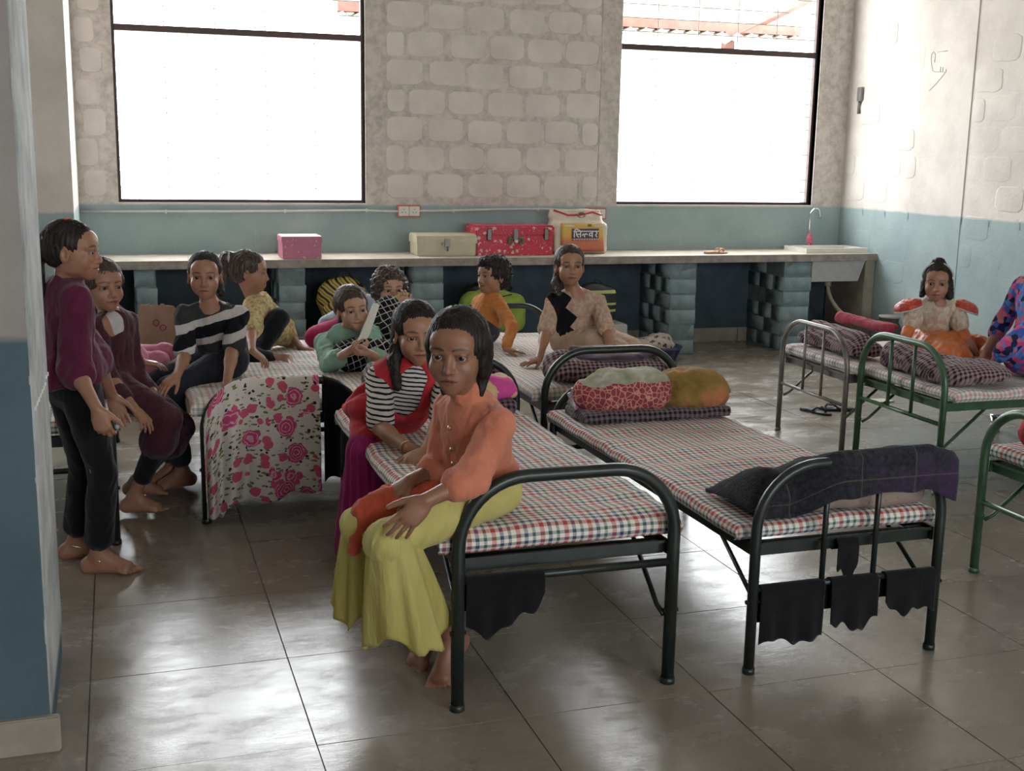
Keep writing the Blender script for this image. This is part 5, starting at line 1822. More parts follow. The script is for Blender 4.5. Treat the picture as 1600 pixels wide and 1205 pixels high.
SKINS = {'mid': (0.335, 0.165, 0.100), 'dark': (0.265, 0.125, 0.075), 'light': (0.42, 0.235, 0.150)}


class Person:
    """joints in world space; body is one mesh, hair and clothes are its children"""

    def __init__(p, label, s, pel, chest, left, head, face, arms, legs, hip_left=None, head_up=(0, 0, 1), hs=1.05, skin='mid', smile=0.0, nose=1.0, gaze=None, neck_drop=None):
        p.s, p.hs, p.label = s, hs, label
        J = p.J = {}
        J['pel'], J['chest'] = np.array(pel, float), np.array(chest, float)
        left = U(left)
        J['sL'], J['sR'] = J['chest'] + left * 0.122 * s, J['chest'] - left * 0.122 * s
        hl = U(hip_left if hip_left is not None else left)
        J['hL'], J['hR'] = J['pel'] + hl * 0.068 * s, J['pel'] - hl * 0.068 * s
        p.head, p.face = np.array(head, float), U(face)
        p.HR = axes(y=p.face, z=head_up)
        for q in 'LR':
            J['e' + q], J['w' + q] = np.array(arms[q]['e'], float), np.array(arms[q]['w'], float)
            J['k' + q], J['a' + q] = np.array(legs[q]['k'], float), np.array(legs[q]['a'], float)
        p.arms, p.legs, p.skin, p.smile, p.nose = arms, legs, skin, smile, nose
        p.gaze = U(gaze) if gaze is not None else p.face
        zmin = min(J['aL'][2], J['aR'][2], J['pel'][2])
        p.base = np.array([J['pel'][0], J['pel'][1], max(0.0, zmin - 0.06)])

    def build(p, h=0.006, hh=0.0032, feet=True):
        J, s = p.J, p.s
        neck_top = p.head + p.HR @ np.array([0, -0.022, -0.055]) * p.hs
        nk = rcone(J['chest'] + U(J['chest'] - J['pel']) * 0.02 * s, neck_top, 0.041 * s, 0.037 * s, 0.03)
        P = torso_prims(J, s) + [nk]
        for q in 'LR':
            P += arm_prims(J, q, s) + leg_prims(J, q, s)
            if feet and p.legs[q].get('foot', True):
                P += foot_prims(J['a' + q], p.legs[q]['toe'], s, p.legs[q].get('up', (0, 0, 1)), q)
        V, Q = sdf_mesh(P, h, 1)
        V2, Q2 = sdf_mesh(head_prims(p.head, p.HR, p.hs, p.nose, p.smile) + [rcone(lerp(J['chest'], neck_top, 0.45), neck_top, 0.0385 * s, 0.037 * s, 0.03)], hh, 1)
        parts = [(V, Q), (V2, Q2)]
        for q in 'LR':
            a = p.arms[q]
            if a.get('hand', True):
                fd = a.get('f', J['w' + q] - J['e' + q])
                pr = [rcone(lerp(J['e' + q], J['w' + q], 0.9), J['w' + q], 0.0205 * s, 0.019 * s, 0.01)] + hand_prims(J['w' + q], fd, a['n'], q, s * 1.02, a.get('curl', 22), a.get('spread', 0.15), a.get('thumb', 0.6))
                parts.append(sdf_mesh(pr, min(h, 0.0036), 1))
        VV = np.concatenate([v for v, _ in parts])
        off = np.cumsum([0] + [len(v) for v, _ in parts])
        QQ = np.concatenate([q + off[i] for i, (_, q) in enumerate(parts)])
        # lips, brows and lids
        tint = np.ones((len(VV), 4), np.float32)
        l = ((V2 - p.head) @ p.HR) / p.hs
        x, y, z = np.abs(l[:, 0]), l[:, 1], l[:, 2]
        front = y > 0.05
        up = 0.004 * p.smile * np.minimum(1, (x / 0.02) ** 2)
        wl = 0.0225 + 0.004 * p.smile
        zl = z + 0.0611 - up
        shp = np.clip(1 - (x / wl) ** 2, 0, 1)
        lip = np.clip(np.where(zl > 0, 1.25 - zl / (0.0078 * shp + 1e-5), 1.25 + zl / (0.0098 * shp + 1e-5)) * 2.5, 0, 1) * front * (x < wl)
        line = np.clip(1.6 - np.abs(zl) / 0.0012, 0, 1) * front * (x < wl * 1.05)
        brow_c = 0.0185 - 0.004 * ((x - 0.030) / 0.02) ** 2 + 0.003
        brow = np.clip(1.5 - np.abs(z - brow_c) / (0.0034 * np.clip(1 - ((x - 0.027) / 0.028) ** 2, 0.05, 1)), 0, 1) * front * (x > 0.010) * (x < 0.054)
        lid = front & (np.abs(x - 0.0305) < 0.0165) & (np.abs(z + 0.001) < 0.0085)
        t2 = np.ones((len(V2), 4), np.float32)
        t2[lid, :3] = (0.62, 0.58, 0.58)
        for msk, cc in ((lip, (0.78, 0.56, 0.58)), (line, (0.35, 0.25, 0.25)), (brow, (0.22, 0.22, 0.24))):
            t2[:, :3] = t2[:, :3] * (1 - msk[:, None]) + t2[:, :3] * np.array(cc) * msk[:, None]
        tint[off[1]:off[2]] = t2
        me = make_mesh(VV - p.base, QQ, True, 'person')
        at = me.color_attributes.new('tint', 'FLOAT_COLOR', 'POINT')
        at.data.foreach_set('color', tint.ravel())
        p.o = link_mesh('person', me, skin_mat('skin_' + p.skin, SKINS[p.skin]), None, p.base)
        tag(p.o, p.label, 'person', 'children in the dormitory')
        em = eye_mesh()
        for sx in (1, -1):
            e = link_mesh('eye', em, None, p.o)
            g = axes(y=p.gaze, z=p.HR[:, 2])
            c = p.head + p.HR @ (np.array([0.0305 * sx, 0.0672, -0.002]) * p.hs) - p.base
            e.matrix_local = Matrix.Translation(c.tolist()) @ Matrix(g.tolist()).to_4x4() @ Matrix.Scale(0.0139 * p.hs, 4)
        return p

    def wear(p, name, prims, m, h=0.0065, disp=None, smooth_it=1):
        return soft(name, prims, h, m, p.o, p.base, disp, smooth_it)

    def hair(p, extra=None, m=None, h=0.0042, rough=0.0016, **style):
        P, L, E, C = hair_cap(p.head, p.HR, p.hs, style)
        if extra:
            P += extra(L, E, C)

        def disp(V, N):
            l = ((V - p.head) @ p.HR) / p.hs
            a = np.arctan2(l[:, 0], -l[:, 1] + 0.02)
            return rough * (np.sin(a * 38 + 6 * fbm(V, 12, 2)) + 0.9 * fbm(V * [1, 1, 0.3], 60, 4, 2)) + style.get('curl', 0.0) * np.abs(fbm(V, 42, 5, 2))
        o = soft('hair', P, h, m or HAIR, p.o, p.base, disp, 1)
        rr = np.random.default_rng(int(abs(p.head[0]) * 1000))
        mb_v, mb_f, k = [], [], 0
        for _ in range(style.get('fly', 60)):       # loose strands around the outline
            d = rr.normal(size=3)
            d[2] = abs(d[2]) * 0.9 - 0.25
            d[1] = -abs(d[1]) - 0.05
            d /= np.linalg.norm(d)
            tn0 = None
            st = np.array([0, -0.0175, 0.031]) + d * np.array([0.0765, 0.0945, 0.080]) * style.get('vol', 1.0) * 0.99
            tn = np.cross(d, rr.normal(size=3))
            tn = U(tn + np.array([0, -0.3, -0.7]))
            L_ = rr.uniform(0.02, 0.05)
            c_ = rr.uniform(0.02, 0.22)
            pts = [p.ploc(st + tn * L_ * t_ + d * (0.001 + c_ * L_ * (t_ - 0.55 * t_ * t_))) for t_ in (0, 0.35, 0.7, 1.0)]
            v_, f_ = tube_geo(pts, [0.0007, 0.0007, 0.0006, 0.0004], 3)
            mb_v.append(v_)
            mb_f += [tuple(int(i) + k for i in q) for q in f_]
            k += len(v_)
        s_ = obj('loose_hair', np.concatenate(mb_v) - p.base, mb_f, FLY, o, smooth=True)
        s_['kind'] = 'stuff'
        return o

    def ploc(p, v):
        """head-local point to world"""
        return p.head + p.HR @ (np.asarray(v, float) * p.hs)


# ------------------------------------------------------------------ fabrics of the clothes
def bands(name, base, stripes, tilt=0.0, wob=0.004):
    """colour bands at given heights (person-local z), optionally tilted along x"""
    M = Mat(name)
    o = M.obj()
    x, y, z = M.xyz(o)
    zz = M.math('ADD', M.math('ADD', z, M.math('MULTIPLY', x, tilt)), M.math('MULTIPLY', M.math('SUBTRACT', M.noise(o, 12.0, 2), 0.5), wob * 6))
    f = M.math('MULTIPLY', zz, 0.5)
    stops = [(0.0, base)]
    for a, b, c in stripes:
        stops += [(a * 0.5, c), (b * 0.5, base)]
    M.set(color=M.ramp(f, stops, 'CONSTANT'), rough=0.9, spec=0.15)
    M.set(normal=M.bump(M.noise(M.scale(o, 1, 1, 0.4), 26.0, 4), 0.5, 0.02))
    return M.m


def striped(name, c0, c1, period, duty=0.5, tilt=0.0, axis=2):
    M = Mat(name)
    o = M.obj()
    s_ = M.xyz(o)
    v = M.math('ADD', s_[axis], M.math('MULTIPLY', s_[0 if axis == 2 else 2], tilt))
    v = M.math('ADD', v, M.math('MULTIPLY', M.noise(o, 14.0, 2), 0.012))
    f = M.math('FRACT', M.math('DIVIDE', v, period))
    M.set(color=M.ramp(f, [(0.0, c0), (duty, c1)], 'CONSTANT'), rough=0.9, spec=0.15)
    M.set(normal=M.bump(M.noise(o, 24.0, 4), 0.4, 0.02))
    return M.m


def grid_cloth(name, base, line, cell=0.033, w=0.13, rot=(0.2, 0.35, 0.5)):
    M = Mat(name)
    o = M.n('ShaderNodeVectorRotate', {'Vector': M.obj(), 'Rotation': rot}, rotation_type='EULER_XYZ').outputs[0]
    x, y, z = M.xyz(o)
    wob = M.math('MULTIPLY', M.noise(M.obj(), 9.0, 2), 0.03)
    a = M.math('LESS_THAN', M.math('FRACT', M.math('DIVIDE', M.math('ADD', M.math('ADD', x, M.math('MULTIPLY', y, 0.6)), wob), cell)), w)
    b = M.math('LESS_THAN', M.math('FRACT', M.math('DIVIDE', M.math('ADD', z, wob), cell)), w)
    M.set(color=M.mix(M.math('MAXIMUM', a, b), base, line), rough=0.9, spec=0.15)
    M.set(normal=M.bump(M.noise(M.obj(), 24.0, 4), 0.4, 0.02))
    return M.m


def blotch(name, cols, scale=30.0, rough=0.9, kind='VORONOI'):
    """printed cloth: cells of several colours"""
    M = Mat(name)
    o = M.obj()
    v = M.n('ShaderNodeTexVoronoi', {'Vector': o, 'Scale': scale})
    f = M.xyz(v.outputs['Color'])[0]
    k = len(cols)
    M.set(color=M.ramp(f, [(i / k, c) for i, c in enumerate(cols)], 'CONSTANT'), rough=rough, spec=0.15)
    M.set(normal=M.bump(M.noise(o, 24.0, 4), 0.4, 0.02))
    return M.m


MAROON = fabric('maroon_knit', (0.115, 0.016, 0.046), (0.07, 0.010, 0.028), fold=0.5)
WINE = fabric('dark_wine_cotton', (0.075, 0.022, 0.034), (0.045, 0.014, 0.02), fold=0.5)
BLACKC = fabric('black_cotton', (0.010, 0.010, 0.012), (0.006, 0.006, 0.008), fold=0.5)
NAVY = fabric('dark_navy_denim', (0.030, 0.034, 0.048), (0.018, 0.02, 0.03), fold=0.6)
WHITEC = fabric('off_white_cotton', (0.62, 0.60, 0.58), fold=0.3)
GREY_TEE = bands('grey_tee_with_two_white_bands', (0.040, 0.043, 0.042), [(0.698, 0.736, (0.50, 0.48, 0.46)), (0.736, 0.802, (0.010, 0.010, 0.014)), (0.802, 0.838, (0.50, 0.48, 0.46))], -0.30)
YELLOW_TOP = blotch('yellow_printed_cotton', [(0.50, 0.40, 0.20), (0.46, 0.35, 0.15), (0.54, 0.45, 0.24), (0.36, 0.25, 0.12)], 60)
MINT = fabric('mint_green_cotton', (0.27, 0.45, 0.34), (0.18, 0.33, 0.24), fold=0.6)
CHECK_PANTS = grid_cloth('black_cloth_with_white_window_check', (0.008, 0.008, 0.009), (0.46, 0.43, 0.41))
STRIPES = striped('black_and_white_stripes', (0.56, 0.53, 0.50), (0.012, 0.011, 0.013), 0.0175, 0.62, 0.12)
RED = fabric('scarlet_cotton', (0.50, 0.035, 0.045), (0.40, 0.022, 0.032), fold=0.5)
MAGENTA = fabric('magenta_pleated_cotton', (0.33, 0.020, 0.13), (0.24, 0.012, 0.09), fold=0.4)
ORANGE = fabric('soft_orange_kurta', (0.60, 0.215, 0.135), (0.49, 0.155, 0.09), fold=0.7)
ORANGE2 = fabric('orange_cotton', (0.56, 0.21, 0.055), (0.45, 0.15, 0.035), fold=0.6)
M = Mat('sheer_yellow_cotton')
o_ = M.obj()
M.set(color=M.ramp(M.noise(M.scale(o_, 1, 1, 0.3), 11.0, 4), [(0.3, (0.55, 0.48, 0.15)), (0.7, (0.74, 0.68, 0.28))]), rough=0.9, spec=0.1)
M.set(normal=M.bump(M.noise(M.scale(o_, 1, 1, 0.15), 40.0, 4), 0.5, 0.02))
tr = M.n('ShaderNodeBsdfTranslucent', {'Color': (0.78, 0.70, 0.25, 1)})
mx = M.n('ShaderNodeMixShader', {0: 0.45, 1: M.b.outputs[0], 2: tr.outputs[0]})
M.t.links.new(mx.outputs[0], M.out.inputs[0])
YELLOW = M.m
YELLOW_PANTS = fabric('pale_yellow_cotton', (0.54, 0.48, 0.17), (0.44, 0.38, 0.12), fold=0.7)
M = Mat('beige_top_with_black_zigzag_panel')
o_ = M.obj()
x, y, z = M.xyz(o_)
zig = M.math('MULTIPLY', M.math('PINGPONG', M.math('ADD', z, 0.02), 0.055), 0.9)
edge = M.math('ADD', M.math('MULTIPLY', M.math('SUBTRACT', z, 0.10), -0.33), M.math('SUBTRACT', zig, 0.045))
inside = M.math('MULTIPLY', M.math('LESS_THAN', x, edge), M.math('GREATER_THAN', x, M.math('ADD', -0.112, M.math('MULTIPLY', z, -0.25))))
inside = M.math('MULTIPLY', inside, M.math('GREATER_THAN', z, 0.095))
nb = M.noise(o_, 40.0, 3)
M.set(color=M.mix(inside, M.ramp(nb, [(0.35, (0.36, 0.235, 0.165)), (0.65, (0.52, 0.37, 0.28))]), (0.010, 0.009, 0.012)), rough=0.9, spec=0.15)
M.set(normal=M.bump(M.noise(o_, 26.0, 4), 0.5, 0.02))
BEIGE_BLACK = M.m
BEIGE = fabric('beige_cotton', (0.50, 0.36, 0.25), (0.40, 0.27, 0.18), fold=0.6)
CREAM = blotch('cream_brocade', [(0.52, 0.46, 0.33), (0.50, 0.40, 0.30), (0.56, 0.50, 0.38), (0.48, 0.33, 0.27)], 45, 0.6)
ORANGE_SATIN = fabric('orange_satin', (0.62, 0.17, 0.035), (0.46, 0.10, 0.02), rough=0.38, fold=0.5, spec=0.5)
RED_SATIN = fabric('red_sequin_satin', (0.55, 0.06, 0.025), (0.40, 0.035, 0.018), rough=0.3, fold=0.5, spec=0.5)
DIAMOND = blotch('blue_pink_diamond_print', [(0.06, 0.12, 0.42), (0.55, 0.07, 0.22), (0.02, 0.03, 0.08), (0.10, 0.22, 0.55), (0.50, 0.16, 0.20)], 34)
ROSE = fabric('rose_pink_cotton', (0.58, 0.22, 0.30), (0.45, 0.15, 0.22), fold=0.5)
SILVER = plain('silver_anklet', (0.75, 0.73, 0.70), 0.25, 1.0)
TIE = fabric('orange_hair_tie', (0.75, 0.10, 0.045), fold=0.3)
PEARL = plain('white_bead', (0.8, 0.78, 0.75), 0.3)
PAPER = plain('printed_paper', (0.70, 0.68, 0.60), 0.7, var=0.06, scale=60)
YBOOK = plain('yellow_green_book_cover', (0.50, 0.47, 0.08), 0.5, var=0.2, scale=20)


def ring(c, nrm, r, t, n=20):
    A = axes(z=nrm, x=np.array([0.31, 0.77, 0.12]))
    pts = [np.asarray(c) + A @ np.array([r * math.cos(a), r * math.sin(a), 0]) for a in np.linspace(0, 2 * math.pi, n + 1)]
    v, f = tube_geo(pts, t, 6)
    return v, f


def trinket(p, name, v, f, m):
    return obj(name, np.asarray(v) - p.base, f, m, p.o, smooth=True)


def W(px, py, Y):
    return at_y(px, py, Y)


def ponytail(pts, r0, r1):
    def fn(L, E, C):
        P = []
        n = len(pts) - 1
        for i in range(n):
            P.append(C(pts[i], pts[i + 1], r0 + (r1 - r0) * i / n, r0 + (r1 - r0) * (i + 1) / n, 0.015))
        return P
    return fn


def arm_solve(S, e_px, w_px, s, e_near=True, w_near=True, lu=0.235, lf=0.205):
    e = on_ray(*e_px, S, lu * s, e_near)
    w = on_ray(*w_px, e, lf * s, w_near)
    return e, w


def shoulder(chest, left, s, q):
    return np.asarray(chest) + U(left) * 0.122 * s * (1 if q == 'L' else -1)


Z3 = np.array([0, 0, 1.0])

# 1 ---------------------------------------------------------------- girl in the maroon top, standing
s = 1.06
pel, chest = W(112, 598, 4.66), W(102, 462, 4.66)
left = np.array([-0.35, 0.94, 0])
eR, wR = arm_solve(shoulder(chest, left, s, 'R'), (118, 578), (152, 640), s, True, True)
eL, wL = arm_solve(shoulder(chest, left, s, 'L'), (150, 560), (176, 620), s, False, False)
aR, aL = at_z(153, 868, 0.07), at_z(118, 846, 0.07)
p1 = Person('standing barefoot girl in maroon top and black trousers beside the pillar', s, pel, chest, left, W(114, 391, 4.62), (0.96, -0.28, -0.04),
            {'R': {'e': eR, 'w': wR, 'n': (0.2, 0.9, 0), 'f': (0.25, -0.1, -1), 'curl': 42, 'spread': 0.05}, 'L': {'e': eL, 'w': wL, 'n': (0, -1, 0), 'f': (0.3, 0, -1), 'curl': 30}},
            {'R': {'k': lerp(pel + left * -0.07, aR, 0.5) + [0.05, -0.02, 0], 'a': aR, 'toe': (0.93, -0.32, 0)}, 'L': {'k': lerp(pel + left * 0.07, aL, 0.5) + [0.05, 0, 0], 'a': aL, 'toe': (0.97, -0.1, 0)}},
            hs=1.02, skin='mid', smile=0.5).build(0.006, 0.003)
J = p1.J
top = torso_prims(J, s, 0.014) + arm_prims(J, 'R', s, 0, 1.12, 0.016, 0.014) + arm_prims(J, 'L', s, 0, 1.1, 0.016, 0.012)
top += [ell(J['pel'] + [0.0, 0, 0.03], (0.125, 0.135, 0.13), None, 0.05), rcone(J['chest'] + [0.01, 0, 0.05], J['chest'] + [0.025, 0, 0.075], 0.058, 0.052, 0.02), half_space(J['pel'] + [0, 0, -0.005], (0.15, 0, -1))]
p1.wear('top', top, MAROON, disp=folds(0.006, 0.005, 13, 1))
pants = [ell(J['pel'], (0.105, 0.122, 0.10), None, 0.03)]
for q in 'LR':
    pants += leg_prims(J, q, s, 0, 1.78, 0.007, 0.016)
p1.wear('trousers', pants, BLACKC, disp=folds(0.004, 0.004, 12, 2))
p1.hair(ponytail([(0, -0.09, 0.03), (0, -0.125, -0.01), (0.01, -0.125, -0.08), (0.01, -0.11, -0.16), (0.01, -0.10, -0.21)], 0.03, 0.016), sides=False)
v, f = ring(p1.ploc((0, -0.112, 0.012)), p1.HR @ np.array([0, 1, 0.4]), 0.030, 0.012)
trinket(p1, 'hair_tie', v, f, TIE)
trinket(p1, 'hair_clip', *tube_geo([p1.ploc((-0.02, -0.02, 0.106)), p1.ploc((0.02, -0.02, 0.106))], 0.007, 8), TIE)
for q, a in (('R', aR), ('L', aL)):
    v, f = ring(a + [0.005, 0, -0.012], Z3 + np.array([0.35, 0, 0]), 0.037, 0.0028)
    trinket(p1, 'anklet', v, f, SILVER)

# 2 ---------------------------------------------------------------- girl in dark wine tunic sitting on the far left cot
s = 0.97
pel, chest = W(174, 610, 5.60) * [1, 1, 0] + [0, 0, 0.625], W(176, 505, 5.58)
left = np.array([0.55, 0.83, 0])
f2 = np.array([0.83, -0.55, 0])
kR, kL = W(262, 655, 5.36), W(283, 668, 5.55)
aR, aL = at_z(208, 778, 0.085), at_z(212, 752, 0.085)
eR, wR = arm_solve(shoulder(chest, left, s, 'R'), (172, 590), (212, 640), s, True, True)
eL, wL = arm_solve(shoulder(chest, left, s, 'L'), (218, 588), (250, 626), s, False, True)
p2 = Person('seated girl in dark wine tunic with white undershirt behind the standing girl', s, pel, chest, left, W(161, 446, 5.56), (0.42, -0.9, 0.0),
            {'R': {'e': eR, 'w': wR, 'n': (0, 0, -1), 'curl': 20}, 'L': {'e': eL, 'w': wL, 'n': (0, -0.2, -1), 'curl': 25}},
            {'R': {'k': kR, 'a': aR, 'toe': (0.95, -0.3, 0)}, 'L': {'k': kL, 'a': aL, 'toe': (0.97, -0.2, 0)}}, hs=1.08, smile=0.3).build(0.0065, 0.0036)
J = p2.J
top = torso_prims(J, s, 0.007) + arm_prims(J, 'R', s, 0, 1.6, 0.007) + arm_prims(J, 'L', s, 0, 1.45, 0.007)
for q in 'LR':
    top += leg_prims(J, q, s, 0, 1.25, 0.018, 0.03)
top += [ell(J['chest'] + [0.01, -0.095, 0.035], (0.05, 0.05, 0.085), None, 0.01, True)]
p2.wear('tunic', top, WINE, disp=folds(0.006, 0.005, 13, 4))
p2.wear('undershirt', [ell(J['chest'] + [-0.005, -0.043, -0.005], (0.055, 0.050, 0.066), None, 0.02)], WHITEC, disp=folds(0.002, 0.002, 20, 5))
lg = []
for q in 'LR':
    lg += leg_prims(J, q, s, 0.9, 1.72, 0.012)
p2.wear('leggings', lg, BLACKC, disp=folds(0.003, 0.002, 15, 6))
p2.hair(ponytail([(0, -0.09, 0.02), (0.0, -0.12, -0.05), (0, -0.11, -0.12)], 0.03, 0.02), m=HAIR_BROWN, vol=1.05, curl=0.004)

# 3 ---------------------------------------------------------------- child in rose pink behind her, mostly hidden
s = 0.95
pel, chest = np.array([-0.16, 6.15, 0.60]), np.array([-0.13, 6.13, 0.83])
left = np.array([0.45, 0.9, 0])
eR, wR = arm_solve(shoulder(chest, left, s, 'R'), (203, 533), (222, 566), s, True, True)
p13 = Person('mostly hidden child in rose pink with bangles behind the girl in wine', s, pel, chest, left, W(156, 462, 6.10), (0.5, -0.85, -0.1),
             {'R': {'e': eR, 'w': wR, 'n': (0, 0, -1), 'f': (1, -0.1, -0.15), 'curl': 18}, 'L': {'e': chest + [0.12, 0.12, -0.2], 'w': chest + [0.28, 0.02, -0.28], 'n': (0, 0, -1)}},
             {'R': {'k': [0.16, 6.02, 0.60], 'a': [0.12, 6.02, 0.2], 'toe': (1, -0.3, 0)}, 'L': {'k': [0.2, 6.2, 0.60], 'a': [0.15, 6.2, 0.2], 'toe': (1, -0.3, 0)}}, hs=1.0).build(0.007, 0.0045)
J = p13.J
p13.wear('dress', torso_prims(J, s, 0.014) + arm_prims(J, 'R', s, 0, 0.9, 0.014, 0.012) + arm_prims(J, 'L', s, 0, 0.9, 0.014, 0.012) + leg_prims(J, 'R', s, 0, 1.4, 0.012, 0.02) + leg_prims(J, 'L', s, 0, 1.4, 0.02, 0.02), ROSE, disp=folds(0.005, 0.004, 14, 7))
p13.wear('sleeve_cuff', [rcone(lerp(J['eR'], J['wR'], 0.25), lerp(J['eR'], J['wR'], 0.75), 0.036, 0.04, 0.01)], ROSE, disp=folds(0.006, 0.004, 20, 8))
for k in range(3):
    v, f = ring(lerp(J['eR'], J['wR'], 0.05 + 0.07 * k), J['wR'] - J['eR'], 0.036, 0.0028)
    trinket(p13, 'bangle', v, f, SILVER)
p13.hair(ponytail([(0, -0.09, 0.02), (0.0, -0.12, -0.05)], 0.03, 0.02))

# 4 ---------------------------------------------------------------- child in the grey striped shirt
s = 1.04
pel, chest = W(350, 580, 5.98) * [1, 1, 0] + [0, 0, 0.62], W(332, 492, 5.90)
left = np.array([1.0, -0.08, 0])
eR, wR = arm_solve(shoulder(chest, left, s, 'R'), (288, 558), (276, 588), s, True, True)
eL, wL = arm_solve(shoulder(chest, left, s, 'L'), (362, 552), (354, 592), s, True, True)
wL[2] = 0.575
kR, kL = W(252, 598, 5.88), W(262, 610, 5.76)
p3 = Person('seated child in grey shirt with white bands and dark jeans', s, pel, chest, left, W(320, 430, 5.86), (-0.12, -1, -0.02),
            {'R': {'e': eR, 'w': wR, 'n': (0, 0.2, -1), 'f': (-0.6, -0.5, -0.35), 'curl': 18}, 'L': {'e': eL, 'w': wL, 'n': (0, 0, -1), 'f': (0.45, -0.8, -0.12), 'curl': 8}},
            {'R': {'k': kR, 'a': [kR[0] + 0.04, kR[1] + 0.03, 0.09], 'toe': (-0.9, -0.4, 0)}, 'L': {'k': kL, 'a': [kL[0] + 0.06, kL[1] + 0.06, 0.09], 'toe': (-0.9, -0.4, 0)}},
            hip_left=(0.55, -0.83, 0), hs=1.06, skin='mid').build(0.0062, 0.0034)
J = p3.J
p3.wear('shirt', torso_prims(J, s, 0.008) + arm_prims(J, 'R', s, 0, 0.80, 0.010, 0.012) + arm_prims(J, 'L', s, 0, 0.80, 0.010, 0.012)
        + [ell(J['chest'] + [-0.01, -0.075, 0.045], (0.05, 0.05, 0.035), None, 0.01, True)], GREY_TEE, disp=folds(0.006, 0.006, 12, 9))
pj = [ell(J['pel'], (0.12, 0.12, 0.10), None, 0.03)]
for q in 'LR':
    pj += leg_prims(J, q, s, 0, 1.8, 0.016, 0.01)
p3.wear('jeans', pj, NAVY, disp=folds(0.005, 0.004, 13, 10))
p3.hair(ponytail([(0.02, -0.07, -0.02), (-0.055, -0.07, -0.05), (-0.065, -0.06, -0.09)], 0.028, 0.018), sides=False, vol=0.985, line=-0.028)

# 5 ---------------------------------------------------------------- girl in the yellow top, seated with one knee raised
s = 0.96
pel, chest = W(402, 545, 6.64) * [1, 1, 0] + [0, 0, 0.625], W(403, 482, 6.62)
left = np.array([-0.25, 0.95, 0.0])
left = np.array([0.30, 0.95, 0])
eR, wR = arm_solve(shoulder(chest, left, s, 'R'), (392, 520), (394, 548), s, True, True)
eL, wL = arm_solve(shoulder(chest, left, s, 'L'), (448, 515), (470, 544), s, False, True)
kR = W(436, 497, 6.50)
kL = W(440, 556, 6.40)
p4 = Person('girl in yellow printed top with one black-clad knee raised, in profile', s, pel, chest, left, W(390, 424, 6.6), (0.95, -0.22, -0.08),
            {'R': {'e': eR, 'w': wR, 'n': (0, 0.2, -1), 'f': (0.6, -0.2, -0.5), 'curl': 20}, 'L': {'e': eL, 'w': wL, 'n': (0, 0, -1), 'f': (0.9, -0.1, -0.2), 'curl': 8}},
            {'R': {'k': kR, 'a': W(408, 553, 6.42), 'toe': (0.9, -0.4, -0.05)}, 'L': {'k': W(392, 560, 6.34), 'a': W(446, 562, 6.36), 'toe': (0.5, -0.8, 0.1), 'up': (0.6, 0.3, 0.6)}},
            hs=1.03, smile=0.8, hip_left=(0.3, 0.95, 0)).build(0.0065, 0.0038)
J = p4.J
p4.wear('top', torso_prims(J, s, 0.016) + arm_prims(J, 'R', s, 0, 0.8, 0.02, 0.012) + arm_prims(J, 'L', s, 0, 0.9, 0.02, 0.014)
        + [ell(J['pel'] + [0.03, 0.03, 0.03], (0.15, 0.14, 0.09), None, 0.05), rcone(J['pel'] + [0.05, 0.08, 0.02], J['pel'] + [0.2, 0.12, -0.045], 0.08, 0.05, 0.04)], YELLOW_TOP, disp=folds(0.007, 0.006, 13, 11))
lg = []
lg += leg_prims(J, 'R', s, 0.05, 1.92, 0.010) + leg_prims(J, 'L', s, 0.1, 1.1, 0.010)
p4.wear('leggings', lg, BLACKC, disp=folds(0.003, 0.002, 15, 12))
p4.hair(lambda L, E, C: [C((0, -0.08, 0.05), (0, -0.115, 0.062), 0.03, 0.034), E((0, -0.13, 0.05), (0.036, 0.03, 0.04), 0.012), C((0, -0.12, 0.02), (0.01, -0.125, -0.07), 0.02, 0.01)], m=HAIR_BROWN, sides=False, vol=1.02, curl=0.003)
v, f = ring(p4.ploc((0, -0.108, 0.06)), p4.HR @ np.array([0, 1, 0.1]), 0.033, 0.008)
trinket(p4, 'hair_tie', v, f, WHITEC)

# 6 ---------------------------------------------------------------- girl in green reclining with a book
s = 1.0
pel = W(596, 556, 6.30)
pel[2] = 0.615
chest = W(541, 528, 6.12)
left = U(np.array([0.72, -0.40, -0.15]))
left = U(np.array([0.80, -0.30, 0.20]))
eR, wR = arm_solve(shoulder(chest, left, s, 'R'), (516, 568), (545, 548), s, True, True)
eR[2] = max(eR[2], 0.575)
eL, wL = arm_solve(shoulder(chest, left, s, 'L'), (592, 562), (578, 552), s, True, True)
kR = W(606, 486, 6.22)
kL = W(542, 556, 5.94)
p5 = Person('smiling girl in mint green top and black check trousers reclining with an open booklet', s, pel, chest, left, W(550, 482, 6.05), (0.12, -1, -0.02),
            {'R': {'e': eR, 'w': wR, 'n': (0.2, 0.5, 0.6), 'f': (0.9, -0.25, 0.08), 'curl': 45}, 'L': {'e': eL, 'w': wL, 'n': (-0.1, 0.3, 0.8), 'f': (-0.9, -0.2, 0.1), 'curl': 50}},
            {'R': {'k': kR, 'a': W(640, 566, 6.0), 'toe': (0.4, -0.9, -0.1)}, 'L': {'k': kL, 'a': W(645, 548, 5.88), 'toe': (0.8, -0.6, 0.1)}},
            hip_left=(-0.35, -0.93, 0.0), head_up=(-0.10, 0.1, 1), hs=1.06, skin='light', smile=1.0).build(0.0062, 0.0034)
J = p5.J
p5.wear('top', torso_prims(J, s, 0.016) + arm_prims(J, 'R', s, 0, 1.35, 0.016, 0.008) + arm_prims(J, 'L', s, 0, 1.2, 0.016, 0.008)
        + [ell(J['pel'] + [-0.08, -0.2, -0.03], (0.20, 0.12, 0.035), None, 0.03)], MINT, disp=folds(0.006, 0.006, 13, 13))
pj = [ell(J['pel'], (0.12, 0.12, 0.09), None, 0.03)]
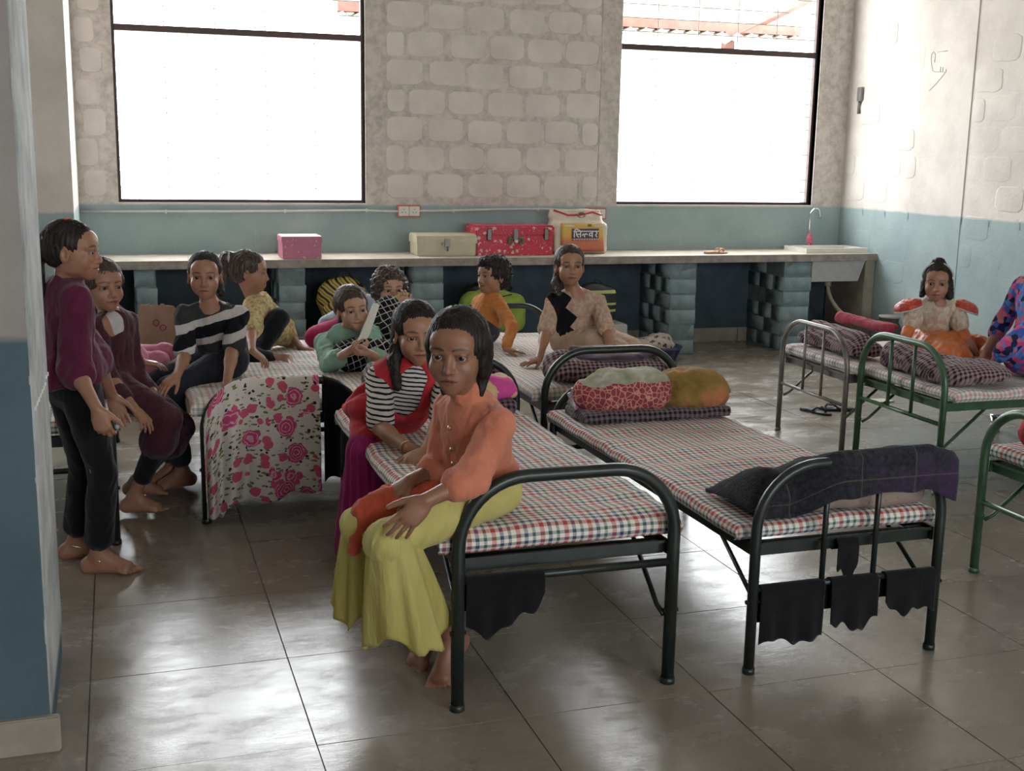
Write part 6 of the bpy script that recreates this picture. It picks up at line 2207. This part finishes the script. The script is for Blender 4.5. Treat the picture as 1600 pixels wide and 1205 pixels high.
for q in 'LR':
    pj += leg_prims(J, q, s, 0, 1.85, 0.030, 0.014)
p5.wear('trousers', pj, CHECK_PANTS, disp=folds(0.005, 0.005, 12, 14))
p5.hair(lambda L, E, C: [C((0, -0.09, -0.01), (0.03, -0.10, -0.09), 0.035, 0.02)], m=HAIR_BROWN, sides=False, vol=1.06, line=-0.03, curl=0.003)

# 7 ---------------------------------------------------------------- curly-haired girl behind the raised knee
s = 0.98
pel, chest = np.array([1.52, 6.80, 0.62]), W(612, 513, 6.62)
left = np.array([1, -0.1, 0])
eR, wR = arm_solve(shoulder(chest, left, s, 'R'), (590, 545), (606, 515), s, True, True)
eL, wL = arm_solve(shoulder(chest, left, s, 'L'), (650, 530), (632, 486), s, True, True)
p6 = Person('curly-haired girl peeping over the raised check knee with a yellow booklet', s, pel, chest, left, W(609, 450, 6.56), (0.05, -1, -0.06),
            {'R': {'e': eR, 'w': wR, 'n': (0.5, 0.5, 0.2)}, 'L': {'e': eL, 'w': wL, 'n': (-0.2, 0.9, 0.1), 'f': (-0.1, -0.1, 1), 'curl': 30}},
            {'R': {'k': [1.42, 6.5, 0.63], 'a': [1.62, 6.45, 0.575], 'toe': (0.9, -0.3, 0)}, 'L': {'k': [1.72, 6.55, 0.62], 'a': [1.50, 6.42, 0.575], 'toe': (-0.9, -0.3, 0)}},
            hs=1.05, skin='light').build(0.007, 0.0038)
J = p6.J
p6.wear('top', torso_prims(J, s, 0.015) + arm_prims(J, 'R', s, 0, 1.5, 0.014) + arm_prims(J, 'L', s, 0, 1.5, 0.014), fabric('dull_green_cotton', (0.12, 0.17, 0.09), fold=0.5), disp=folds(0.005, 0.004, 13, 15))
p6.wear('trousers', [ell(J['pel'], (0.12, 0.12, 0.09), None, 0.03)] + leg_prims(J, 'L', s, 0, 1.8, 0.015) + leg_prims(J, 'R', s, 0, 1.8, 0.015), BLACKC, disp=folds(0.004, 0.003, 13, 16))
p6.hair(lambda L, E, C: [E((0.07, -0.01, 0.0), (0.026, 0.045, 0.06), 0.02), E((-0.07, -0.01, 0.0), (0.026, 0.045, 0.06), 0.02), E((0, -0.06, -0.04), (0.07, 0.05, 0.07), 0.03)], m=HAIR_BROWN, sides=False, vol=1.07, curl=0.012)

# 8 ---------------------------------------------------------------- girl with striped sleeves and red pinafore
s = 1.10
pel, chest = np.array([1.02, 4.62, 0.635]), W(647, 592, 4.52)
left = U(np.array([0.95, -0.30, 0]))
eR, wR = arm_solve(shoulder(chest, left, s, 'R'), (594, 668), (640, 702), s, True, True)
eL, wL = arm_solve(shoulder(chest, left, s, 'L'), (690, 655), (665, 706), s, True, True)
kR = W(572, 706, 4.42)
kL = W(592, 700, 4.66)
p7 = Person('girl in striped sleeves, red pinafore and magenta trousers on the front cot', s, pel, chest, left, W(650, 520, 4.46), (-0.02, -1, -0.08),
            {'R': {'e': eR, 'w': wR, 'n': (0.1, 0.3, -0.9), 'f': (0.85, -0.25, -0.25), 'curl': 25}, 'L': {'e': eL, 'w': wL, 'n': (0, 0.2, -1), 'f': (-0.8, -0.4, -0.2), 'curl': 22}},
            {'R': {'k': kR, 'a': [kR[0] - 0.02, kR[1] + 0.05, 0.085], 'toe': (-0.7, -0.7, 0)}, 'L': {'k': kL, 'a': [kL[0] - 0.01, kL[1] + 0.05, 0.085], 'toe': (-0.7, -0.7, 0)}},
            hip_left=(0.45, -0.89, 0), hs=1.12, skin='mid', smile=0.5, gaze=(-0.1, -1, -0.02)).build(0.0058, 0.0028)
J = p7.J
fd = U(np.array([-0.3, -0.95, 0]))
p7.wear('striped_top', torso_prims(J, s, 0.012) + arm_prims(J, 'R', s, 0, 0.88, 0.016, 0.006) + arm_prims(J, 'L', s, 0, 0.88, 0.016, 0.006), STRIPES, disp=folds(0.003, 0.003, 14, 17))
vest = torso_prims(J, s, 0.021) + [ell(J['pel'] + [-0.04, -0.05, 0.02], (0.165, 0.15, 0.09), None, 0.05)]
for q in 'LR':
    vest += leg_prims(J, q, s, 0, 0.86, 0.030)
    vest.append(rcone(J['s' + q] + U(J['s' + q] - J['chest']) * 0.045 - [0, 0, 0.02], J['s' + q] + U(J['s' + q] - J['chest']) * 0.2 - [0, 0, 0.02], 0.075, 0.10, 0.01, True))
vest += [rcone(J['chest'] + fd * 0.13 + [0.03, 0, 0.05], lerp(J['chest'], J['pel'], 0.62) + fd * 0.13 + [0.03, 0, 0], 0.055, 0.062, 0.01, True),
         rcone(J['chest'] + [0, 0, 0.03], J['chest'] + [0, 0, 0.2], 0.06, 0.06, 0.01, True)]
p7.wear('pinafore', vest, RED, disp=folds(0.006, 0.006, 12, 18))
pj = []
for q in 'LR':
    pj += leg_prims(J, q, s, 0.6, 1.93, 0.022, 0.05)
p7.wear('trousers', pj, MAGENTA, disp=lambda V, N: 0.004 * np.sin(np.arctan2(V[:, 1] - kR[1], V[:, 0] - kR[0]) * 14) + 0.004 * fbm(V * [1, 1, 0.3], 12, 19))
r_ = random.Random(5)
for k in range(12):
    a, t = r_.uniform(math.pi * 1.0, math.pi * 1.9), r_.uniform(0.25, 0.85)
    c = lerp(J['kR'], J['aR'], t) + np.array([math.cos(a), math.sin(a), 0]) * (0.062 + 0.036 * t)
    trinket(p7, 'bead', *tube_geo([c + [0, 0, -0.003], c, c + [0, 0, 0.003]], [0.001, 0.0045, 0.001], 8), PEARL)
v, f = ring(lerp(J['eR'], J['wR'], 0.9), J['wR'] - J['eR'], 0.0245, 0.003)
trinket(p7, 'bangle', v, f, plain('brass_bangle', (0.5, 0.33, 0.15), 0.35, 0.9))
p7.hair(lambda L, E, C: [C((0.055, -0.03, -0.02), (0.072, -0.010, -0.10), 0.027, 0.022), C((0.072, -0.01, -0.10), (0.070, 0.03, -0.185), 0.024, 0.014),
                         C((-0.055, -0.03, -0.02), (-0.070, -0.010, -0.10), 0.027, 0.022), C((-0.070, -0.01, -0.10), (-0.062, 0.03, -0.185), 0.024, 0.014),
                         E((0, -0.08, -0.06), (0.07, 0.045, 0.10), 0.03)], sides=False, vol=1.03, line=-0.018, curl=0.002)

# 9 ---------------------------------------------------------------- girl in the orange kurta, nearest
s = 1.10
pel, chest = W(748, 778, 3.42), W(738, 650, 3.36)
pel[2] = 0.63
left = U(np.array([0.28, -0.96, 0]))
fd = U(np.array([-0.96, -0.28, 0]))
sL, sR = shoulder(chest, left, s, 'L'), shoulder(chest, left, s, 'R')
eL = at_y(738, 748, 3.10)
wL = at_y(666, 782, 3.06)
eR = sR + [-0.03, -0.03, -0.185]
wR = at_y(640, 752, 3.36)
kL, kR = W(604, 848, 3.17), W(566, 824, 3.36)
aL = at_z(706, 1000, 0.115)
aR = at_z(672, 975, 0.115)
p8 = Person('girl in orange kurta and flared yellow trousers sitting nearest on the front cot', s, pel, chest, left, W(714, 548, 3.26), (-0.50, -0.86, -0.06),
            {'L': {'e': eL, 'w': wL, 'n': (-0.1, 0.9, -0.5), 'f': (-0.62, -0.03, -0.60), 'curl': 12, 'spread': 0.20}, 'R': {'e': eR, 'w': wR, 'n': (-0.25, 0.1, -1), 'f': (-0.85, -0.1, -0.50), 'curl': 14, 'spread': 0.22}},
            {'L': {'k': kL, 'a': aL, 'toe': (-0.62, -0.72, -0.42), 'up': (-0.28, -0.30, 0.9)}, 'R': {'k': kR, 'a': aR, 'toe': (-0.55, -0.6, -0.42), 'up': (-0.28, -0.30, 0.9)}},
            hip_left=(0.45, -0.89, 0), hs=1.13, skin='dark', gaze=(-0.42, -1, 0.12)).build(0.005, 0.0024)
J = p8.J
ku = torso_prims(J, s, 0.012) + arm_prims(J, 'L', s, 0, 1.28, 0.013, 0.010) + arm_prims(J, 'R', s, 0, 1.25, 0.013, 0.010)
ku += [ell(J['pel'] + [0.0, 0.0, 0.02], (0.112, 0.122, 0.11), None, 0.05), rcone(J['pel'] + [0.0, 0.02, 0.03], J['pel'] + [0.02, 0.02, -0.08], 0.095, 0.095, 0.05),
       rcone(J['chest'] + [0, 0, 0.02], lerp(J['chest'], p8.head, 0.40), 0.054, 0.047, 0.02), half_space((0, 0, 0.558), (0, 0, -1))]
p8.wear('kurta', ku, ORANGE, 0.0055, disp=folds(0.006, 0.007, 12, 20))
p8.wear('kurta_front_panel', [rcone(lerp(J['hR'], J['kR'], 0.35) + [0, 0, 0.045], lerp(J['hR'], J['kR'], 0.98) + [0.01, -0.02, 0.045], 0.045, 0.05, 0.03),
                              rcone(lerp(J['hR'], J['kR'], 0.98) + [0, -0.02, 0.03], J['kR'] + [-0.035, -0.05, -0.05], 0.045, 0.02, 0.03),
                              rcone(lerp(J['hL'], J['kR'], 0.5) + [0, 0, 0.045], lerp(J['hL'], J['kR'], 0.9) + [0.0, -0.02, 0.035], 0.04, 0.04, 0.03)], fabric('orange_red_chiffon', (0.55, 0.10, 0.055), (0.45, 0.075, 0.04), fold=0.7), 0.0055, disp=folds(0.006, 0.008, 13, 21))
pj = [ell(J['pel'] - [0, 0, 0.01], (0.10, 0.11, 0.09), None, 0.03)]
for q in 'LR':
    pj += leg_prims(J, q, s, 0, 1.04, 0.010)
pj += [half_space((0, 0, 0.556), (0.9, 0.35, -1))] if False else []
p8.wear('trousers', pj, YELLOW_PANTS, 0.0055, disp=folds(0.005, 0.005, 12, 22))


def flare_leg(knee, hem, r0, rx, ry, ang, seed, nr=60, nz=26, pleats=9):
    """flared trouser leg: cloth tube from the knee to an uneven, pleated hem"""
    V, uvq = [], []
    a = np.linspace(0, 2 * math.pi, nr, endpoint=False)
    for i in range(nz + 1):
        t = i / nz
        c = lerp(knee, hem, t)
        k = t ** 0.8
        rr = np.random.default_rng(seed)
        pl = 1 + 0.13 * k * np.sin(a * pleats + 1.7 * np.sin(a * 2 + seed)) + 0.07 * k * np.sin(a * 5 + seed)
        X = (r0 * (1 - k) + rx * k) * pl * np.cos(a)
        Y = (r0 * (1 - k) + ry * k) * pl * np.sin(a)
        z = 0.030 * k * np.sin(a * 3 + seed) + 0.012 * k * np.sin(a * 7)
        co, si = math.cos(ang), math.sin(ang)
        V.append(np.stack([c[0] + co * X - si * Y, c[1] + si * X + co * Y, c[2] + z], 1))
    V = np.concatenate(V)
    idx = np.arange((nz + 1) * nr).reshape(nz + 1, nr)
    Q = np.stack([idx[:-1], np.roll(idx[:-1], -1, 1), np.roll(idx[1:], -1, 1), idx[1:]], -1).reshape(-1, 4)
    return V, Q


hemL, hemR = at_y(636, 985, 3.26), at_y(578, 950, 3.42)
hemL[2], hemR[2] = 0.235, 0.255
for nm, kk, hm, sd, rx in (('flared_leg', J['kL'], hemL, 3, 0.135), ('flared_leg', J['kR'], hemR, 8, 0.10)):
    V, Q = flare_leg(kk + np.array([0.012, 0.006, 0.03]), hm, 0.060, rx, 0.11, math.radians(25), sd)
    o = obj(nm, V - p8.base, Q, YELLOW, p8.o, smooth=True)
    o.modifiers.new('thickness', 'SOLIDIFY').thickness = 0.0022
p8.hair(lambda L, E, C: [E((0.066, -0.024, -0.022), (0.018, 0.042, 0.050), 0.02), E((-0.066, -0.024, -0.022), (0.018, 0.042, 0.050), 0.02), E((0, -0.085, -0.055), (0.062, 0.048, 0.065), 0.03), C((-0.055, -0.06, -0.06), (-0.052, -0.045, -0.125), 0.020, 0.008), C((0.055, -0.06, -0.06), (0.05, -0.05, -0.13), 0.018, 0.007), C((0, -0.085, 0.0), (0, -0.12, -0.03), 0.035, 0.036), E((0, -0.125, -0.045), (0.042, 0.034, 0.048), 0.015)], sides=True, vol=1.03, line=-0.020)
for k, (t, off) in enumerate(((0.02, 0), (0.10, 0), (0.40, 0), (0.60, 0))):
    c = lerp(J['chest'], J['pel'], t) + fd * (0.096 if t > 0.05 else 0.078) + left * 0.02
    trinket(p8, 'button', *tube_geo([c - fd * 0.004, c + fd * 0.004], 0.007, 10), plain('brass_button', (0.5, 0.36, 0.2), 0.35, 0.8))

# 10 --------------------------------------------------------------- boy in orange, in profile
s = 0.86
pel, chest = np.array([2.00, 6.62, 0.62]), W(766, 476, 6.60)
left = U(np.array([0.30, -0.95, 0]))
eL, wL = arm_solve(shoulder(chest, left, s, 'L'), (800, 512), (790, 545), s, True, True)
wL[2] = 0.575
eR, wR = arm_solve(shoulder(chest, left, s, 'R'), (742, 505), (735, 530), s, False, False)
p9 = Person('small curly-haired child in orange shirt leaning on one arm, in profile', s, pel, chest, left, W(770, 430, 6.58), (-0.93, -0.36, 0.02),
            {'L': {'e': eL, 'w': wL, 'n': (0, 0, -1), 'f': (0.9, -0.4, -0.1), 'curl': 6}, 'R': {'e': eR, 'w': wR, 'n': (0, 0, -1)}},
            {'L': {'k': [1.80, 6.34, 0.66], 'a': [1.78, 6.20, 0.58], 'toe': (-0.8, -0.5, 0)}, 'R': {'k': [1.76, 6.56, 0.66], 'a': [1.70, 6.40, 0.58], 'toe': (-0.8, -0.5, 0)}},
            hs=1.0, smile=1.0).build(0.0062, 0.0036)
J = p9.J
p9.wear('shirt', torso_prims(J, s, 0.010) + arm_prims(J, 'L', s, 0, 1.85, 0.012) + arm_prims(J, 'R', s, 0, 1.85, 0.012)
        + [rcone(J['chest'] + [0, 0, 0.02], J['chest'] + [0, 0, 0.055], 0.055, 0.046, 0.02)], ORANGE2, disp=folds(0.005, 0.005, 15, 23))
p9.wear('shorts', [ell(J['pel'], (0.11, 0.11, 0.085), None, 0.03)] + leg_prims(J, 'L', s, 0, 1.4, 0.016) + leg_prims(J, 'R', s, 0, 1.4, 0.016), NAVY, disp=folds(0.004, 0.003, 14, 24))
p9.hair(lambda L, E, C: [E((0, 0.05, 0.075), (0.055, 0.035, 0.03), 0.02), E((0, -0.07, -0.03), (0.06, 0.04, 0.05), 0.03)], curl=0.011, vol=1.04, line=-0.032)

# 11 --------------------------------------------------------------- girl in the beige and black top
s = 1.0
pel, chest = np.array([2.42, 6.16, 0.63]), W(899, 470, 6.10)
left = U(np.array([1.0, -0.22, 0]))
eR, wR = arm_solve(shoulder(chest, left, s, 'R'), (853, 520), (842, 564), s, True, True)
wR[2] = 0.575
eL, wL = arm_solve(shoulder(chest, left, s, 'L'), (950, 520), (954, 560), s, True, True)
wL[2] = 0.58
p10 = Person('girl in beige top with a black zigzag panel leaning on both arms', s, pel, chest, left, W(890, 415, 6.06), (-0.18, -0.98, 0.04),
             {'R': {'e': eR, 'w': wR, 'n': (0, 0, -1), 'f': (-0.9, -0.4, -0.08), 'curl': 6, 'spread': 0.25}, 'L': {'e': eL, 'w': wL, 'n': (0, 0, -1), 'f': (0.5, -0.85, -0.08), 'curl': 6}},
             {'R': {'k': [2.53, 5.84, 0.59], 'a': [2.60, 6.12, 0.57], 'toe': (0.5, 0.8, 0)}, 'L': {'k': [2.64, 5.92, 0.59], 'a': [2.66, 6.20, 0.57], 'toe': (0.3, 0.9, 0)}},
             hs=1.03, skin='mid', smile=0.3).build(0.0062, 0.0034)
J = p10.J
p10.wear('top', torso_prims(J, s, 0.009) + arm_prims(J, 'R', s, 0, 0.88, 0.009, 0.010) + arm_prims(J, 'L', s, 0, 0.88, 0.009, 0.010)
         + [ell(J['chest'] + [-0.01, -0.08, 0.05], (0.05, 0.05, 0.04), None, 0.01, True), ell(J['pel'], (0.112, 0.105, 0.11), None, 0.05)], BEIGE_BLACK, disp=folds(0.005, 0.005, 14, 25))
sk = [ell(J['pel'] + [0.07, -0.08, 0.0], (0.15, 0.17, 0.085), None, 0.05)]
for q in 'LR':
    sk += leg_prims(J, q, s, 0, 1.7, 0.028, 0.02)
p10.wear('skirt', sk, BEIGE, disp=folds(0.007, 0.006, 12, 26))
p10.hair(lambda L, E, C: [C((0.045, -0.06, -0.03), (0.068, -0.02, -0.10), 0.026, 0.022), C((0.068, -0.02, -0.10), (0.062, 0.035, -0.15), 0.022, 0.012), E((0, -0.08, -0.04), (0.055, 0.04, 0.06), 0.03)], m=HAIR_BROWN, sides=False, vol=1.03, curl=0.002)

# 12 --------------------------------------------------------------- small girl in cream and orange dress
s = 0.82
pel, chest = np.array([4.36, 5.56, 0.635]), W(1463, 480, 5.50)
left = U(np.array([0.92, -0.38, 0]))
eR, wR = arm_solve(shoulder(chest, left, s, 'R'), (1416, 525), (1410, 566), s, True, True)
eL, wL = arm_solve(shoulder(chest, left, s, 'L'), (1508, 530), (1533, 572), s, True, True)
wL[2] = max(wL[2], 0.58)
wR[2] = max(wR[2], 0.58)
p11 = Person('small girl in cream dress with orange skirt and frilled shoulders', s, pel, chest, left, W(1464, 441, 5.46), (-0.62, -0.8, -0.03),
             {'R': {'e': eR, 'w': wR, 'n': (0, 0, -1), 'curl': 8}, 'L': {'e': eL, 'w': wL, 'n': (0, 0, -1), 'f': (0.5, -0.8, -0.1), 'curl': 8}},
             {'R': {'k': [4.22, 5.32, 0.62], 'a': [4.42, 5.24, 0.575], 'toe': (0.9, -0.2, 0)}, 'L': {'k': [4.58, 5.34, 0.62], 'a': [4.36, 5.18, 0.575], 'toe': (-0.9, -0.2, 0)}},
             hs=0.98, skin='mid').build(0.006, 0.0034)
J = p11.J
p11.wear('bodice', torso_prims(J, s, 0.012, low=False) + [ell(J['chest'] + [-0.02, -0.075, 0.042], (0.05, 0.05, 0.04), None, 0.01, True)], CREAM, disp=folds(0.003, 0.003, 14, 27))
for q in 'LR':
    S, E_ = J['s' + q], J['e' + q]
    p11.wear('puff_sleeve', [ell(lerp(S, E_, 0.48), (0.050, 0.050, 0.062), axes(z=E_ - S, x=(0.3, 0.9, 0.1)), 0.02), rcone(S, lerp(S, E_, 0.4), 0.042, 0.045)], CREAM, disp=folds(0.005, 0.006, 22, 28))
    p11.wear('sleeve_band', [rcone(lerp(S, E_, 0.82), lerp(S, E_, 0.95), 0.035, 0.034, 0.01)], ORANGE_SATIN)
    out = U((S - J['chest']))
    fu = U(Z3 * 0.9 + out * 0.30)
    Rf = axes(z=fu, x=out)
    cF = S + out * 0.050 + np.array([0, 0, -0.004])
    p11.wear('shoulder_frill', [ell(cF, (0.080, 0.070, 0.045), Rf, 0.02), half_space(cF - fu * 0.008, -fu)], RED_SATIN, 0.0045, disp=folds(0.003, 0.005, 30, 29))
    pts = [cF - fu * 0.008 + Rf @ np.array([0.079 * math.cos(a_), 0.069 * math.sin(a_), 0]) for a_ in np.linspace(0, 2 * math.pi, 25)]
    trinket(p11, 'lace_edge', *tube_geo(pts, 0.005, 6), WHITEC)
sk = [ell(J['pel'] + [-0.02, -0.09, 0.0], (0.16, 0.16, 0.09), None, 0.05), ell(lerp(J['chest'], J['pel'], 0.78), (0.105, 0.095, 0.06), None, 0.04)]
for q in 'LR':
    sk += leg_prims(J, q, s, 0, 1.2, 0.03)
p11.wear('skirt', sk, ORANGE_SATIN, disp=folds(0.009, 0.010, 11, 30))
p11.hair(lambda L, E, C: [E((0, -0.02, 0.108), (0.035, 0.035, 0.028), 0.02), C((0.062, -0.01, -0.01), (0.074, 0.015, -0.075), 0.022, 0.014), C((-0.062, -0.02, -0.01), (-0.074, 0.005, -0.075), 0.026, 0.02), E((0, -0.07, -0.05), (0.07, 0.04, 0.05), 0.03)], sides=False, curl=0.003)
v, f = tube_geo([p11.ploc((0.083 * math.sin(a_), 0.028 - 0.02 * math.cos(a_), 0.028 + 0.082 * math.cos(a_))) for a_ in np.linspace(-1.45, 1.45, 20)], 0.005, 6)
trinket(p11, 'hair_band', v, f, WHITEC)

# 13 --------------------------------------------------------------- person at the right edge
s = 1.15
pel, chest = np.array([4.52, 4.98, 0.64]), np.array([4.55, 4.97, 1.00])
left = U(np.array([0.15, -0.98, 0]))
eR, wR = arm_solve(shoulder(chest, U(np.array([-0.2, -0.98, 0])), s, 'L'), (1574, 542), (1546, 576), s, True, False)
p12 = Person('person in blue and pink printed clothes cut off by the right edge', s, pel, chest, left, [4.60, 4.95, 1.20], (-0.9, -0.3, 0),
             {'L': {'e': eR, 'w': wR, 'n': (0, 0, -1), 'f': (-0.9, 0.1, -0.1), 'curl': 8}, 'R': {'e': [4.5, 5.2, 0.8], 'w': [4.35, 5.15, 0.62], 'n': (0, 0, -1)}},
             {'L': {'k': [4.72, 4.72, 0.62], 'a': [4.90, 4.9, 0.575], 'toe': (0.8, 0.2, 0)}, 'R': {'k': [4.9, 5.1, 0.62], 'a': [4.95, 4.9, 0.575], 'toe': (0.8, 0.2, 0)}}, hs=1.05).build(0.0075, 0.0046)
J = p12.J
p12.wear('tunic', torso_prims(J, s, 0.016) + arm_prims(J, 'L', s, 0, 1.35, 0.014) + arm_prims(J, 'R', s, 0, 1.3, 0.014) + [ell(J['pel'] + [0, 0, 0.01], (0.14, 0.14, 0.10), None, 0.05)], DIAMOND, disp=folds(0.005, 0.004, 13, 31))
p12.wear('trousers', leg_prims(J, 'L', s, 0.2, 1.8, 0.015) + leg_prims(J, 'R', s, 0.2, 1.8, 0.015), NAVY, disp=folds(0.004, 0.003, 13, 32))
p12.hair(ponytail([(0, -0.09, 0.02), (0.0, -0.12, -0.05), (0, -0.11, -0.14)], 0.03, 0.02))
